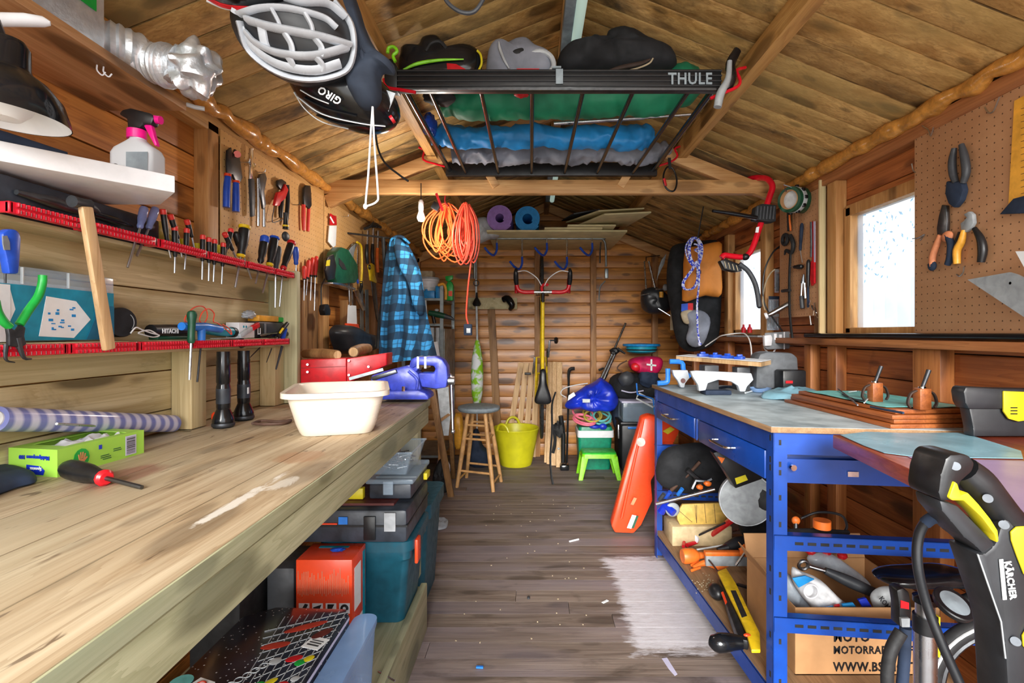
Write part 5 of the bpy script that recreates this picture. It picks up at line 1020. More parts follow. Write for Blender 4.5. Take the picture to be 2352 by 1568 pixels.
one('tub_on_bucket', MB().bx(-.98, -.86, 4.33, 4.45, 1.685, 1.74, bev=.006), 'tan', 'pale square tub standing on top of the white bucket', 'tub')
one('blue_carton', MB().bx(-.82, -.775, 4.25, 4.42, 1.496, 1.60, bev=.003).bx(-.93, -.825, 4.235, 4.27, 1.496, 1.56, bev=.003), 'sky_blue', 'sky blue cartons at the front of the steel shelf below the bucket', 'carton')
t = T('spray_cleaner', 'green trigger bottle with yellow tube beside the blue cartons', 'bottle', P(1028, 690, 4.2)); y = 4.2
t.p('bottle', MB().prism(tr([(1024, 690), (1040, 690), (1041, 655), (1036, 645), (1028, 645), (1023, 660)], onY(y)), (0, .06, 0), bev=.008), 'green'); t.p('trigger_head', MB().prism(tr([(1022, 634), (1040, 632), (1040, 640), (1032, 646), (1024, 645)], onY(y)), (0, .03, 0), bev=.004), 'green'); t.p('tube', MB().tube(tr([(1006, 655), (1018, 652), (1024, 664), (1024, 688)], onY(y - .01)), .012, 10, sm=4), 'amber'); t.p('label_patch', MB().bx(P(1030, 0, y).x, P(1039, 0, y).x, y - .002, y, P(0, 680, y).z, P(0, 668, y).z), 'orange_red')
t = T('cordless_drill', 'green and black drill lying nose right on the lower steel shelf', 'drill', P(1005, 735, 4.2)); t.p('body', MB().tube([P(985, 718, 4.2), P(1005, 722, 4.2), P(1022, 726, 4.2)], [.022, .026, .022], 12), 'dark_green'); t.p('chuck', MB().tube([P(1022, 726, 4.2), P(1036, 730, 4.2), P(1044, 735, 4.2)], [.022, .016, .006], 12), 'dark_grey'); t.p('handle', MB().tube([P(994, 722, 4.2), P(998, 742, 4.2)], .015, 10), 'black'); t.p('battery', MB().ell(P(1003, 712, 4.2), (.018, .02, .012)), 'light_grey')
for i, (u, lb) in enumerate(((992, 'pale tube standing below the drill, left one'), (1006, 'pale tube standing below the drill, right one'))): one('sealant_tube', MB().cyl(P(u, 815, 4.25), P(u, 752, 4.25), .022), 'light_grey', lb, 'tube', 'pale tubes under the drill')
one('leaning_board', MB().bar(P(1008, 850, 4.0), P(998, 785, 4.0), .05, .012, up=(0, 1, 0)), 'white', 'small white board with a wooden top edge leaning beside the shirt', 'board')
one('red_level', MB().bar(P(982, 790, 4.05), P(975, 690, 4.05), .03, .012, up=(0, 1, 0)), 'drop', 'pale narrow strip standing between the shirt and the steel shelving', 'strip')
# bicycle rack rail with hooks
RY, RZZ = 4.30, 2.004
t = T('bike_hook_rack', 'galvanised tube rail with five blue-tipped hooks across the back', 'rack', (.07, RY, RZZ))
a, b_ = P(1098, 548, RY), P(1372, 548, RY)
t.p('rail', MB().tube([P(1090, 640, RY), P(1091, 575, RY), P(1100, 552, RY), P(1120, 548, RY), P(1365, 548, RY), P(1385, 551, RY), P(1391, 566, RY), P(1392, 612, RY)], .0095, 10, sm=4), 'galv')
t.p('bracket', MB().box(P(1393, 628, RY), (.03, .03, .085), bev=.005), 'galv'); t.p('bracket_rod', MB().tube([P(1390, 645, RY), P(1378, 660, RY), P(1376, 690, RY)], .006, 8, sm=3), 'galv'); t.p('chain', MB().tube([P(1380, 556, RY), P(1378, 580, RY), P(1378, 604, RY)], .007, 6), 'dark_steel')
for px, vb in ((1141, 0), (1199, 1), (1256, 0), (1302, 1), (1360, 0)):
    v0 = 598 if vb else 566; 
    h = t.p('hook', MB().tube([P(px, 548, RY - .012), P(px, v0 - 8, RY - .012)], .0075, 8), 'steel')
    t.p('hook_sleeve', MB().tube([P(px, v0 - 8, RY - .012), P(px, v0 + 8, RY - .02), P(px - 7, v0 + 20, RY - .06), P(px - 18, v0 + 14, RY - .13), P(px - 28, v0 + 2, RY - .16)], .0095, 8, sm=4), 'blue', sub=h)
# hanging bicycle
BX = .086; FH = Vector((BX, 4.53, 1.57)); RH = Vector((BX + .0, 4.53, .59))
t = T('racing_bicycle', 'yellow racing bicycle hung upright by its front wheel, red taped drop bars towards us', 'bicycle', (BX, 4.5, .25))
def wheel(c, nm, tilt=0):
    w_ = t.p(nm, MB().torus(c, (1, tilt, 0), .325, .014, 48, 8), 'rubber'); t.p('rim', MB().torus(c, (1, tilt, 0), .305, .009, 48, 6), 'steel', sub=w_); m = MB()
    for k in range(24): a_ = k * math.pi / 12; d = Vector((0, math.cos(a_), math.sin(a_))); m.tube([c + Vector((.02 * (-1) ** k, 0, 0)), c + d * .30], .0012, 4)
    t.p('spokes', m, 'steel', sub=w_); t.p('hub', MB().cyl(c - Vector((.04, 0, 0)), c + Vector((.04, 0, 0)), .018), 'steel', sub=w_)
wheel(FH, 'front_wheel'); wheel(RH, 'rear_wheel')
def bp(s_, y): return Vector((BX, y, FH.z - s_))
HT, HB, BB, ST = bp(.10, 4.02), bp(.055, 4.15), bp(.59, 4.62 - .03), bp(.70, 4.08)
m = MB()
for a, b_, r in ((HT, ST, .0145), (HB, BB, .016), (BB, ST, .0145), (HT, HB, .018)): m.cyl(a, b_, r, n=12)
for sg in (-1, 1):
    o_ = Vector((sg * .045, 0, 0)); m.tube([ST, ST + o_ * .8 + Vector((0, .06, 0)), RH + o_ * 1.2], .008, 8); m.tube([BB, BB + o_, RH + o_ * 1.2], .009, 8); 
t.p('frame', m, 'yellow'); m = MB()
for sg in (-1, 1): o_ = Vector((sg * .045, 0, 0)); m.tube([HB, HB + o_ + Vector((0, .03, .0)), FH + o_], .010, 8)
t.p('fork', m, 'chrome'); hc = bp(.045, 3.96)
t.p('stem', MB().tube([HT, bp(.115, 3.975), hc], .014, 10), 'black')
for sg in (-1, 1):
    X_ = lambda x, dy, dz: hc + Vector((sg * x, dy, dz))
    t.p('handlebar', MB().tube([X_(0, 0, 0), X_(.09, 0, 0)], .013, 10), 'steel'); hb = t.p('bar_tape', MB().tube([X_(.07, 0, 0), X_(.15, 0, 0), X_(.195, .0, .02), X_(.21, .0, .075), X_(.212, .03, .11), X_(.212, .09, .10), X_(.212, .12, .05), X_(.212, .12, .0)], .0165, 10, sm=4), 'red')
    t.p('brake_hood', MB().tube([X_(.208, -.005, .06), X_(.212, -.02, .10), X_(.212, -.04, .15), X_(.210, -.03, .18)], [.017, .020, .018, .011], 10, sm=3), 'black', sub=hb)
    t.p('brake_cable', MB().tube([X_(.205, -.045, .155), X_(.13, -.05, .16), X_(.05, -.03, .11), X_(.012, -.02, .05)], .004, 6, sm=5), 'white_cord')
t.p('bar_tape_centre', MB().torus(hc + Vector((.02, -.01, .03)), (0, 1, 0), .03, .012, a0=-.8, a1=2.4), 'red')
t.p('saddle', MB().puff([bp(.66, 3.93) + Vector((x, 0, z)) for x, z in ((-.02, .0), (.02, .0), (.03, -.1), (.065, -.22), (.055, -.26), (0, -.27), (-.055, -.26), (-.065, -.22), (-.03, -.1))], (0, -.03, 0), sub=3), 'black'); t.p('seat_post', MB().cyl(ST, bp(.77, 3.95), .013), 'steel')
t.p('chainring', MB().lathe([(.02, -.003), (.085, -.003), (.088, 0), (.085, .003), (.02, .003)], BB + Vector((.05, 0, 0)), (1, 0, 0), 32), 'dark_steel'); t.p('crank', MB().bar(BB + Vector((.06, 0, 0)), BB + Vector((.075, -.06, .155)), .012, .022, up=(1, 0, 0), bev=.002), 'steel'); t.p('crank', MB().bar(BB - Vector((.06, 0, 0)), BB - Vector((.075, -.06, .155)), .012, .022, up=(1, 0, 0), bev=.002), 'steel')
pp = BB + Vector((.075, -.06, .155)); t.p('pedal', MB().cyl(pp, pp + Vector((.05, 0, 0)), .007).lathe([(.022, 0), (.03, .004), (.03, .02), (.022, .026)], pp + Vector((.045, 0, 0)), (1, -.4, 0), 20), 'black'); pp = BB - Vector((.075, -.06, .155)); t.p('pedal', MB().box(pp - Vector((.05, 0, 0)), (.06, .05, .02), bev=.004), 'black')
# back wall pieces
one('coat_board', MB().bx(P(1076, 0, 4.88).x, P(1188, 0, 4.88).x, YB - .085, YB - .067, P(0, 710, 4.88).z, P(0, 684, 4.88).z, bev=.002), 'pale_y', 'short pale board fixed across the studs on the back wall', 'board')
one('black_funnel', MB().lathe([(.008, .11), (.012, .06), (.03, .03), (.042, .0), (.03, -.02), (0, -.022)], P(1095, 698, 4.78)), 'black', 'black funnel hanging on the pale board at left', 'funnel')
one('black_clamp', MB().tube([P(1156, 688, 4.8), P(1166, 686, 4.78), P(1176, 700, 4.76), (P(1172, 710, 4.8))], [.03, .036, .03, .02], 12, sm=3), 'black_gloss', 'glossy black clip fixed at the right end of the pale board', 'clip')
t = T('broom_pole', 'thin blue white pole standing against the back wall left of centre', 'pole', P(1098, 960, 4.75)); t.p('pole', MB().cyl(P(1092, 575, 4.8), P(1099, 930, 4.75), .010), 'drop'); t.p('grip', MB().cyl(P(1092, 575, 4.8), P(1093, 640, 4.79), .014), 'mag_grey'); t.p('clip', MB().torus(P(1094, 650, 4.77), (0, 1, 0), .025, .005), 'dark_steel')
t = T('folded_parasol', 'closed green and white patterned parasol leaning behind the stool', 'umbrella', P(1092, 925, 4.6)); stripes('leafy', ('8cc81c', 'e4e8ea'), 14)
t.p('canopy', MB().lathe([(.012, 0), (.03, .03), (.05, .12), (.058, .3), (.05, .44), (.032, .55), (.02, .60), (.012, .62)], Vector((-.505, 4.60, .52)), (.0, .03, 1), 20), 'leafy'); t.p('ferrule', MB().cyl((-.505, 4.58, 0), (-.505, 4.60, .53), .008), 'white')
def lean(a, b_, lb, w_=.052, th=.02, m_='lath_wood', g='laths leaning on the back wall'): return one('wooden_lath', MB().bar(a, b_, w_, th, up=(0, 1, .1), bev=.002), m_, lb, 'lath', g)
specs = [(1197, 832, 1162, 4.88, 4.888), (1209, 833, 1186, 4.87, 4.888), (1222, 833, 1206, 4.87, 4.888), (1234, 835, 1224, 4.84, 4.85), (1265, 831, 1256, 4.62, 4.885), (1268, 833, 1262, 4.57, 4.858), (1275, 831, 1272, 4.52, 4.83), (1285, 832, 1284, 4.46, 4.80)]
sp_l = ['most slanted pale lath left of the bicycle, at the outside', 'second slanted pale lath left of the bicycle', 'third lath left of the bicycle, nearly upright', 'brownish upright lath just left of the bicycle wheel', 'lath right of the bicycle whose foot crosses left', 'lath standing directly right of the bicycle wheel', 'wide pale lath right of the bicycle, left of the pair', 'outermost right lath beside the black stand']
for (u, v, ub, yb, yt), lb in zip(specs, sp_l): lean(P(u, v, yt), Vector(((ub - U0) * yb / F, yb, .005)), lb)
one('old_plank', MB().bar(P(1128, 705, 4.885), Vector(((1146 - U0) * 4.87 / F, 4.875, .005)), .07, .02, up=(0, 1, .1), bev=.002), 'old_wood', 'long grey brown plank leaning on the back wall behind the yellow tub', 'plank')
# yoga mats, boards, bag above the rail
def spiral(cx, cz, y0, y1, r0, r1, turns, th):
    pts = []; n = int(turns * 28)
    for i in range(n + 1): a = -.6 + i / 28 * 2 * math.pi; r = r0 + (r1 - r0) * i / n; pts.append((r, a))
    m = MB(); V_ = []
    for r, a in pts:
        row = []
        for rr, y in ((r - th / 2, y0), (r + th / 2, y0), (r + th / 2, y1), (r - th / 2, y1)): row.append(m.b.verts.new((cx + rr * math.cos(a), y, cz + rr * math.sin(a))))
        V_.append(row)
    for A_, B_ in zip(V_, V_[1:]):
        for i in range(4): m.b.faces.new((A_[i], A_[(i + 1) % 4], B_[(i + 1) % 4], B_[i]))
    m.b.faces.new(V_[0][::-1]); m.b.faces.new(V_[-1]); bmesh.ops.recalc_face_normals(m.b, faces=m.b.faces[:]); return m
SZ = RZZ + .0105
t_ = one('loft_board', MB().bx(-.365, .765, 4.02, 4.90, SZ, SZ + .014, bev=.001), 'ply', 'wide thin plywood sheet resting on the tube rail under the mats', 'board')
one('yoga_mat', spiral(-.262, SZ + .126, 4.08, 4.68, .036, .105, 6, .0112), 'purple', 'rolled purple exercise mat lying end-on above the bicycle', 'exercise mat'); one('yoga_mat', spiral(-.035, SZ + .124, 4.10, 4.70, .042, .104, 5, .0118), 'mat_blue', 'rolled blue exercise mat lying end-on right of the purple one', 'exercise mat')
def board(px, ys, th, lb, m_='ply'):
    pts = [P(u, v, y) for (u, v), y in zip(px, ys)]; n = (pts[1] - pts[0]).cross(pts[2] - pts[1]).normalized(); n = n if n.z > 0 else -n
    return one('plywood_offcut', MB().prism(pts, n * th, bev=.001), m_, lb, 'board', 'offcuts stacked on the loft sheet')
zb = SZ + .015
one('plywood_offcut', MB().bx(.10, .56, 3.98, 4.6, zb, zb + .012, bev=.001), 'ply', 'short offcut lying flat right of the blue mat, lowest of the stack', 'board', 'offcuts stacked on the loft sheet')
one('plywood_offcut', MB().bx(.28, .66, 3.94, 4.7, zb + .013, zb + .026, bev=.001), 'ply', 'brown edged offcut lying second from below in the stack', 'board', 'offcuts stacked on the loft sheet')
board([(1375, 486), (1480, 480), (1420, 503), (1300, 512)], [3.7, 3.7, 4.25, 4.25], .011, 'topmost pale offcut slanting up to the right in the stack', 'ply'); board([(1388, 494), (1496, 489), (1440, 520), (1310, 526)], [3.62, 3.62, 4.22, 4.22], .012, 'second pale offcut slanting right, its end nearest the roof boards', 'ply')
board([(1318, 492), (1378, 482), (1360, 500), (1290, 508)], [4.0, 4.0, 4.5, 4.5], .01, 'dark board end lying behind the pale offcuts', 'dark_grey')
one('dust_sheet', MB().puff(tr([(1088, 512), (1098, 502), (1118, 500), (1130, 512), (1144, 534), (1144, 546), (1118, 552), (1100, 558), (1090, 548), (1084, 530)], onY(4.2)), (0, -.09, 0), sub=3, nz=.02, f=10), 'light_grey', 'crumpled light grey cloth at the left end of the tube rail', 'cloth', ang=60)
# wooden stool
t = T('wooden_stool', 'round wooden bar stool with a grey painted seat', 'stool', (-.42, 3.95, 0)); c = Vector((-.42, 3.96, 0))
t.p('seat', MB().lathe([(0, .585), (.14, .585), (.16, .592), (.168, .605), (.164, .622), (.14, .63), (0, .624)], c, n=36), 'stone' if 0 else 'label_grey'); feet = [(-.293, 3.785), (-.585, 3.90), (-.545, 4.16), (-.25, 4.05)]; tops = [(-.365, 3.88), (-.50, 3.92), (-.475, 4.04), (-.345, 4.0)]
L_ = [(Vector((*a, .59)), Vector((*b_, 0))) for a, b_ in zip(tops, feet)]
for a, b_ in L_: t.p('leg', MB().tube([a, a.lerp(b_, .5), b_], [.015, .018, .014], 12), 'stool_wood')
for i in range(4):
    for k in ((.12, .72) if i % 2 == 0 else (.28, .84)) if 1 else (): t.p('rung', MB().cyl(L_[i][0].lerp(L_[i][1], k + .06), L_[(i + 1) % 4][0].lerp(L_[(i + 1) % 4][1], k + .06), .009, n=10), 'stool_wood')
for i in (0, 2): t.p('rung', MB().cyl(L_[i][0].lerp(L_[i][1], .36), L_[(i + 1) % 4][0].lerp(L_[(i + 1) % 4][1], .36), .009, n=10), 'stool_wood')
# timber trestle with pale panel, left of the stool
t = T('timber_trestle', 'narrow brown timber stepladder frame with a pale blue panel beside the bench end', 'stepladder', (-.6, 3.7, 0))
a = P(992, 893, 3.55); b_ = Z(1036, 1140, 0); t.p('leg', MB().bar(a, b_, .045, .025, up=(0, 1, 0), bev=.002), 'old_wood'); t.p('leg', MB().bar(P(1028, 880, 3.7), Z(1042, 1098, 0), .03, .03, up=(0, 1, 0), bev=.002), 'old_wood')
t.p('leg', MB().bar(P(1010, 1000, 3.8), Z(1014, 1128, 0), .03, .025, up=(0, 1, 0), bev=.002), 'stool_wood'); t.p('panel', MB().prism([P(1004, 893, 3.62), P(1030, 888, 3.62), P(1034, 960, 3.66), P(1030, 1000, 3.68), P(1016, 1000, 3.68)], (0, .02, 0)), 'drop'); t.p('brace', MB().bar(P(1008, 968, 3.62), P(1040, 945, 3.68), .02, .02, up=(0, 1, 0)), 'old_wood')
one('crumpled_cloth', MB().puff(tr([(1004, 1060), (1014, 1040), (1026, 1050), (1034, 1080), (1028, 1120), (1010, 1118), (1002, 1090)], onY(3.85)), (0, -.06, 0), sub=3, nz=.03, f=14), 'lav', 'crumpled lilac white cloth on the floor behind the stepladder frame', 'cloth')
one('waste_bag', MB().puff([(-.70 + .1 * x, 3.75, .02 + .16 * z) for x, z in ((0, 0), (.6, 0), (.8, .5), (.6, 1.2), (.2, 1.5), (-.3, 1), (-.4, .4))], (0, -.06, 0), sub=3, nz=.03, f=12), 'black_matt', 'small dark bag on the floor under the bench end', 'bag')
one('yellow_sack', MB().puff(tr([(1044, 955), (1054, 948), (1062, 955), (1064, 1000), (1058, 1030), (1044, 1024)], onY(4.35)), (0, -.06, 0), sub=3, nz=.01), 'amber', 'yellow sack standing on the floor behind the stool, left side', 'sack')
one('wellington_boots', MB().puff([((u - U0) * 4.5 / F, 4.5, z) for u, z in ((1078, .01), (1122, .01), (1126, .12), (1108, .2), (1098, .34), (1082, .30), (1076, .14))], (0, -.1, 0), sub=3, nz=.01), 'navy', 'dark blue crumpled boot on the floor behind the stool', 'boot')
# yellow flexible tub
c = Vector((-.148, 4.60, 0)); t = T('flexible_tub', 'yellow flexible garden tub with two handles on the floor', 'tub', c)
pr = [(0, .012), (.135, .004), (.142, 0), (.146, .01)] + [(.146 + .062 * k / 12 + (.0015 if k % 2 else 0), .01 + .31 * k / 12) for k in range(1, 12)] + [(.212, .322), (.216, .330), (.212, .338), (.204, .336), (.142, .02), (0, .018)]
t.p('body', MB().lathe(pr, c, n=40), 'tub_yellow')
def ear(a0):
    pts = []
    for k in range(9): q = k / 8; ang = a0 + (q - .5) * .62; pts.append(c + Vector((.212 * math.cos(ang), .212 * math.sin(ang), .33 + .065 * math.sin(math.pi * q) ** .6)))
    return MB().tube(pts, .012, 8, sm=2)
t.p('handle', ear(1.75), 'tub_yellow'); t.p('handle', ear(-2.15), 'tub_yellow')
# things at the back right
t = T('step_stool', 'lime green plastic child step stool', 'stool', (.56, 4.14, 0)); sx0, sx1, sy0, sy1, sh = .415, .695, 4.10, 4.30, .218
t.p('seat', loft(MB(), [rrect(.555, 4.2, .28, .19, .03, 0, sh - .02), rrect(.555, 4.2, .28, .19, .03, 0, sh - .004), rrect(.555, 4.2, .265, .175, .03, 0, sh)]), 'lime_seat')
t.p('apron', loft(MB(), [rrect(.555, 4.2, .295, .205, .03, 0, sh - .045), rrect(.555, 4.2, .284, .194, .03, 0, sh - .012)]), 'lime')
for sx_ in (-1, 1):
    for sy_ in (-1, 1):
        a = Vector((.555 + sx_ * .118, 4.2 + sy_ * .075, sh - .03)); b_ = Vector((.555 + sx_ * .158, 4.2 + sy_ * .105, 0)); t.p('leg', loft(MB(), [rrect(b_.x, b_.y, .036, .03, .006, 0, 0), rrect(a.x, a.y, .06, .04, .006, 0, a.z)]), 'lime')
t = T('cool_box', 'green cool box with a white rim behind the lime step stool', 'cool box', (.555, 4.5, 0)); 
t.p('body', loft(MB(), [rrect(.555, 4.52, .27, .22, .03, 0, 0), rrect(.555, 4.52, .30, .25, .03, 0, .29)]), 'cool_green'); t.p('rim', loft(MB(), [rrect(.56, 4.52, .32, .27, .03, 0, .285), rrect(.56, 4.52, .32, .27, .03, 0, .345)]), 'white'); t.p('lid', loft(MB(), [rrect(.56, 4.52, .30, .25, .03, 0, .345), rrect(.56, 4.52, .29, .24, .03, 0, .375)]), 'cool_green')
m = MB(); random.seed(21)
def hosel(nm, m_, lb, k0, cx, cz, w_, h, n_):
    m = MB(); random.seed(k0)
    for k in range(n_): a, b_ = w_ * random.uniform(.7, 1), h * random.uniform(.6, 1); oz = random.uniform(0, .05); oy = random.uniform(-.08, .08); ph = random.uniform(-.5, .5); m.tube([(cx + a * math.cos(q), 4.47 + oy + .08 * math.sin(q + ph), cz + .012 + oz + b_ * (.5 + .5 * math.sin(q + ph))) for q in (i * math.pi / 6 for i in range(12))], .009, 8, sm=3, closed=True)
    return one(nm, m, m_, lb, 'hose')
hosel('garden_hose', 'hose_pink', 'pink hose coiled on the green cool box', 4, .46, .385, .11, .09, 3); hosel('garden_hose', 'hose_teal', 'pale turquoise hose coiled on the right of the cool box lid', 9, .62, .385, .10, .10, 3); hosel('garden_hose', 'olive', 'olive patterned hose between the pink and turquoise coils', 14, .54, .385, .10, .085, 2)
one('blue_ball', MB().ell((.62, 4.37, .385), (.035, .02, .028)).ell((.55, 4.36, .385), (.05, .02, .018)), 'blue_bag', 'bright blue handle lying on the white rim of the cool box', 'handle')
t = T('blue_bag', 'shiny blue carrier bag with white strap heaped on the coiled hoses', 'bag', P(1360, 945, 4.45)); t.p('bag', MB().puff(tr([(1298, 930), (1306, 916), (1326, 902), (1345, 884), (1368, 876), (1382, 868), (1400, 884), (1416, 906), (1414, 930), (1398, 942), (1368, 944), (1340, 938), (1310, 938)], onY(4.45)), (0, -.13, 0), sub=4, nz=.05, f=9, back=.5), 'blue_bag', ang=60)
t.p('strap', MB().tube([P(1350, 880, 4.36), P(1322, 884, 4.36), P(1295, 892, 4.36), P(1288, 904, 4.36), P(1300, 912, 4.36)], .010, 8, sm=4, flat=.5), 'white_cord'); t.p('tag', MB().prism([P(1306, 908, 4.33), P(1318, 900, 4.33), P(1322, 908, 4.33), P(1304, 920, 4.33)], (0, .003, 0)), 'white'); t.p('print', MB().bx(P(1338, 0, 4.29).x, P(1355, 0, 4.29).x, 4.285, 4.29, P(0, 924, 4.29).z, P(0, 916, 4.29).z), 'drop')
t = T('aluminium_stand', 'silver telescopic stand with black clamp leaning in the back right corner', 'stand', P(1385, 880, 4.6)); t.p('tube', MB().cyl(P(1437, 742, 4.75), P(1405, 815, 4.65), .010), 'alu'); t.p('tube', MB().cyl(P(1418, 800, 4.66), P(1380, 885, 4.56), .014), 'alu'); t.p('tube', MB().cyl(P(1405, 815, 4.66), P(1375, 880, 4.58), .012), 'alu')
t.p('clamp', MB().ell(P(1412, 806, 4.64), (.045, .03, .03), nz=.4).tube([P(1418, 800, 4.62), P(1436, 812, 4.6)], [.014, .008], 8), 'black'); t.p('foot', MB().cyl(P(1378, 880, 4.58), Vector((.62, 4.74, .01)), .010), 'alu')
one('walking_stick', MB().tube([P(1320, 846, 4.7), P(1310, 848, 4.7), P(1306, 860, 4.7), P(1306, 900, 4.68), (.32, 4.62, .005)], [.016, .018, .014, .01, .01], 8, sm=3), 'black', 'black handled stick standing behind the blue carrier bag', 'stick')
one('racket_handle', MB().tube([P(1375, 850, 4.7), P(1387, 846, 4.7), P(1395, 856, 4.7), P(1388, 872, 4.7), P(1382, 890, 4.68)], .010, 8, sm=4), 'black', 'black looped handle sticking up behind the blue carrier bag', 'handle')
t = T('floor_pump', 'black folded push stand on the floor left of the cool box', 'stand', (.25, 4.4, 0)); t.p('column', MB().tube([P(1288, 955, 4.4), P(1294, 1000, 4.42), P(1293, 1062, 4.42)], [.022, .022, .018], 10), 'black'); t.p('base', MB().bx(.245, .325, 4.36, 4.46, 0.0, .05, bev=.012), 'black_gloss')
t.p('mechanism', MB().ell(P(1282, 985, 4.4), (.045, .05, .06), nz=.6).tube([P(1270, 975, 4.38), P(1275, 1010, 4.38), P(1270, 1040, 4.38)], .014, 8, sm=3), 'black_matt'); t.p('bolts', MB().ell(P(1297, 968, 4.36), .008).ell(P(1283, 1030, 4.36), .010), 'light_grey')
one('black_strap', MB().tube([P(1276, 900, 4.3), P(1268, 930, 4.25), P(1268, 990, 4.1), P(1264, 1050, 4.0), P(1266, 1090, 3.98), Z(1270, 1112, .004)], .010, 8, sm=4, flat=.4), 'black_matt', 'black webbing strap hanging down to the floor in front of the laths', 'strap')
t = T('storage_crate', 'black storage crate on the floor right of the cool box', 'crate', (.92, 4.45, 0)); t.p('body', MB().bx(.78, 1.15, 4.36, 4.75, 0, .40, bev=.02), 'plastic_dark'); t.p('lid', MB().bx(.77, 1.16, 4.35, 4.76, .40, .425, bev=.006), 'black'); t.p('handle', MB().bx(.83, .93, 4.335, 4.349, .37, .39, bev=.004), 'bright_blue'); t.p('latch', MB().bx(.75, .765, 4.37, 4.39, .28, .40, bev=.002), 'steel')
t = T('clear_bin', 'clear plastic bin with dark contents standing on the black crate', 'bin', (.92, 4.5, .426)); t.p('bin', MB().bx(.79, 1.08, 4.36, 4.6, .426, .60, bev=.01), 'clear_plastic'); t.p('rim', MB().bx(.78, 1.09, 4.35, 4.61, .592, .608, bev=.003), 'lav'); t.p('contents', MB().bx(.80, 1.07, 4.375, 4.59, .435, .56, bev=.02), 'navy')
t = T('rucksack', 'large dark bag with round pockets heaped on the clear bin', 'bag', (.92, 4.55, .61)); t.p('body', MB().puff([(.74, 4.6, .62), (1.12, 4.6, .62), (1.18, 4.6, .72), (1.15, 4.6, .81), (.95, 4.6, .84), (.78, 4.6, .83), (.70, 4.6, .76)], (0, -.2, 0), sub=3, nz=.03), 'black_cloth')
t.p('pocket', MB().ell((.83, 4.39, .80), (.07, .045, .065), nz=.2), 'dark_grey'); t.p('pocket', MB().ell((1.02, 4.38, .82), (.085, .05, .09), nz=.2), 'navy'); t.p('piping', MB().tube([(.78, 4.37, .70), (.86, 4.35, .685), (.97, 4.36, .70)], .006, 8, sm=4), 'lav')
t = T('waist_pack', 'magenta and red padded bag with a white cross on top of the dark bag', 'bag', (1.0, 4.5, .95)); t.p('bag', MB().puff(tr([(1443, 830), (1460, 820), (1500, 818), (1520, 824), (1518, 846), (1500, 862), (1470, 858), (1450, 848)], onY(4.45)), (0, -.12, 0), sub=3, nz=.012, back=.8), 'magenta'); p = P(1496, 838, 4.32)
t.p('cross', MB().box(p, (.085, .012, .016), R=Matrix.Rotation(.12, 3, 'Y'), bev=.003).box(p, (.016, .012, .10), bev=.003), 'paper_white'); t.p('strap', MB().tube([P(1440, 828, 4.4), P(1425, 836, 4.4), P(1418, 846, 4.4), P(1430, 856, 4.4)], .006, 8, sm=4), 'brown_strap'); t.p('panel', MB().ell(P(1462, 842, 4.36), (.05, .03, .04)), 'red')
t = T('round_tub', 'teal blue round container with lid at the top of the heap', 'container', (1.01, 4.5, 1.03)); c = Vector((1.0, 4.58, 1.02)); t.p('body', MB().lathe([(.11, 0), (.135, .015), (.14, .06), (.12, .065)], c, n=32), 'teal'); t.p('lid', MB().lathe([(.165, .062), (.17, .07), (.165, .082), (.0, .09)], c, n=32), 'sky_blue'); t.p('strap', MB().torus(c + Vector((0, 0, .03)), (0, 0, 1), .14, .006), 'black')
t = T('camera_gear', 'cluster of black and silver gear hanging in the back right corner', 'gear', P(1490, 720, 4.4)); t.p('bag', MB().puff(tr([(1472, 680), (1476, 666), (1500, 660), (1520, 668), (1540, 690), (1538, 712), (1515, 722), (1490, 718), (1474, 705)], onY(4.4)), (0, -.12, 0), sub=3, nz=.02), 'plastic_dark')
t.p('strip', MB().cyl(P(1480, 600, 4.42), P(1484, 664, 4.36), .007), 'steel'); t.p('strip', MB().cyl(P(1490, 600, 4.38), P(1505, 664, 4.34), .010), 'steel'); t.p('bracket', MB().tube([P(1505, 664, 4.3), P(1524, 664, 4.3)], .008, 8), 'steel'); t.p('can', MB().cyl(P(1519, 683, 4.27), P(1519, 670, 4.27), .018), 'amber'); t.p('lamp', MB().ell(P(1528, 660, 4.28), (.022, .022, .03)), 'mag_grey'); t.p('arm', MB().bar(P(1512, 708, 4.28), P(1541, 726, 4.25), .012, .006), 'steel')
t.p('bag_opening', MB().tube([P(1472, 678, 4.28), P(1492, 674, 4.27)], .006, 8), 'steel'); t.p('hanging_hook', MB().tube([P(1484, 600, 4.40), P(1484, 590, 4.45), (1.2, 4.7, 1.93)], .004, 6), 'iron')
one('grey_visor', MB().prism(tr([(1531, 582), (1526, 605), (1512, 634), (1509, 644), (1514, 612), (1520, 596)], onY(4.2)), (0, .02, 0), bev=.003), 'mag_grey', 'pale grey pointed flap hanging left of the big dark backpack', 'flap')
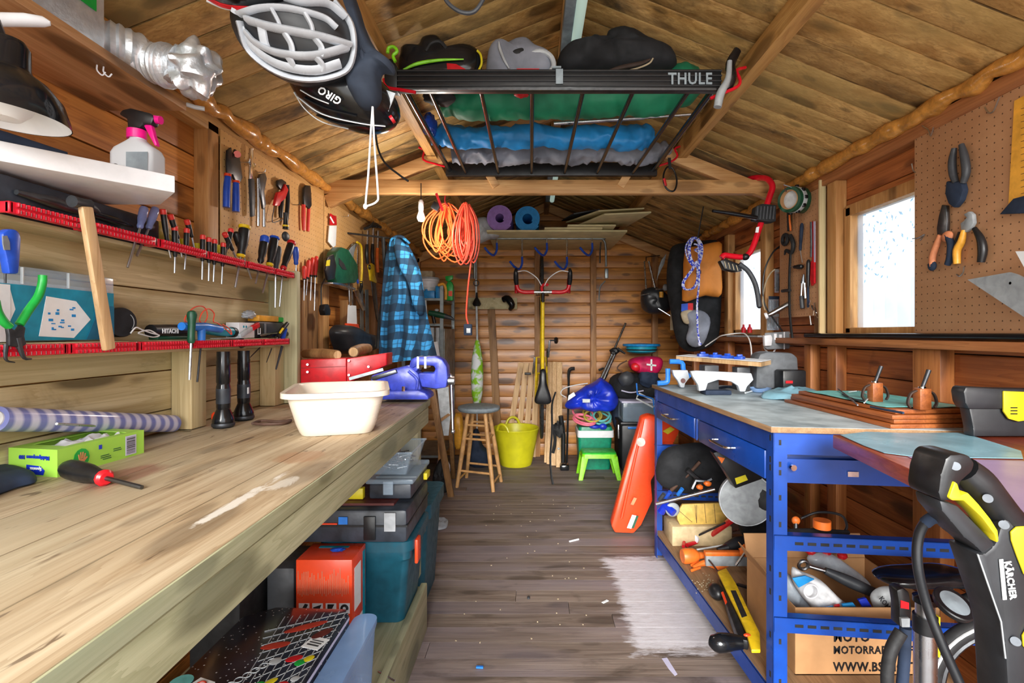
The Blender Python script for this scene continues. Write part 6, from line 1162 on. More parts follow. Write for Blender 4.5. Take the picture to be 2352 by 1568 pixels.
# ================================================================ stored under the left bench
bz = .181
t = T('storage_box', 'dark teal plastic storage box with an orange clip under the left bench', 'storage box', (-.57, 1.85, bz)); 
t.p('body', loft(MB(), [rrect(-.58, 1.89, .25, .25, .03, 0, bz), rrect(-.58, 1.89, .29, .28, .03, 0, .40), rrect(-.58, 1.89, .31, .295, .03, 0, .41), rrect(-.58, 1.89, .31, .295, .03, 0, .44)]), 'teal_dark'); t.p('lid', loft(MB(), [rrect(-.58, 1.89, .33, .31, .04, 0, .44), rrect(-.58, 1.89, .33, .31, .04, 0, .475), rrect(-.58, 1.89, .30, .29, .04, 0, .484)]), 'teal_dark'); t.p('clip', MB().box((-.411, 1.80, .425), (.012, .05, .085), bev=.004), 'orange_red')
t = T('storage_box', 'second dark teal box behind the one with the orange clip', 'storage box', (-.57, 2.25, 0)); t.p('body', loft(MB(), [rrect(-.60, 2.32, .25, .30, .03, 0, 0), rrect(-.60, 2.32, .30, .34, .03, 0, .40)]), 'teal_dark'); t.p('lid', loft(MB(), [rrect(-.60, 2.32, .33, .37, .04, 0, .40), rrect(-.60, 2.32, .33, .37, .04, 0, .46)]), 'teal_dark')
t = T('power_tool_case', 'large black tool case with pale tag lying on the teal box', 'tool case', (-.62, 1.85, .485)); t.p('shell', MB().bx(-.82, -.425, 1.70, 2.052, .486, .60, bev=.014), 'vinyl'); t.p('seam', MB().bx(-.822, -.423, 1.698, 2.054, .542, .549), 'black'); t.p('tag', MB().bx(-.500, -.462, 1.692, 1.697, .53, .592), 'light_grey'); t.p('blue_label', MB().bx(-.655, -.625, 1.694, 1.698, .553, .578), 'bright_blue'); t.p('orange_trim', MB().bx(-.75, -.66, 1.694, 1.698, .552, .557), 'orange_red'); t.p('latch', MB().bx(-.57, -.53, 1.692, 1.698, .50, .58, bev=.002), 'black')
one('brown_folder', MB().bx(-.82, -.48, 1.74, 2.04, .601, .609), 'maroon', 'dark reddish folder lying flat on the black tool case', 'folder')
t = T('parts_organiser', 'black organiser with clear lid and yellow clips on the tool case', 'organiser', (-.5, 1.95, .61)); t.p('tray', MB().bx(-.58, -.43, 1.78, 2.05, .610, .664, bev=.008), 'vinyl'); t.p('lid', MB().bx(-.59, -.42, 1.77, 2.055, .665, .683, bev=.005), 'clear_plastic'); t.p('clip', MB().bx(-.525, -.49, 1.762, 1.769, .630, .678, bev=.002), 'clear_plastic'); t.p('side_clip', MB().bx(-.419, -.405, 1.93, 1.99, .635, .66, bev=.002), 'karcher_yellow'); t.p('dividers', MB().bx(-.58, -.43, 1.86, 1.864, .6645, .667), 'light_grey')
one('spirit_level', MB().bx(-.83, -.60, 1.775, 1.80, .611, .65, bev=.002), 'karcher_yellow', 'yellow bar lying left of the black organiser', 'spirit level')
t = T('screw_box', 'clear box full of steel screws on top of the organiser', 'box', (-.52, 1.95, .684)); t.p('box', loft(MB(), [rrect(-.535, 1.93, .15, .2, .01, 0, .684), rrect(-.53, 1.93, .19, .24, .01, 0, .765)], True, False), 'clear_plastic'); random.seed(8); m = MB()
for k in range(90): p = Vector((random.uniform(-.59, -.475), random.uniform(1.85, 2.01), random.uniform(.692, .735))); a = random.uniform(0, 6.3); d = Vector((math.cos(a), math.sin(a), random.uniform(-.3, .3))) * .018; m.tube([p - d, p + d], [.0028, .0012], 5)
q = t.p('screws', m, 'steel'); q['kind'] = 'stuff'; t.p('rim', MB().tube([(-.625, 1.81, .767), (-.435, 1.81, .767), (-.435, 2.05, .767), (-.625, 2.05, .767)], .004, 6, closed=True), 'clear_plastic')
t = T('boxed_heater', 'orange printed cardboard box with four dark pictures under the left bench', 'carton', (-.67, 1.66, bz)); t.p('carton', MB().bx(-.755, -.575, 1.6, 1.73, .26, .476, bev=.003), 'orange_red'); t.p('white_base', MB().bx(-.754, -.576, 1.601, 1.729, bz, .259, bev=.002), 'white'); yy = 1.5994
for k in range(4): x = -.745 + .043 * k; q = t.p('picture', MB().bx(x, x + .034, yy - .0006, yy, .305, .338), 'white'); t.p('figure', [MB().prism([(x + .004, yy - .001, .31), (x + .02, yy - .001, .337), (x + .03, yy - .001, .334), (x + .018, yy - .001, .308)], (0, -.0005, 0)), MB().prism([(x + .003, yy - .001, .325), (x + .03, yy - .001, .334), (x + .022, yy - .001, .315), (x + .012, yy - .001, .309)], (0, -.0005, 0)), MB().prism([(x + .006, yy - .001, .335), (x + .028, yy - .001, .335), (x + .014, yy - .001, .308), (x + .006, yy - .001, .308)], (0, -.0005, 0)), MB().torus((x + .017, yy - .001, .322), (0, 1, 0), .009, .004)][k], 'black', sub=q)
m = MB(); random.seed(6)
for k in range(26): x = -.748 + .0064 * k; m.bx(x, x + .0012, yy - .0006, yy, .36 + random.uniform(0, .01), .40 + random.uniform(0, .05))
q = t.p('drip_print', m, 'tan'); t.p('top_print', MB().bx(-.72, -.62, 1.69, 1.705, .4762, .4768), 'teal'); t.p('side_label', MB().bx(-.5748, -.5742, 1.62, 1.68, .30, .44), 'paper_white'); t.p('side_stripe', MB().bx(-.5748, -.5742, 1.70, 1.722, .20, .46), 'teal')
one('blue_tape', MB().ell((-.645, 1.66, .483), (.022, .013, .006), nz=.5), 'blue', 'scrap of blue tape on top of the orange carton', 'tape')
one('drawer_unit', MB().bx(-.86, -.77, 1.62, 1.8, bz, .44, bev=.008), 'dark_grey', 'dark grey ribbed plastic drawer behind the printed tray, left of the orange carton', 'drawer')
one('dark_crate', MB().bx(-1.03, -.875, 1.5, 1.9, bz, .46, bev=.01), 'black_matt', 'black crate in the shade far under the left bench', 'crate')
# printed tray box
N = NT('night_print'); o_ = N.n('TexCoord').outputs['Object']; vo = N.n('TexVoronoi'); vo.inputs['Scale'].default_value = 75; N.l(o_, vo, 'Vector'); k_ = N.math('LESS_THAN', vo.outputs['Distance'], .15)
cc_ = N.mix(N.ramp(N.noise(o_, 6, 4, .5), .35, .7), '15171f', '2e3444'); sel = N.math('MULTIPLY', k_, N.ramp(N.noise(o_, 5, 2), .42, .5)); N.l(N.mix(sel, cc_, 'dfe4ea'), N.b, 'Base Color'); N.b.inputs['Roughness'].default_value = .18; MATS['night_print'] = N.m
t = T('printed_box', 'flat box printed with a dark barbecue scene in the foreground under the bench', 'box', (-.65, 1.05, .30)); zt = .42; top = [(-.505, .5), (-.505, 1.385), (-.525, 1.42), (-.73, 1.43), (-.80, 1.38), (-.80, .5)]
t.p('box', MB().prism([(x, y, .335) for x, y in top], (0, 0, zt - .335), bev=.006), 'night_print'); z1 = zt + .0006
m = MB()
for k in range(11): m.bar((-.515 - .0, 1.40 - .028 * k, z1), (-.70 + .012 * k, 1.36 - .03 * k - .05, z1), .0018, .0008)
for k in range(9): m.bar((-.52 - .02 * k, 1.41 - .004 * k, z1), (-.515 - .016 * k, 1.10, z1), .0018, .0008)
t.p('grill_print', m, 'light_grey')
def dab(x, y, rx, ry, a, m_, nm): t.p(nm, MB().ell((x, y, z1 + .0002), (rx, ry, .0009), R=Matrix.Rotation(a, 3, 'Z')), m_)
for x, y, rx, ry, a, m_ in ((-.60, 1.33, .055, .014, .5, 'flower_red'), (-.64, 1.25, .035, .014, .3, 'flower_red'), (-.545, 1.30, .03, .014, .9, 'maroon'), (-.57, 1.20, .02, .012, .4, 'red'), (-.55, 1.185, .012, .012, 0, 'green'), (-.535, 1.20, .014, .010, .9, 'karcher_yellow'), (-.61, 1.19, .014, .014, 0, 'light_grey'), (-.555, 1.11, .014, .012, .3, 'red'), (-.585, 1.12, .016, .009, .9, 'karcher_yellow'), (-.605, 1.11, .012, .012, .9, 'green'), (-.64, 1.10, .03, .016, .2, 'flower_red'), (-.535, 1.13, .010, .010, 0, 'light_grey'), (-.55, 1.05, .012, .012, 0, 'karcher_yellow'), (-.52, 1.08, .012, .014, 0, 'maroon')): dab(x, y, rx, ry, a, m_, 'food_print')
t.p('white_label', MB().box((-.545, 1.26, z1), (.05, .045, .001), rz=-.3), 'paper_white'); t.p('barcode', MB().box((-.545, 1.26, z1 + .0008), (.034, .004, .0004), rz=-.3).box((-.542, 1.268, z1 + .0008), (.034, .003, .0004), rz=-.3).box((-.548, 1.251, z1 + .0008), (.034, .005, .0004), rz=-.3), 'dark_grey')
t.p('square_label', MB().box((-.735, 1.11, z1), (.045, .035, .001), rz=-.35), 'paper_white'); t.p('warning_mark', MB().torus((-.735, 1.11, z1 + .0006), (0, 0, 1), .010, .002), 'flower_red'); t.p('round_label', MB().cyl((-.785, 1.12, z1 - .0004), (-.785, 1.12, z1 + .0006), .024), 'hose_teal')
m = MB()
for k in range(9): m.torus((-.62 - .010 * k, 1.19 - .016 * k, z1), (0, 0, 1), .009, .0012, n=16, m=4)
t.p('chain_print', m, 'light_grey'); t.p('edge_strip', MB().bx(-.5045, -.5035, .6, 1.38, .41, .418), 'lav')
t = T('clear_blue_bin', 'translucent blue plastic bin beside the printed box under the bench', 'bin', (-.47, 1.1, bz)); t.p('wall', loft(MB(), [rrect(-.468, 1.02, .05, .74, .02, 0, .192), rrect(-.468, 1.02, .058, .80, .025, 0, .37), rrect(-.468, 1.02, .066, .82, .03, 0, .385), rrect(-.468, 1.02, .066, .82, .03, 0, .40)]), 'clear_blue'); t.p('base', MB().bx(-.80, -.50, .6, 1.40, bz, .33, bev=.01), 'clear_blue')
one('coach_bolt', MB().cyl((-.46, 1.50, .186), (-.40, 1.46, .186), .003), 'steel', 'steel bolt lying on the base board edge near the blue bin', 'bolt')
# ================================================================ blue steel workbench on the right
C0 = Vector((.7225, 1.50, 0)); dl = Vector((-.0484, .9988, 0)); nl = Vector((.993, -.118, 0)).normalized(); BL, BWD, TZ = 1.212, .60, .922
def B(a, b_, z): v = C0 + dl * a + nl * b_; return Vector((v.x, v.y, z))
def bq(m, a0, a1, b0, b1, z0, z1, bev=0): return m.prism([B(a0, b0, z0), B(a1, b0, z0), B(a1, b1, z0), B(a0, b1, z0)], (0, 0, z1 - z0), bev=bev)
t = T('steel_workbench', 'blue steel workbench with drawers and chipboard top along the right wall', 'workbench', B(.6, .3, 0))
t.p('worktop', bq(MB(), -.012, BL + .012, -.012, BWD + .01, TZ - .018, TZ - .001, .001), 'particle'); mt('vinyl_top', '9eb0b8', .45, 0, .35, 9, .15, col2='c4d4da')
t.p('worktop_cover', bq(MB(), -.010, BL + .010, -.010, BWD + .008, TZ - .001, TZ), 'vinyl_top')
for a in (0, BL - .04):
    for b_ in (0, BWD - .04):
        m = MB(); bo = b_ if b_ == 0 else b_ + .038; ao = a if a == 0 else a + .038
        bq(m, a, a + .04, bo, bo + .0025, 0, TZ - .019); bq(m, ao, ao + .0025, b_, b_ + .04, 0, TZ - .019); lg = t.p('leg', m, 'bench_blue')
        m = MB()
        if a == 0 and b_ == 0:
            for z in (.15, .27, .40, .47, .62, .70, .775, .80, .865): bq(m, -.0006, 0, .016, .023, z, z + .016); bq(m, .012, .02, -.0006, 0, z + .01, z + .028)
            t.p('leg_slots', m, 'black_matt', sub=lg)
m = bq(MB(), .0, BL, .001, .004, .842, TZ - .019); t.p('top_rail', m, 'bench_blue')
for a0 in (.045, .63):
    d_ = t.p('drawer', bq(MB(), a0, a0 + .535, -.003, .50, .752, .838, .001), 'bench_blue'); h0, h1 = B(a0 + .20, -.003, .800), B(a0 + .34, -.003, .800); o_ = -nl * .028
    t.p('handle', MB().tube([h0, h0 + o_, h0.lerp(h1, .15) + o_ * 1.25, h0.lerp(h1, .85) + o_ * 1.25, h1 + o_, h1], .0045, 8, sm=3), 'chrome', sub=d_)
t.p('drawer_divider', bq(MB(), .598, .612, -.004, .0, .752, .84), 'bench_blue')
t.p('end_rail', bq(MB(), .0, .003, .04, BWD - .04, .838, TZ - .019), 'bench_blue'); t.p('drawer_side', bq(MB(), .014, .018, .04, BWD - .03, .75, .822), 'bench_blue'); t.p('slide_roller', MB().cyl(B(.0, .055, .80) - dl * .008, B(.0, .055, .80), .009), 'chrome')
t.p('clip', bq(MB(), .008, .013, .215, .245, .775, .79), 'chrome')
def slotbeam(a, z, nm='end_beam', bw=BWD):
    e_ = t.p(nm, bq(bq(MB(), a, a + .0025, .002, bw - .002, z - .045, z), a, a + .03, .002, bw - .002, z - .0025, z), 'bench_blue'); m = MB(); b_ = .06
    while b_ < bw - .06: bq(m, a - .0006, a, b_, b_ + .024, z - .027, z - .018); b_ += .036
    t.p('beam_slots', m, 'black_matt', sub=e_)
for a in (-.003, BL - .01):
    slotbeam(a, .597); slotbeam(a, .352)
t.p('low_beam', bq(bq(MB(), .0, BL, .001, .0035, .06, .119), .0, BL, .001, .03, .117, .119), 'bench_blue'); t.p('low_beam', bq(MB(), 0, BL, BWD - .0035, BWD - .001, .06, .119), 'bench_blue'); t.p('shelf_board', bq(MB(), .003, BL - .003, .006, BWD - .006, .12, .135), 'particle'); SBZ = .1355
# grey cast scroll-saw jig with a wooden plate at the far end
t = T('bench_jig', 'wooden plate on a pale cast stand at the far end of the blue bench', 'jig', P(1650, 900, 2.2)); y = 2.25
t.p('plate', MB().prism([P(1553, 818, 2.62), P(1748, 832, 2.18), P(1748, 842, 2.18), P(1553, 826, 2.62)], (.12, .16, 0)), 'lath_wood')
tp_ = t.p('plate_top', MB().prism([P(1553, 817, 2.62), P(1748, 831, 2.18), P(1748, 831, 2.18) + Vector((.12, .16, 0)), P(1553, 817, 2.62) + Vector((.12, .16, 0))], (0, 0, .002)), 'paper_white')
m = MB(); random.seed(12)
for i, (u, yy) in enumerate(((1605, 2.52), (1634, 2.44), (1662, 2.38), (1690, 2.32))): p = P(u, 820 + i * 2.4, yy); m.box(p + Vector((.03, .03, .006)), (.05, .04, .022), rz=.3 * i, bev=.004).box(p + Vector((.03, .03, .02)), (.025, .02, .014), rz=i, bev=.004)
t.p('blue_blocks', m, 'blue'); t.p('stand', MB().prism(tr([(1587, 853), (1600, 851), (1726, 857), (1731, 872), (1716, 888), (1712, 899), (1700, 899), (1696, 886), (1680, 876), (1650, 872), (1626, 880), (1621, 896), (1606, 898), (1604, 884), (1592, 866)], onY(2.22)), (0, .03, 0), bev=.003), 'silver_plastic')
t.p('neck', MB().bx(P(1612, 0, 2.32).x, P(1644, 0, 2.32).x, 2.28, 2.36, .94, P(0, 838, 2.32).z, bev=.003).bx(P(1685, 0, 2.32).x, P(1715, 0, 2.32).x, 2.28, 2.34, .94, P(0, 842, 2.32).z, bev=.003), 'dark_grey'); t.p('base', MB().bx(P(1628, 0, 2.2).x, P(1690, 0, 2.2).x, 2.24, 2.32, TZ + .0005, TZ + .022, bev=.006), 'navy')
t.p('back_stand', MB().prism(tr([(1545, 850), (1580, 850), (1584, 868), (1574, 880), (1572, 890), (1564, 890), (1558, 876), (1548, 862)], onY(2.52)), (0, .03, 0), bev=.003), 'silver_plastic'); t.p('hole', MB().cyl(P(1569, 874, 2.515), P(1569, 874, 2.52), .012), 'maroon')
for i, (px, lb) in enumerate((([(1510, 880), (1530, 878), (1534, 870), (1534, 846)], 'blue bar clamp end standing at the far left corner of the blue bench, lower one'), ([(1538, 830), (1566, 832), (1570, 850), (1584, 866)], 'blue bar clamp end reaching right above the lower one'))): one('bar_clamp', MB().tube(tr(px, onY(2.60)), .013, 8, sm=3), 'bright_blue', lb, 'clamp', 'blue clamps at the far bench end')
t = T('grey_grinder', 'dark grey rounded machine housing standing at the back of the blue bench', 'machine', P(1785, 895, 2.45)); y = 2.38
t.p('housing', MB().prism([P(1736, 893, y), P(1738, 830, y), P(1746, 812, y), P(1764, 807, y), P(1820, 810, y), P(1834, 820, y), P(1838, 893, y)], (0, .10, 0), bev=.014), 'drum_grey'); t.p('black_base', MB().bx(P(1796, 0, 2.3).x, P(1850, 0, 2.3).x, 2.29, 2.37, TZ + .001, P(0, 850, 2.3).z, bev=.008), 'black'); t.p('red_mark', MB().bx(P(1804, 0, 2.29).x, P(1820, 0, 2.29).x, 2.286, 2.29, P(0, 880, 2.29).z, P(0, 874, 2.29).z), 'red')
one('plastic_bag', MB().puff([Vector((.98, 2.12, TZ + .004)), Vector((1.12, 2.02, TZ + .004)), Vector((1.26, 2.08, TZ + .004)), Vector((1.24, 2.24, TZ + .004)), Vector((1.08, 2.26, TZ + .004))], (0, 0, .035), sub=4, nz=.02, f=14, back=.05), 'wrap_cyan', 'crumpled clear blue plastic bag on the blue bench before the grey machine', 'bag', ang=60)
# stacked brown boards with sheets and odds and ends
random.seed(5)
ys = [(1.455, 2.02, 1.03), (1.462, 2.0, 1.045), (1.455, 1.975, 1.035), (1.47, 1.96, 1.055)]
for i, (a, b_, x) in enumerate(ys):
    z = TZ + .0006 + i * .0135; one('brown_board', MB().prism([(x + .012, a, z), (x - .012, b_, z), (1.33, b_ + .02, z), (1.355, a + .02, z)], (0, 0, .0115), bev=.001), 'brown_plank', '%s reddish brown board in the pile on the blue bench' % ('lowest', 'second from below', 'third from below', 'topmost')[i], 'board', 'brown boards piled on the blue bench')
PZ = TZ + .0006 + 4 * .0135
one('instruction_sheet', MB().sheet(lambda s, q: Vector((1.06 + .24 * s - .01 * q, 1.50 + .42 * q, PZ + .003 + .004 * mnoise.noise(Vector((s * 4, q * 5, 2))))), 12, 16, .0008), 'hose_teal', 'pale turquoise and white sheet spread on the topmost brown board', 'paper')
for px, r, m_, lb in (([(1935, 905), (1960, 916), (1985, 920)], .003, 'iron', 'dark thin tool lying at the left on the sheet over the brown boards'), ([(1950, 900), (1975, 898), (1995, 910), (1985, 925)], .002, 'drop', 'white bent wire lying on the sheet over the brown boards'), ([(2000, 934), (2030, 940), (2075, 948)], .0035, 'navy', 'dark blue pen-like tool near the right end of the sheet'), ([(1925, 893), (1945, 908), (1970, 930)], .0025, 'dark_steel', 'steel rod lying across the sheet on the brown boards')): one('small_tool', MB().tube(tr(px, onZ(PZ + .008)), r, 6, sm=3), m_, lb, 'tool')
def clampblock(u, v, lb):
    c = Z(u, v, PZ + .001); t = T('block_clamp', lb, 'clamp', c, 'wooden blocks with bolts'); t.p('block', MB().box(c + Vector((0, 0, .031)), (.034, .030, .062), bev=.003), 'stud_wood' if 0 else 'brown_plank'); t.p('bolt', MB().tube([c + Vector((0, 0, .062)), c + Vector((.020, .0, .115))], [.005, .0065], 10), 'iron'); t.p('washer', MB().cyl(c + Vector((0, 0, .062)), c + Vector((0, 0, .067)), .010), 'chrome')
    for sg in (-1, 1): t.p('strap', MB().tube([c + Vector((sg * .017, 0, .055)), c + Vector((sg * .034, 0, .045)), c + Vector((sg * .042, 0, .02)), c + Vector((sg * .036, 0, .006))], .006, 8, sm=4, flat=.5), 'leather')
clampblock(2010, 922, 'small wooden block with bolt and curved straps, the one further left behind the sheets'); clampblock(2118, 940, 'small wooden block with bolt and curved straps, right one in front of the wall stud')
# red-brown slab table with film sheets, toolbox
TZ2 = .922
t = T('side_table', 'red-brown wooden tabletop reaching in from the right beyond the blue bench', 'table', (1.0, 1.0, 0)); t.p('top', MB().prism([(.824, 1.372, TZ2 - .036), (1.37, 1.372, TZ2 - .036), (1.37, .45, TZ2 - .036), (.69, .45, TZ2 - .036)], (0, 0, .036), bev=.002), 'red_wood')
for x, y in ((1.30, 1.30), (1.30, .52), (.80, .50)): t.p('leg', MB().bx(x - .025, x + .025, y - .025, y + .025, 0, TZ2 - .0365), 'red_wood')
def filmsheet(px, z, m_, lb): return one('film_sheet', MB().prism(tr(px, onZ(z)), (0, 0, .0012)), m_, lb, 'sheet')
filmsheet([(1930, 999), (1990, 992), (2080, 995), (2210, 994), (2345, 1036), (2350, 1053), (2190, 1051), (2085, 1047), (2030, 1040), (1985, 1024)], TZ2 + .0015, 'wrap_cyan', 'pale blue plastic sheet spread over the far end of the red-brown table'); mt('lilac_sheet', 'a890b8', .3, 0, .2, 6, .2)
filmsheet([(2085, 1049), (2200, 1055), (2420, 1062), (2440, 1230), (2352, 1186), (2290, 1155), (2180, 1094)], TZ2 + .0006, 'lilac_sheet', 'lilac tinted plastic sheet on the near part of the red-brown table')
t = T('plastic_toolbox', 'black plastic toolbox with a yellow latch standing at the right edge', 'toolbox', (1.24, 1.33, TZ2)); y = 1.33
pz = TZ2 + .003
t.p('body', MB().prism([Vector((P(u, v, y).x, y, max(P(u, v, y).z, pz))) for u, v in ((2236, 1010), (2236, 985), (2226, 935), (2500, 940), (2500, 1010))], (0, .035, 0), bev=.006), 'plastic_dark'); t.p('lid', MB().prism(tr([(2226, 940), (2218, 925), (2214, 900), (2219, 888), (2290, 892), (2500, 896), (2500, 940)], onY(y - .006)), (0, .045, 0), bev=.006), 'plastic_dark')
lt = t.p('latch', MB().prism(tr([(2306, 898), (2362, 900), (2362, 965), (2340, 968), (2318, 962), (2306, 945)], onY(y - .012)), (0, .006, 0), bev=.002), 'karcher_yellow'); m = MB()
for v in (936, 943, 950): m.box(P(2329, v, y - .0125), (.018, .001, .003))
t.p('latch_ribs', m, 'black', sub=lt)
# ================================================================ under the blue bench
t = T('cardboard_box', 'open cardboard box with black German lettering under the blue bench', 'carton', (1.0, 1.73, SBZ)); x0, x1, y0, y1, zc = .82, 1.27, 1.56, 1.91, .345
m = MB(); m.bx(x0, x1, y0, y0 + .004, SBZ, zc).bx(x0, x1, y1 - .004, y1, SBZ, zc).bx(x0, x0 + .004, y0 + .005, y1 - .005, SBZ, zc).bx(x1 - .004, x1, y0 + .005, y1 - .005, SBZ, zc).bx(x0, x1, y0, y1, SBZ, SBZ + .003)
t.p('carton', m, 'cardboard'); t.p('flap', MB().prism([(x0, y0 + .1, zc), (x0, y1, zc), (x0 - .035, y1, zc + .06), (x0 - .03, y0 + .16, zc + .05)], (.003, 0, 0)), 'cardboard'); t.p('flap', MB().prism([(x0, y1, zc), (x1, y1, zc), (x1, y1 + .03, zc + .08), (x0, y1 + .03, zc + .08)], (0, .003, 0)), 'cardboard')
t.text('lettering', 'MOTORRAD. EINFACH.', (.938, y0 - .001, P(0, 1500, y0).z), (1, 0, 0), (0, 0, 1), .0335, 'black'); t.text('lettering', 'WWW.BS-MOTO', (.938, y0 - .001, P(0, 1540, y0).z), (1, 0, 0), (0, 0, 1), .0395, 'black'); t.text('lettering', 'MOTO', (.938, y0 - .001, P(0, 1472, y0).z), (1, 0, 0), (0, 0, 1), .042, 'black')
CY = 1.66
def cpuff(nm, px, y, d_, m_, lb, cat='bag', nz=.012): return one(nm, MB().puff(tr(px, onY(y)), (0, -d_, 0), sub=3, nz=nz, f=12), m_, lb, cat, ang=60)
cpuff('packaging_bag', [(1795, 1320), (1812, 1318), (1850, 1350), (1872, 1395), (1850, 1404), (1815, 1385), (1796, 1362)], 1.70, .04, 'polythene', 'grey clear bag at the left inside the cardboard box')
t = T('torque_wrench', 'ratchet with a long dark grip lying in the cardboard box', 'wrench', P(1900, 1340, 1.72)); t.p('grip', MB().tube([P(1895, 1310, 1.74), P(1950, 1335, 1.72), P(2010, 1362, 1.70)], [.012, .020, .017], 12, sm=3), 'dark_grey'); t.p('head', MB().torus(P(1845, 1297, 1.75), (0, 1, .2), .016, .006), 'alu'); t.p('neck', MB().cyl(P(1858, 1300, 1.75), P(1896, 1311, 1.74), .007), 'steel')
cpuff('work_glove', [(1818, 1300), (1840, 1310), (1870, 1322), (1905, 1350), (1930, 1375), (1950, 1392), (1940, 1410), (1905, 1418), (1880, 1414), (1860, 1390), (1835, 1360), (1820, 1335)], 1.645, .035, 'glove_white', 'grey white glove packet with blue and red ends in the cardboard box', 'glove')
t = T('printed_pouch', 'blue and red printed plastic ends lying over the glove packet', 'packet', P(1850, 1330, 1.6)); t.p('blue_end', MB().prism(tr([(1820, 1328), (1850, 1322), (1872, 1330), (1835, 1350)], onY(1.60)), (0, .006, 0), bev=.002), 'sky_blue'); t.p('blue_end', MB().prism(tr([(1878, 1400), (1915, 1392), (1920, 1414), (1885, 1420)], onY(1.59)), (0, .008, 0), bev=.002), 'sky_blue'); t.p('red_stripe', MB().prism(tr([(1918, 1390), (1930, 1388), (1926, 1416), (1916, 1416)], onY(1.588)), (0, .008, 0), bev=.002), 'red'); t.p('white_ring', MB().torus(P(1863, 1358, 1.598), (0, 1, 0), .022, .003), 'white'); t.p('blue_end', MB().prism(tr([(1935, 1388), (1960, 1384), (1978, 1408), (1940, 1404)], onY(1.592)), (0, .008, 0), bev=.002), 'sky_blue')
one('blue_sachet', MB().prism(tr([(1972, 1378), (1990, 1373), (2015, 1412), (1994, 1416)], onY(1.60)), (0, .01, 0), bev=.002), 'blue_bag', 'dark blue sachet standing right of the glove packet', 'sachet')
t = T('spares_bag', 'pale grey bag with black lettering at the right inside the cardboard box', 'bag', P(2040, 1400, 1.64)); t.p('bag', MB().puff(tr([(1998, 1370), (2012, 1352), (2040, 1346), (2062, 1360), (2064, 1416), (2020, 1418), (2008, 1396)], onY(1.64)), (0, -.03, 0), sub=3, nz=.01), 'hose_teal' if 0 else 'drop'); t.text('lettering', 'KOMBI', P(2018, 1374, 1.603), (.6, 0, -.8), (.8, 0, .6), .022, 'dark_grey')
cpuff('polythene_bag', [(1856, 1275), (1900, 1270), (1940, 1290), (1990, 1330), (2000, 1352), (1960, 1345), (1900, 1310), (1862, 1296)], 1.86, .03, 'polythene', 'crumpled clear bag with red caps at the back of the cardboard box')
for i, u in enumerate((1862, 1898, 1935)): one('red_bung', MB().ell(P(u, 1266 + 5 * i, 1.86), (.018, .014, .012), nz=.3), 'red', 'red bung above the clear bag in the carton, %s of three' % ORD[i], 'bung', 'red bungs in the carton')
# clutter on the low shelf
sy = 2.42
one('beige_carton', MB().bx(.70, 1.0, 2.50, 2.66, SBZ, .235, bev=.006), 'beige', 'dusty beige carton on the low shelf under the yellow mitre box', 'carton')
t = T('mitre_box', 'yellow plastic mitre box with saw slots on the beige carton', 'mitre box', P(1615, 1192, 2.42)); o_ = [(1555, 1165), (1568, 1145), (1660, 1142), (1675, 1190), (1562, 1192), (1556, 1180)]
z0 = .236 - P(0, 1192, 2.52).z; sh_ = Vector((0, 0, z0)); t.p('side', MB().prism([p + sh_ for p in tr(o_, onY(2.52))], (0, .014, 0), bev=.002), 'pale_yellow'); t.p('side', MB().prism([p + sh_ for p in tr(o_, onY(2.60))], (0, .014, 0), bev=.002), 'pale_yellow'); m = MB()
for u0, v0, u1, v1 in ((1560, 1160, 1590, 1186), (1600, 1146, 1600, 1188), (1618, 1144, 1622, 1188), (1640, 1144, 1644, 1188), (1596, 1146, 1600, 1188)): m.bar(P(u0, v0, 2.5193) + sh_, P(u1, v1, 2.5193) + sh_, .002, .0016, up=(0, 1, 0))
t.p('slots', m, 'brown_strap'); t.p('bottom', MB().bx(.75, .97, 2.53, 2.605, .236, .246), 'pale_yellow')
one('alu_rod', MB().tube([P(1507, 1157, 2.45), P(1642, 1123, 2.36)], .008, 10), 'steel', 'pale aluminium tube lying slanted above the mitre box', 'tube')
t = T('hammer', 'claw hammer with brown wooden handle slanting on the low shelf', 'hammer', P(1540, 1128, 2.6)); t.p('handle', MB().tube([P(1541, 1126, 2.56), P(1580, 1090, 2.54), P(1608, 1060, 2.52)], [.010, .008, .009], 10), 'brown_strap'); t.p('head', MB().tube([P(1578, 1078, 2.5), P(1594, 1092, 2.5), P(1612, 1108, 2.5)], [.014, .010, .016], 8), 'dark_steel')
t = T('work_clamp', 'grey steel clamp with orange knobs on the low shelf behind the tube', 'clamp', P(1615, 1115, 2.45)); t.p('frame', MB().tube([P(1590, 1122, 2.46), P(1598, 1104, 2.46), P(1622, 1106, 2.46), P(1634, 1100, 2.46)], .012, 8), 'dark_steel'); t.p('knob', MB().ell(P(1607, 1118, 2.42), (.016, .014, .012), nz=.3), 'orange'); t.p('knob', MB().ell(P(1625, 1110, 2.42), (.018, .014, .012), nz=.3), 'orange')
one('plane_iron', MB().tube([P(1518, 1175, 2.5), P(1530, 1160, 2.48), P(1548, 1178, 2.44)], [.02, .024, .018], 8), 'blue_bag', 'dark blue handled tool in the beige carton', 'tool'); one('trowel', MB().ell(P(1545, 1170, 2.46), (.035, .012, .035)), 'mag_grey', 'rounded grey trowel beside the mitre box', 'trowel')
for i, (u, v) in enumerate(((1534, 1135), (1562, 1128), (1520, 1140))): one('driver_bit', MB().cyl(P(u - 5, v + 8, 2.5), P(u + 5, v - 6, 2.48), .010), ('blue', 'bright_blue', 'dark_grey')[i], ('small blue handle', 'brighter blue handle', 'dark grey handle')[i] + ' lying by the hammer on the low shelf', 'tool')
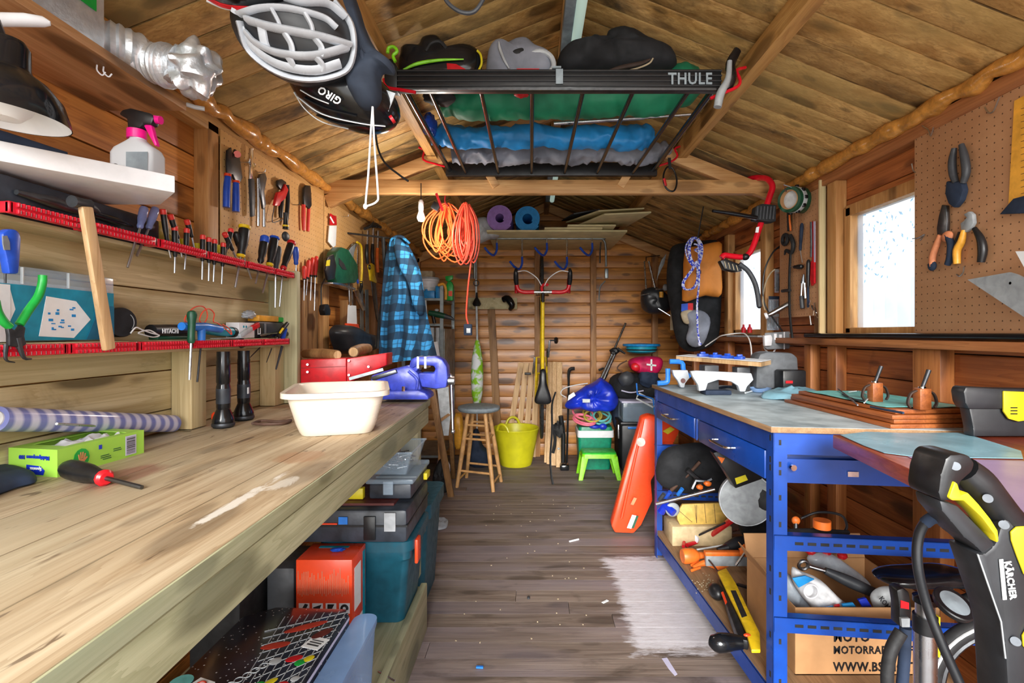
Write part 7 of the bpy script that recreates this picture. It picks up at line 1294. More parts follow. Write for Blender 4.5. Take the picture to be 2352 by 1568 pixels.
one('dark_holdall', MB().puff(tr([(1508, 1100), (1520, 1035), (1570, 1018), (1640, 1020), (1680, 1060), (1690, 1120), (1640, 1130), (1560, 1130)], onY(2.60)), (0, -.06, 0), sub=3, nz=.02), 'black_cloth', 'dark fabric bag on the far half of the low shelf behind the hammer', 'bag')
t = T('mitre_saw', 'chop saw with a round grey guard and a black arm with yellow label', 'saw', P(1720, 1200, 2.2)); c = P(1712, 1145, 2.12); t.p('guard', MB().lathe([(0, -.02), (.10, -.02), (.108, -.014), (.110, 0), (.108, .014), (.0, .02)], c, (.15, 1, 0), 40), 'mag_grey'); t.p('guard_rim', MB().torus(c - Vector((0, .012, 0)), (.15, 1, 0), .109, .003), 'silver_plastic')
t.p('arm', MB().prism(tr([(1638, 1040), (1660, 1032), (1745, 1080), (1752, 1100), (1690, 1122), (1668, 1085)], onY(2.02)), (0, .05, 0), bev=.005), 'black'); t.p('motor', MB().ell(P(1750, 1140, 2.14), (.06, .06, .09), nz=.2), 'black_matt'); t.p('label_patch', MB().prism(tr([(1688, 1098), (1712, 1090), (1718, 1102), (1692, 1112)], onY(2.018)), (0, .001, 0)), 'karcher_yellow'); t.p('orange_cap', MB().prism(tr([(1648, 1048), (1665, 1052), (1658, 1064)], onY(2.015)), (0, .01, 0)), 'orange'); t.p('base', MB().bx(.95, 1.15, 2.02, 2.2, SBZ, .20, bev=.01), 'black_matt')
t = T('pipe_clamp', 'red pipe clamp with a steel screw slanting on the low shelf', 'clamp', P(1580, 1255, 2.4)); zz = SBZ + .02
t.p('bar', MB().tube([Z(1578, 1252, zz), Z(1625, 1236, zz), P(1682, 1192, 2.34)], [.010, .010, .016], 8), 'red'); t.p('jaw', MB().tube([Z(1570, 1255, zz), Z(1572, 1238, zz), Z(1588, 1230, zz + .01)], .009, 8), 'red'); t.p('screw', MB().cyl(Z(1598, 1232, zz + .02), P(1665, 1200, 2.36), .005), 'iron'); t.p('washer', MB().cyl(Z(1594, 1238, zz + .015), Z(1604, 1230, zz + .015), .022), 'white')
t = T('rubber_mallet', 'orange headed mallet with a flat grey bar on the low shelf', 'mallet', P(1590, 1292, 2.3)); y = 2.27
zm = SBZ + .03; t.p('head', MB().lathe([(.030, 0), (.034, .01), (.034, .05), (.026, .07), (.016, .08), (.014, .11)], Z(1567, 1277, zm + .006), (1, .1, 0), 20), 'orange'); t.p('bar', MB().bx(P(1620, 0, 2.25).x, P(1716, 0, 2.25).x, 2.24, 2.26, zm - .008, zm + .038, bev=.002), 'mag_grey'); t.p('edge', MB().bx(P(1618, 0, 2.25).x, P(1722, 0, 2.25).x, 2.236, 2.264, zm + .038, zm + .056, bev=.003), 'orange'); t.p('knob', MB().ell(P(1712, 1266, 2.2), (.026, .02, .024), nz=.4), 'orange'); t.p('t_bar', MB().cyl(P(1716, 1262, 2.18), P(1690, 1298, 2.16), .005), 'steel')
t = T('claw_tool', 'orange two-pronged nail puller lying in front of the mallet', 'tool', Z(1620, 1310, SBZ)); zz = SBZ + .014
t.p('body', MB().tube([Z(1592, 1302, zz), Z(1620, 1292, zz + .01), Z(1650, 1300, zz), Z(1672, 1296, zz)], [.006, .014, .016, .008], 8, sm=3), 'orange'); t.p('prong', MB().tube([Z(1588, 1298, zz - .004), Z(1605, 1290, zz)], .006, 8), 'orange'); t.p('prong', MB().tube([Z(1588, 1310, zz - .004), Z(1608, 1303, zz)], .006, 8), 'orange')
# black and yellow tool in the foreground of the low shelf
t = T('reciprocating_saw', 'long black and yellow power tool lying along the low shelf front', 'power tool', Z(1700, 1450, SBZ)); zz = SBZ + .05
def zl(px, z): return [Z(u, v, z) for u, v in px]
t.p('body', MB().prism(zl([(1648, 1318), (1668, 1310), (1690, 1345), (1716, 1400), (1745, 1460), (1747, 1500), (1726, 1500), (1712, 1452), (1700, 1425), (1668, 1360)], zz), (0, 0, .012), bev=.003), 'amber' if 0 else 'yellow')
t.p('lower_body', MB().prism(zl([(1648, 1345), (1662, 1352), (1700, 1425), (1720, 1495), (1700, 1490), (1690, 1470), (1672, 1420)], zz - .035), (0, 0, .034), bev=.006), 'black'); t.p('window', MB().prism(zl([(1678, 1356), (1690, 1356), (1716, 1414), (1704, 1418)], zz + .0125), (0, 0, .001)), 'black_matt')
t.p('front_knob', MB().ell(Z(1645, 1358, zz - .018), (.028, .042, .030)), 'black'); t.p('trigger', MB().prism(zl([(1656, 1362), (1661, 1360), (1670, 1384), (1666, 1388)], zz + .002), (0, 0, .004)), 'orange_red'); t.p('handle', MB().tube(zl([(1632, 1470), (1650, 1476), (1680, 1474), (1705, 1476)], zz - .008), [.018, .030, .026, .020], 12, sm=3), 'black_gloss'); t.p('button', MB().ell(Z(1716, 1458, zz + .012), (.012, .007, .005)), 'orange_red')
t.p('cable', MB().tube(zl([(1655, 1322), (1640, 1300), (1625, 1282)], zz), .004, 8, sm=4), 'black')
m = MB(); random.seed(17)
for k in range(40): p = Z(random.gauss(1618, 12), random.gauss(1342, 10), SBZ); m.box(p + Vector((0, 0, .002)), (.004, .003, .003), rz=random.uniform(0, 3))
one('wood_chips', m, 'tan', 'scattered pale wood chips on the dusty low shelf', 'debris', kind='stuff')
for (a, b_, w_, m_, lb) in (((.88, 2.05), (1.02, 2.0), .02, 'iron', 'flat dark iron strip in the jumble behind the carton'), ((.9, 1.98), (1.0, 2.08), .012, 'dark_steel', 'thin steel bar crossing the iron strip behind the carton'), ((1.0, 1.96), (1.12, 1.98), .02, 'brown_strap', 'brown offcut at the right of the jumble behind the carton'), ((.86, 2.10), (.93, 2.0), .015, 'black', 'black stick lying at the left of the jumble behind the carton')):
    one('scrap_bar', MB().bar((*a, SBZ + .012), (*b_, SBZ + .03), w_, .008), m_, lb, 'scrap')
t = T('strimmer_head', 'black tool with two orange caps lying on the upper end beam of the blue bench', 'power tool', P(1850, 1225, 1.56)); t.p('body', MB().tube([P(1805, 1222, 1.56), P(1850, 1222, 1.56), P(1910, 1226, 1.56), P(1950, 1222, 1.56)], [.010, .012, .014, .006], 10, sm=3), 'black_matt'); t.p('cap', MB().cyl(P(1888, 1212, 1.54), P(1888, 1194, 1.54), .025), 'orange'); t.p('cap', MB().ell(P(1828, 1195, 1.58), (.013, .01, .013)), 'orange'); t.p('support', MB().cyl(P(1828, 1216, 1.57), P(1828, 1195, 1.58), .006), 'dark_steel'); t.p('cable', MB().tube([P(1840, 1190, 1.6), P(1880, 1176, 1.6), P(1930, 1182, 1.6), P(1945, 1205, 1.58), P(1940, 1222, 1.57)], .004, 8, sm=4), 'black')
# orange case leaning behind the far leg
t = T('plastic_sledge', 'long orange-red moulded plastic case leaning beside the blue bench', 'case', (.55, 3.0, 0)); y = 2.98
pts = [P(u, v, 3.04 - .08 * (v - 955) / 270) for u, v in ((1466, 990), (1474, 960), (1492, 954), (1530, 966), (1562, 990), (1540, 1035), (1515, 1075), (1496, 1105), (1500, 1150), (1474, 1206), (1456, 1226), (1412, 1224), (1404, 1208), (1420, 1150), (1444, 1060), (1460, 1010))]
t.p('shell', MB().prism(pts, (0, .07, .01), bev=.012), 'orange_red'); t.p('rib', MB().tube([P(1478, 962, 3.03), P(1470, 1000, 3.02), P(1448, 1100, 2.98), P(1428, 1190, 2.95)], .008, 8, sm=3), 'orange_red'); t.p('round_cap', MB().cyl(P(1472, 1015, 3.02), P(1472, 1015, 2.99), .026), 'orange_red')
t.p('label_patch', MB().prism([P(1448, 1158, 2.948), P(1456, 1142, 2.952), P(1463, 1144, 2.952), P(1455, 1160, 2.948)], (0, .004, 0)), 'skin_orange'); t.p('sticker', MB().prism([P(1440, 1212, 2.94), P(1452, 1182, 2.95), P(1462, 1184, 2.95), P(1450, 1214, 2.94)], (0, .004, 0)), 'paper_white'); t.p('sticker_band', MB().prism([P(1451, 1212, 2.937), P(1462, 1184, 2.947), P(1467, 1185, 2.947), P(1456, 1213, 2.937)], (0, .004, 0)), 'dark_green'); t.p('yellow_sticker', MB().prism([P(1522, 990, 3.02), P(1540, 980, 3.02), P(1550, 986, 3.02), P(1534, 997, 3.02)], (0, .004, 0)), 'karcher_yellow')
# ================================================================ right foreground: pressure washer gun, pump, wheel
G = lambda x, y: (2040 + x / 2.97, 1040 + y / 2.97)
t = T('pressure_washer', 'black and yellow pressure washer handle in the right foreground', 'pressure washer', P(2320, 1568, .72)); GY = .72
def gp(px, dy, bev, y=GY): return MB().prism([P(*G(a, b_), y) for a, b_ in px], (0, dy, 0), bev=bev)
t.p('body', gp([(745, 600), (780, 470), (860, 400), (940, 460), (1100, 520), (1100, 1800), (830, 1800), (800, 1300), (770, 1150), (700, 950), (610, 690), (660, 690), (720, 640)], .055, .006), 'plastic_dark')
t.p('grip', MB().tube([P(*G(a_, b2), GY + .022) for a_, b2 in ((500, 110), (600, 200), (700, 320), (790, 430), (880, 520))], [.024, .027, .026, .025, .024], 16, sm=4, flat=.9), 'black')
t.p('top_shell', gp([(360, 150), (395, 40), (430, 12), (500, 8), (560, 18), (600, 70), (580, 130), (500, 200), (480, 300), (430, 330), (360, 330), (345, 270)], .062, .010, GY - .004), 'black'); t.p('front_bar', gp([(350, 320), (420, 340), (480, 360), (560, 440), (720, 600), (740, 640), (650, 695), (600, 640), (520, 580), (430, 470), (370, 400)], .05, .008, GY + .002), 'plastic_dark')
t.p('trigger', gp([(455, 195), (475, 210), (500, 290), (545, 270), (620, 350), (700, 450), (750, 530), (758, 600), (745, 615), (730, 560), (640, 440), (520, 325), (440, 325), (415, 305)], .03, .003, GY - .008), 'karcher_yellow')
t.p('side_panel', gp([(840, 540), (880, 505), (940, 500), (1100, 560), (1100, 900), (930, 830), (880, 700), (845, 600)], .003, .001, GY - .004), 'karcher_yellow'); t.p('side_panel', gp([(920, 1250), (960, 1180), (1100, 1300), (1100, 1500), (925, 1320)], .003, .001, GY - .004), 'karcher_yellow')
for a, b_ in ((680, 310), (460, 90), (790, 490), (870, 1285)): t.p('screw', MB().cyl(P(*G(a, b_), GY - .006), P(*G(a, b_), GY - .001), .006), 'dark_steel')
a = P(*G(790, 740), GY - .003); b_ = P(*G(835, 1030), GY - .003); xd = b_ - a; t.text('lettering', 'K\u00c4RCHER', a, xd, (1, 0, .16), .0135, 'paper_white'); t.p('bar_mark', MB().bar(P(*G(770, 725), GY - .002), P(*G(795, 1000), GY - .002), .0055, .001, up=(0, 1, 0)), 'paper_white')
t.p('seam', MB().tube([P(*G(610, 690), GY - .001), P(*G(700, 950), GY - .001), P(*G(770, 1150), GY - .001), P(*G(800, 1400), GY - .001)], .0012, 6), 'mag_grey')
t.p('hose', MB().tube([P(2200, 1200, .745), P(2165, 1186, .76), P(2132, 1194, .78), P(2110, 1232, .79), P(2108, 1300, .79), P(2128, 1385, .79), P(2160, 1470, .78), P(2200, 1560, .77), P(2240, 1650, .76)], .0072, 12, sm=6), 'cable_black'); t.p('hose_collar', MB().tube([P(2165, 1186, .76), P(2140, 1190, .775), P(2126, 1200, .785)], .0088, 12, sm=3), 'navy')
t = T('track_pump', 'silver barrelled track pump with round gauge in the right foreground', 'pump', (.93, 1.12, 0)); py = 1.13; cx = P(2125, 0, py).x
t.p('barrel', MB().cyl((cx, py, .02), (cx, py, P(0, 1450, py).z), .0225, n=28), 'steel'); t.p('collar', MB().cyl((cx, py, P(0, 1450, py).z), (cx, py, P(0, 1412, py).z), .024, n=24), 'black'); t.p('upper_tube', MB().cyl((cx, py, P(0, 1412, py).z), (cx, py, P(0, 1380, py).z), .019, n=24), 'steel'); t.p('cap', MB().lathe([(.024, 0), (.024, .012), (.012, .018)], (cx, py, P(0, 1382, py).z), n=24), 'black_gloss')
c = P(2192, 1385, 1.06); t.p('gauge', MB().lathe([(.030, -.014), (.036, -.010), (.038, 0), (.036, .002)], c, (.12, -.5, .85), 32), 'black'); t.p('gauge_glass', MB().lathe([(.034, .001), (.0, .006)], c, (.12, -.5, .85), 32), 'label_grey'); t.p('base', MB().box((cx, py, .012), (.2, .08, .024), bev=.008), 'black'); t.p('yellow_decal', MB().box((cx + .024, py - .004, .52), (.004, .012, .09)), 'karcher_yellow')
t = T('mini_pump', 'black lever pump with a red badge beside the silver pump', 'pump', (.86, 1.12, .3)); y = 1.10
t.p('head', MB().prism(tr([(2060, 1356), (2074, 1350), (2090, 1360), (2096, 1400), (2092, 1440), (2066, 1440), (2066, 1392)], onY(y)), (0, .03, 0), bev=.005), 'black'); t.p('badge', MB().prism(tr([(2069, 1378), (2088, 1384), (2088, 1399), (2069, 1396)], onY(y - .001)), (0, .001, 0)), 'red'); t.p('lever', MB().prism(tr([(2070, 1420), (2090, 1420), (2090, 1440), (2072, 1440)], onY(y - .006)), (0, .006, 0)), 'mag_grey'); t.p('shaft', MB().tube([P(2080, 1440, y + .015), P(2078, 1500, y + .015), P(2070, 1600, y + .015), (.82, y, .02)], .012, 10), 'navy')
m = MB().tube([P(2070, 1450, 1.08), P(2048, 1490, 1.08), P(2038, 1540, 1.08), P(2040, 1600, 1.08), P(2050, 1700, 1.08)], .013, 10, sm=4); one('bike_lock', m, 'rubber', 'black sheathed lock cable with pale lettering hanging at the left of the pumps', 'lock')
t = T('small_bicycle', 'black bicycle with pointed saddle and white-striped tyre behind the pumps', 'bicycle', (1.12, 1.2, 0)); wc = Vector((1.156, 1.20, .330)); 
w_ = t.p('wheel', MB().torus(wc, (.2, 1, 0), .176, .020, 56, 12), 'rubber'); t.p('tyre_stripe', MB().torus(wc - Vector((.003, .0185, 0)), (.2, 1, 0), .184, .0035, 56, 6), 'paper_white', sub=w_); t.p('rim', MB().torus(wc, (.2, 1, 0), .152, .008, 48, 8), 'dark_steel', sub=w_)
t.p('wheel_stand', MB().tube([wc + Vector((0, .02, 0)), (1.135, 1.26, .11), (1.13, 1.26, .01)], .015, 8), 'black'); t.p('saddle', MB().puff([P(2010, 1322, 1.30), P(2040, 1312, 1.30), P(2110, 1308, 1.30), P(2180, 1304, 1.30), P(2235, 1316, 1.30), P(2230, 1336, 1.30), P(2160, 1334, 1.30), P(2080, 1338, 1.30), P(2030, 1334, 1.30)], (0, -.05, 0), sub=3, back=1.0), 'black_gloss'); t.p('saddle_post', MB().tube([P(2170, 1334, 1.30), P(2190, 1400, 1.28), wc + Vector((0, .02, .05))], .014, 10), 'black')
t.p('frame', MB().tube([P(2188, 1395, 1.28), P(2260, 1370, 1.25), (1.32, 1.1, .60)], .02, 10), 'black_matt')
# ================================================================ right wall
one('pegboard', MB().bx(XR - .006, XR, .55, 1.812, 1.198, 1.925, bev=.001), 'pegboard_right', 'large brown pegboard at the right edge with pliers on it', 'pegboard'); one('pegboard', MB().bx(XR - .005, XR, 2.42, 2.80, 1.285, 1.93, bev=.001), 'pegboard_right', 'narrow brown pegboard on the right wall between the two windows', 'pegboard')
trim(MB().bx(XR - .02, XR + .01, 2.385, 2.395, 1.20, 1.93), 'pale_z')
one('black_pipe', MB().cyl((XR - .012, 1.0, 1.189), (XR - .012, 2.52, 1.189), .011), 'black_gloss', 'glossy black pipe lying along the ledge under the near window', 'pipe')
RPx = onX(XR - .022)
t = T('bolt_cutters', 'black gripped cutters hanging handles up on the large pegboard', 'cutters', RPx(2205, 475)); t.p('handle', MB().tube(tr([(2192, 340), (2187, 370), (2189, 400), (2196, 420)], RPx), [.008, .0115, .0115, .009], 10, sm=3), 'dark_grey'); t.p('handle', MB().tube(tr([(2208, 332), (2215, 360), (2219, 395), (2212, 420)], RPx), [.008, .0115, .012, .009], 10, sm=3), 'dark_grey')
t.p('head', MB().prism(tr([(2187, 415), (2200, 418), (2222, 416), (2227, 436), (2220, 460), (2205, 478), (2192, 468), (2184, 445)], onX(XR - .008)), (-.022, 0, 0), bev=.006), 'navy')
t = T('needle_nose_pliers', 'long nosed pliers with orange and black handles on the large pegboard', 'pliers', RPx(2160, 618)); t.p('jaws', MB().prism(tr([(2171, 470), (2181, 472), (2183, 510), (2181, 536), (2160, 540), (2159, 524), (2164, 495)], onX(XR - .010)), (-.012, 0, 0), bev=.002), 'dark_steel')
t.p('handle', MB().tube(tr([(2160, 540), (2150, 565), (2142, 590), (2142, 612)], RPx), [.008, .010, .0105, .010], 10, sm=3), 'skin_orange'); t.p('handle', MB().tube(tr([(2176, 540), (2184, 560), (2183, 590), (2176, 608)], RPx), [.010, .011, .0115, .009], 10, sm=3), 'navy'); t.p('collar', MB().ell(RPx(2176, 543), (.010, .022, .018)), 'skin_orange'); t.p('end', MB().ell(RPx(2141, 610), (.010, .016, .018)), 'navy')
t = T('combination_pliers', 'grey jawed pliers with yellow and black handles on the large pegboard', 'pliers', RPx(2225, 612)); t.p('jaws', MB().prism(tr([(2222, 492), (2235, 485), (2243, 492), (2245, 512), (2238, 524), (2226, 534), (2217, 530), (2215, 512), (2222, 508), (2229, 500)], onX(XR - .010)), (-.014, 0, 0), bev=.003), 'mag_grey')
t.p('handle', MB().tube(tr([(2214, 528), (2208, 555), (2198, 575), (2198, 606)], RPx), [.007, .011, .0115, .010], 10, sm=3), 'amber'); t.p('handle', MB().tube(tr([(2238, 524), (2252, 548), (2257, 575), (2253, 602)], RPx), [.007, .011, .0125, .010], 10, sm=3), 'black'); t.p('grip', MB().tube(tr([(2205, 533), (2197, 556), (2193, 580)], onX(XR - .018)), .006, 8, sm=3), 'black')
t = T('try_square', 'yellow ruled square with a dark stock at the right edge of the pegboard', 'square', RPx(2330, 490)); t.p('blade', MB().prism(tr([(2332, 232), (2372, 210), (2372, 460), (2318, 478)], onX(XR - .010)), (-.003, 0, 0)), 'amber'); t.p('stock', MB().prism(tr([(2306, 492), (2338, 456), (2400, 440), (2400, 488)], onX(XR - .010)), (-.014, 0, 0), bev=.002), 'navy')
m = MB()
for k in range(14): v = 250 + k * 15; m.bar(X(2345, v, XR - .0135), X(2365, v - 6, XR - .0135), .0012, .0006, up=(1, 0, 0))
t.p('graduations', m, 'brown_strap')
for i, (px, lb) in enumerate((([(2118, 288), (2132, 298), (2138, 312), (2144, 292)], 'bare metal hook at the top corner of the large pegboard'), ([(2262, 246), (2270, 258), (2282, 255), (2296, 222)], 'bare bent hook near the top right of the large pegboard'), ([(2096, 548), (2110, 546), (2124, 538), (2114, 552)], 'bare bent hook at the window edge of the pegboard'), ([(2197, 630), (2204, 634), (2212, 626), (2214, 612)], 'small bare hook under the yellow-handled pliers'), ([(2094, 376), (2097, 390), (2103, 396)], 'little hook in front of the near window top'))): one('pegboard_hook', MB().tube(tr(px, onX(XR - .016)), .0022, 6, sm=4), 'steel', lb, 'hook', 'bare hooks on the large pegboard')
t = T('grey_board', 'flat grey board with a white sheet leaning in from the right edge', 'board', X(2330, 700, XR - .05)); t.p('board', MB().prism(tr([(2222, 642), (2318, 625), (2335, 630), (2420, 672), (2420, 760), (2352, 728)], onX(XR - .05)), (.006, 0, 0)), 'mag_grey'); t.p('white_sheet', MB().prism(tr([(2332, 577), (2420, 575), (2420, 655), (2362, 632)], onX(XR - .056)), (.002, 0, 0)), 'paper_white'); t.p('support_pin', MB().cyl((XR - .05, X(2320, 650, XR - .05).y, X(2320, 650, XR - .05).z), (XR, X(2320, 650, XR - .05).y, X(2320, 650, XR - .05).z), .004), 'steel')
# tape roll and tools on the narrow pegboard
t = T('tape_roll', 'large roll of dark green printed tape hanging from a hook under the eaves', 'tape', P(1838, 490, 2.55)); a, b_ = P(1812, 458, 2.50), P(1862, 462, 2.58); ax = (b_ - a); L = ax.length
t.p('roll', MB().lathe([(.048, 0), (.063, 0), (.064, .003), (.064, L), (.062, L + .003), (.048, L + .003), (.048, 0)], a, ax, 36), 'dark_green'); t.p('core', MB().lathe([(.044, -.001), (.048, -.001), (.048, L), (.044, L), (.044, -.001)], a, ax, 32), 'cardboard'); t.p('printed_band', MB().lathe([(.0645, .022), (.0648, .023), (.0648, .052), (.0645, .053)], a, ax, 36), 'drop')
m = MB(); X1, Y1, D1 = frame(ax)
for k in range(10): q = k * .628; d = X1 * math.cos(q) + Y1 * math.sin(q); m.box(a + D1 * .037 + d * .0652, (.016, .016, .016), bev=.002)
t.p('print', m, 'black_gloss'); t.p('hook', MB().tube([(XR, 2.50, 1.90), P(1800, 424, 2.48), P(1806, 440, 2.5)], .003, 6), 'steel')
RN = onX(XR - .02)
t = T('ring_spanner', 'large black wrench with an orange handle hanging below the tape roll', 'wrench', RN(1812, 700)); t.p('handle', MB().tube(tr([(1812, 484), (1813, 530)], RN), .011, 8), 'black'); t.p('orange_grip', MB().tube(tr([(1813, 486), (1814, 510), (1816, 530)], onX(XR - .032)), .005, 8), 'orange')
m = MB().torus(RN(1803, 550), (1, 0, 0), .026, .010, a0=.0, a1=6.28); m.tube(tr([(1815, 540), (1822, 560), (1818, 580), (1806, 575), (1802, 585)], RN), [.010, .012, .010, .009, .004], 8, sm=3); t.p('jaw', m, 'black_matt'); t.p('strap', MB().tube(tr([(1816, 575), (1813, 640), (1814, 720), (1820, 780)], RN), .010, 8, sm=3, flat=.5), 'black_matt')
t.p('side_peg', MB().tube(tr([(1797, 668), (1814, 666)], onX(XR - .03)), .009, 8), 'black')
driver('pick_knife', 'dark blue bladed knife hanging at the top of the narrow pegboard', RN(1842, 512), RN(1838, 575), RN(1843, 603), .0095, .003, 'navy', bulge=.9, cat='knife'); driver('stub_driver', 'black stubby handle sticking out at the middle of the narrow pegboard', RN(1843, 612), RN(1824, 613), RN(1814, 612), .012, .003, 'black'); 
one('pink_ruler', MB().prism(tr([(1868, 508), (1873, 508), (1874, 600), (1868, 600)], onX(XR - .012)), (-.006, 0, 0)).prism(tr([(1867, 600), (1874, 600), (1874, 650), (1868, 656), (1865, 640)], onX(XR - .012)), (-.010, 0, 0)), 'red', 'long thin red and white handled saw hanging at the right of the narrow pegboard', 'saw')
one('pink_strip', MB().prism(tr([(1869, 508), (1873, 508), (1873, 602), (1870, 602)], onX(XR - .019)), (-.002, 0, 0)), 'lav', 'pale pink strip lying over the top of the red saw', 'strip')
driver('file', 'black file hanging left of the red saw on the narrow pegboard', RN(1857, 596), RN(1856, 660), RN(1856, 706), .010, .006, 'black', sm='navy', cat='file'); one('pin_tool', MB().tube(tr([(1863, 510), (1864, 560), (1863, 590)], RN), .006, 8), 'dark_grey', 'dark grey slim rod hanging beside the red saw', 'rod')
t = T('pliers_pair', 'small steel pliers hanging low on the narrow pegboard', 'pliers', RN(1845, 708)); t.p('jaws', MB().tube(tr([(1846, 630), (1844, 650)], RN), [.004, .012], 8), 'dark_steel'); t.p('handle', MB().tube(tr([(1842, 650), (1840, 680)], RN), .006, 8), 'steel'); t.p('handle', MB().tube(tr([(1848, 650), (1850, 685)], RN), .006, 8), 'steel'); t.p('grip', MB().tube(tr([(1841, 680), (1843, 708)], RN), .011, 8), 'dark_grey')
t = T('key_bunch', 'bunch of bright keys and clips at the bottom of the narrow pegboard', 'keys', RN(1865, 745)); m = MB(); random.seed(31)
for k in range(6): p = RN(1862 + random.uniform(0, 14), 690 + k * 6); m.tube([p, p + Vector((random.uniform(-.01, 0), random.uniform(-.02, .02), -.022))], [.005, .003], 6)
t.p('keys', m, 'chrome'); t.p('key_blade', MB().tube(tr([(1860, 725), (1863, 746)], RN), .004, 6), 'steel')
RB = onX(XRB - .022)
t = T('nozzle', 'silver torch lying across a bracket left of the narrow pegboard', 'torch', P(1790, 720, 2.7)); t.p('barrel', MB().tube([P(1763, 724, 2.74), P(1774, 719, 2.74), P(1815, 696, 2.68)], [.012, .014, .014], 14), 'steel'); t.p('lens', MB().cyl(P(1757, 726, 2.745), P(1763, 724, 2.74), .017), 'white')
for i, (pts, r, m_, lb) in enumerate((([(1795, 562), (1775, 580), (1758, 615), (1752, 660), (1757, 700), (1775, 730), (1797, 760)], .0045, 'cable_black', 'dark cable curving down the right wall behind the red carrier'), ([(1780, 618), (1768, 630), (1757, 655), (1752, 690), (1757, 712)], .004, 'tan', 'pale cable beside the dark one on the right wall'), ([(1758, 790), (1756, 800), (1770, 812), (1782, 800), (1785, 785)], .0045, 'white_cord', 'white cable looping under the wall socket'), ([(1620, 795), (1645, 778), (1660, 770), (1700, 765), (1715, 770), (1724, 790), (1727, 830)], .0035, 'white_cord', 'white cable hanging from the far window sill to the bench'))):
    one('cable', MB().tube([P(u, v, 2.85) for u, v in pts] if i < 3 else [P(u, v, 3.1 - .1 * k) for k, (u, v) in enumerate(pts)], r, 8, sm=4), m_, lb, 'cable')
# bit packs clipped on the wall
for i, (u0, v0, u1, v1, mm, lb) in enumerate(((1780, 618, 1797, 672, 'light_grey', 'upper clear pack of bits hung on the right wall studs'), (1766, 680, 1796, 716, 'navy', 'middle pack of bits with a dark header on the right wall'), (1762, 720, 1796, 758, 'light_grey', 'lowest pack of bits above the wall socket'))):
    t = T('bit_pack', lb, 'tool pack', P(u0, v1, 2.9)); yb = 2.92; t.p('card', MB().prism(tr([(u0, v0), (u1, v0), (u1, v1), (u0, v1)], onY(yb)), (0, .006, 0)), 'clear_plastic'); m = MB()
    for k in range(5): u = u0 + 3 + k * (u1 - u0 - 6) / 4; m.cyl(P(u, v0 + 10, yb - .004), P(u, v1 - 4, yb - .004), .003, n=8)
    t.p('bits', m, 'dark_steel'); t.p('header', MB().prism(tr([(u0, v0), (u1, v0), (u1, v0 + 7), (u0, v0 + 7)], onY(yb - .002)), (0, -.002, 0)), mm)
t = T('wall_socket', 'grey weatherproof double socket with a white plug on the right wall', 'socket', P(1790, 800, 2.8)); y = 2.80
t.p('housing', MB().prism(tr([(1756, 764), (1820, 760), (1824, 766), (1824, 800), (1762, 803), (1756, 798)], onY(y)), (.05, .10, 0), bev=.006), 'grey'); t.p('plug', MB().prism(tr([(1756, 770), (1772, 768), (1775, 776), (1773, 794), (1757, 795)], onY(y - .03)), (0, .03, 0), bev=.006), 'white'); t.p('switch', MB().prism(tr([(1778, 766), (1784, 766), (1784, 780), (1778, 780)], onY(y - .004)), (0, .004, 0)), 'white'); t.p('switch', MB().prism(tr([(1790, 768), (1796, 768), (1796, 786), (1790, 786)], onY(y - .004)), (0, .004, 0)), 'white'); t.p('seam', MB().prism(tr([(1800, 762), (1803, 762), (1803, 802), (1800, 802)], onY(y - .003)), (0, .003, 0)), 'white')
for i, (u, lb) in enumerate(((1708, 'small red bottle standing left on the far window sill'), (1722, 'small red bottle standing right on the far window sill'))): one('red_bottle', MB().lathe([(.014, 0), (.015, .03), (.007, .04), (.006, .055)], X(u, 764, XR + .005), n=14), 'red', lb, 'bottle', 'red bottles on the far window sill')
one('sill_strip', MB().bx(XR - .03, XR + .02, 3.02, 3.5, 1.176, 1.186), 'light_grey', 'pale plastic strip lying on the far window sill', 'strip')
# red carrier hooked over the tie beam
t = T('bike_carrier', 'red tubular carrier with black foam pads hooked over the tie beam', 'bike carrier', P(1740, 600, 2.6)); y = 2.60
t.p('upper_tube', MB().tube([P(1716, 417, 2.76), P(1722, 411, 2.72), P(1744, 408, 2.66), P(1764, 412, 2.60), P(1774, 428, 2.58), P(1768, 450, 2.58), P(1758, 480, 2.58)], .0155, 14, sm=6), 'red_gloss'); t.p('middle_tube', MB().tube(tr([(1752, 500), (1742, 530), (1732, 560), (1722, 580), (1708, 590), (1680, 588), (1664, 586), (1657, 592)], onY(y - .01)), .0145, 14, sm=6), 'red_gloss')
m = MB().prism(tr([(1736, 474), (1750, 467), (1784, 470), (1783, 508), (1770, 510), (1732, 504)], onY(2.55)), (0, .05, 0), bev=.006); t.p('foam_block', m, 'black_matt'); m = MB()
for k in range(6): m.tube([P(1741 + 7.5 * k, 474, 2.548), P(1738 + 7.5 * k, 504, 2.548)], .0055, 6)
t.p('foam_ribs', m, 'dark_grey'); t.p('arm', MB().tube([P(1637, 484, 2.50), P(1680, 490, 2.52), P(1738, 500, 2.55)], [.008, .011, .011], 10), 'black_gloss'); t.p('label_patch', MB().prism(tr([(1737, 522), (1744, 520), (1742, 534), (1735, 534)], onY(2.573)), (0, .001, 0)), 'paper_white')
t.p('pad', MB().prism(tr([(1654, 598), (1668, 594), (1700, 606), (1706, 622), (1690, 624), (1664, 618)], onY(2.56)), (0, .045, 0), bev=.006), 'black'); t.p('lower_bar', MB().tube(tr([(1698, 606), (1718, 622), (1733, 648), (1740, 675), (1744, 704)], onY(2.56)), .0125, 12, sm=4), 'dark_grey'); t.p('bar_cap', MB().ell(P(1744, 702, 2.56), (.012, .012, .014)), 'black')
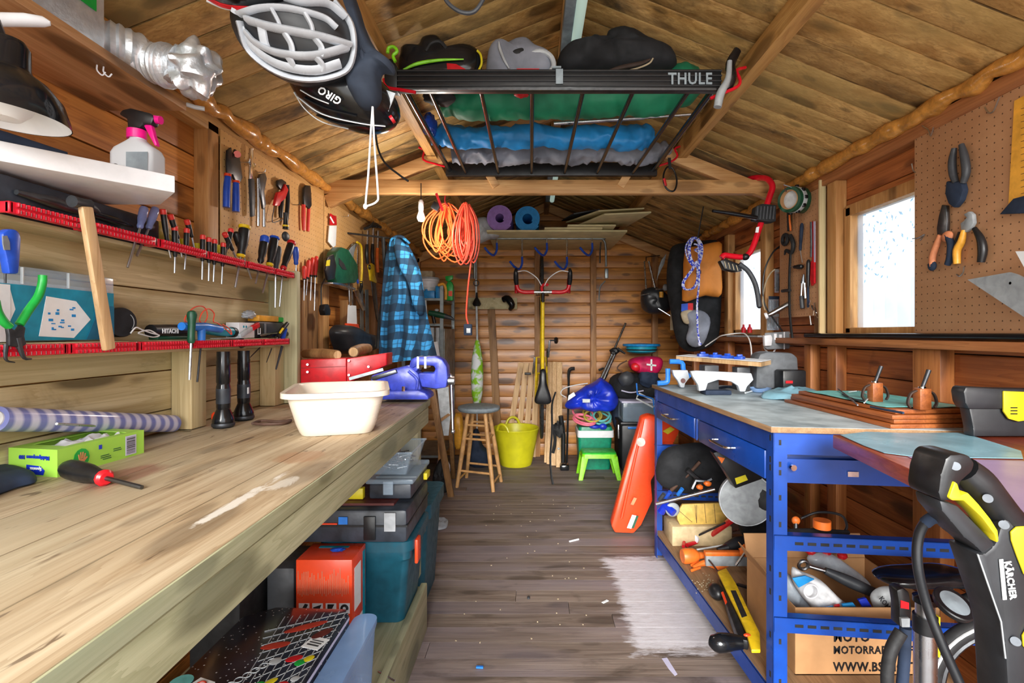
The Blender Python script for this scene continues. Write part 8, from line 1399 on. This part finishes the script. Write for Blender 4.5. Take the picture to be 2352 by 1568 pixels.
m = MB(); [m.bar(P(1664 + 9 * k, 600 + 3 * k, 2.556), P(1668 + 9 * k, 616 + 2 * k, 2.556), .004, .002, up=(0, 1, 0)) for k in range(4)]; t.p('pad_stripes', m, 'tan'); t.p('joint', MB().ell(P(1712, 590, 2.585), (.02, .02, .018)), 'black')
# backpack, orange bag and blue rope
t = T('backpack', 'tall black backpack hanging on the right wall beside the far window', 'backpack', P(1600, 805, 3.75)); t.p('body', MB().puff(tr([(1538, 580), (1550, 562), (1580, 556), (1620, 553), (1650, 560), (1655, 640), (1653, 720), (1648, 775), (1622, 800), (1580, 808), (1552, 780), (1538, 700), (1530, 640)], onY(3.74)), (0, -.11, 0), sub=3, nz=.02), 'black_cloth')
t.p('side_pocket', MB().puff(tr([(1574, 720), (1590, 712), (1618, 716), (1632, 740), (1615, 790), (1590, 796), (1576, 778), (1582, 750)], onY(3.61)), (0, -.035, 0), sub=3, nz=.01), 'lav' if 0 else 'grey_cloth'); t.p('badge', MB().prism(tr([(1565, 698), (1580, 696), (1580, 715), (1565, 715)], onY(3.60)), (0, .004, 0)), 'blue'); t.p('badge', MB().prism(tr([(1580, 696), (1592, 696), (1592, 712), (1580, 712)], onY(3.60)), (0, .004, 0)), 'red'); t.p('small_pocket', MB().puff(tr([(1565, 716), (1590, 712), (1590, 735), (1582, 744), (1572, 742), (1566, 732)], onY(3.60)), (0, -.015, 0), sub=3), 'tan')
t.p('hang_loop', MB().tube([P(1600, 556, 3.7), P(1602, 546, 3.7), (1.25, 3.7, 1.93)], .006, 6), 'black_matt')
t = T('tote_bag', 'orange brown cloth bag hanging in front of the black backpack', 'bag', P(1610, 690, 3.5)); t.p('bag', MB().puff(tr([(1573, 576), (1600, 566), (1640, 556), (1657, 560), (1656, 600), (1658, 660), (1650, 682), (1620, 678), (1590, 688), (1567, 690), (1568, 640)], onY(3.55)), (0, -.06, 0), sub=2, nz=.014, f=8), 'rust_bag', ang=60); t.p('small_print', MB().bx(P(1600, 0, 3.47).x, P(1612, 0, 3.47).x, 3.482, 3.484, P(0, 628, 3.47).z, P(0, 620, 3.47).z), 'brown_strap')
m = MB(); random.seed(41)
for k in range(7): dx = random.uniform(-5, 5); w_ = random.uniform(10, 17); m.tube([P(1595 + dx, 545, 3.38), P(1595 + dx - w_, 565, 3.36), P(1592 + dx - w_ * .6, 592, 3.35), P(1598 + dx, 612, 3.34), P(1600 + dx + w_ * .6, 590, 3.35), P(1598 + dx + w_ * .8, 562, 3.36)], .0055, 7, sm=4, closed=True)
for k in range(4): dx = random.uniform(-3, 3); m.tube([P(1602 + dx, 600, 3.34), P(1588 + dx, 622, 3.33), P(1570 + dx, 648, 3.33), P(1574 + dx, 664, 3.33), P(1592 + dx, 662, 3.33), P(1602 + dx, 646, 3.33), P(1604 + dx, 620, 3.33)], .0055, 7, sm=4, closed=True)
t = T('blue_rope', 'blue flecked climbing rope hank hanging over the orange bag', 'rope', P(1600, 795, 3.34)); t.p('coils', m, 'rope_blue'); t.p('tail', MB().tube([P(1604, 560, 3.32), P(1606, 640, 3.31), P(1601, 700, 3.31), P(1603, 760, 3.31), P(1607, 790, 3.31)], .0065, 8, sm=4), 'rope_blue'); t.p('knot', MB().ell(P(1607, 790, 3.31), (.012, .012, .014)), 'rope_blue'); t.p('wrap', MB().tube([P(1594, 560, 3.33), P(1612, 566, 3.33), P(1596, 574, 3.32), P(1612, 582, 3.33)], .006, 8, sm=4), 'rope_blue')
t.p('hook', MB().tube([P(1602, 548, 3.36), P(1604, 538, 3.36), (1.15, 3.36, 2.05)], .004, 6), 'iron')
one('rolled_mat', MB().cyl(P(1545, 758, 3.9), P(1546, 690, 3.9), .02), 'tan', 'tan wooden hammer handle hanging left of the backpack', 'handle')
# litter on the floor
m = MB().puff(tr([(985, 1200), (1004, 1190), (1030, 1196), (1024, 1212), (1000, 1216)], onZ(.004)), (0, 0, .018), nz=.02, sub=3, f=20, back=.1); one('clear_wrapper', m, 'polythene', 'crumpled clear wrapper on the floor beside the teal boxes', 'wrapper')
one('white_dowel', MB().cyl(Z(1308, 1243, .005), Z(1329, 1238, .005), .005), 'white', 'small white plastic stick on the floor in the middle of the aisle', 'litter')
one('blue_clip', MB().bar(Z(1094, 1531, .004), Z(1110, 1532, .004), .008, .006), 'bright_blue', 'tiny bright blue strip on the floor in the foreground', 'litter')
one('dark_pebble', MB().ell(Z(1214, 1372, .005), (.007, .012, .005)), 'dark_grey', 'small dark pebble on the floor in the aisle', 'litter'); one('paper_scrap', MB().bar(Z(1384, 1384, .002), Z(1396, 1378, .002), .012, .002), 'paper_white', 'white scrap of paper beside the paint patch', 'litter')
# ================================================================ smaller things filling the heaps
def lumpy(nm, px, y, d_, m_, lb, cat, nz=.02, f=9): return one(nm, MB().puff(tr(px, onY(y)), (0, -d_, 0), sub=3, nz=nz, f=f), m_, lb, cat, ang=60)
lumpy('canvas_bag', [(1402, 900), (1425, 884), (1440, 900), (1444, 950), (1440, 985), (1412, 985), (1404, 940)], 4.72, .08, 'navy', 'dark canvas bag squeezed between the blue carrier bag and the clear bin', 'bag')
t = T('wire_rack', 'pale blue wire rack standing between the black bag and the blue bench', 'rack', P(1485, 925, 4.2)); t.p('frame', MB().tube([P(1466, 905, 4.2), P(1462, 915, 4.2), P(1500, 935, 4.1), P(1510, 925, 4.1), P(1468, 903, 4.2)], .008, 8), 'drop'); t.p('stem', MB().tube([P(1462, 880, 4.22), P(1464, 905, 4.2), P(1500, 915, 4.1), P(1505, 960, 4.15), (1.0, 4.15, .02)], .007, 8), 'bright_blue')
t = T('multi_drill', 'black corded drill with a grey chuck in the jumble under the chop saw', 'drill', Z(1690, 1262, SBZ)); c = Z(1700, 1262, SBZ + .05)
t.p('body', MB().tube([c + Vector((-.06, 0, .01)), c + Vector((.0, .02, .02)), c + Vector((.07, .04, .015))], [.022, .032, .03], 12, sm=3), 'plastic_dark'); t.p('chuck', MB().tube([c + Vector((-.11, -.01, .005)), c + Vector((-.06, 0, .01))], [.010, .018], 12), 'dark_steel'); t.p('handle', MB().tube([c + Vector((.04, .03, .0)), c + Vector((.06, -.02, -.028))], .016, 10), 'black')
for i, ((a, b_), (e_, f_), r, m_, lb) in enumerate((((1640, 1232), (1700, 1215), .006, 'steel', 'bright steel rod in the jumble right of the red pipe clamp'), ((1668, 1250), (1735, 1236), .009, 'iron', 'dark iron tube in the jumble right of the red pipe clamp'), ((1655, 1222), (1718, 1248), .005, 'brown_strap', 'brown stick crossing the rods right of the red pipe clamp'), ((1600, 1262), (1660, 1252), .004, 'drop', 'thin pale rod lying behind the orange mallet'))): one('loose_rod', MB().cyl(Z(a, b_, SBZ + .012 + i * .012), Z(e_, f_, SBZ + .02 + i * .014), r), m_, lb, 'rod')
lumpy('tool_bag', [(1700, 1160), (1745, 1150), (1760, 1200), (1752, 1240), (1712, 1236), (1696, 1200)], 2.42, .05, 'black_cloth', 'dark cloth bag behind the round grey saw guard', 'bag')
# more on the blue worktop
for px, r, m_, lb in (([(1712, 902), (1740, 896), (1772, 905), (1800, 900)], .004, 'drop', 'white lead lying on the blue bench in front of the grey machine'), ([(1640, 893), (1670, 888), (1700, 892)], .006, 'navy', 'dark blue pen lying under the pale cast stand')): one('lead', MB().tube(tr(px, onZ(TZ + .006)), r, 8, sm=4), m_, lb, 'cable' if r < .005 else 'pen')
one('glass_dish', MB().lathe([(.03, 0), (.035, .004), (.05, .02), (.052, .02), (.037, .002)], Z(1745, 900, TZ + .001), n=24), 'clear_blue', 'shallow clear blue dish on the blue bench before the grey machine', 'dish')
# under the left bench, in the shade
# on the high shelf and ledge
one('clear_tube', MB().tube([P(430, 240, 1.36), P(448, 246, 1.36), P(470, 250, 1.37)], .006, 8), 'bottle_grey', 'white plastic clip sticking out at the end of the high pine shelf', 'clip')
# screws scattered on the base board and floor crumbs
m = MB(); random.seed(77)
for k in range(46): x, y = random.uniform(-.3, .3), random.uniform(1.9, 3.6); m.box((x, y, .0015), (random.uniform(.003, .007), random.uniform(.003, .006), .003), rz=random.uniform(0, 3))
one('floor_crumbs', m, 'tan', 'tiny pale crumbs of wood scattered over the aisle floor', 'debris', kind='stuff')
one('paint_scrape', MB().prism(tr([(1520, 1512), (1532, 1510), (1556, 1548), (1550, 1552), (1536, 1536)], onZ(.0006)), (0, 0, .0006)), 'lav', 'thin white film strip on the floor below the paint patch', 'litter')
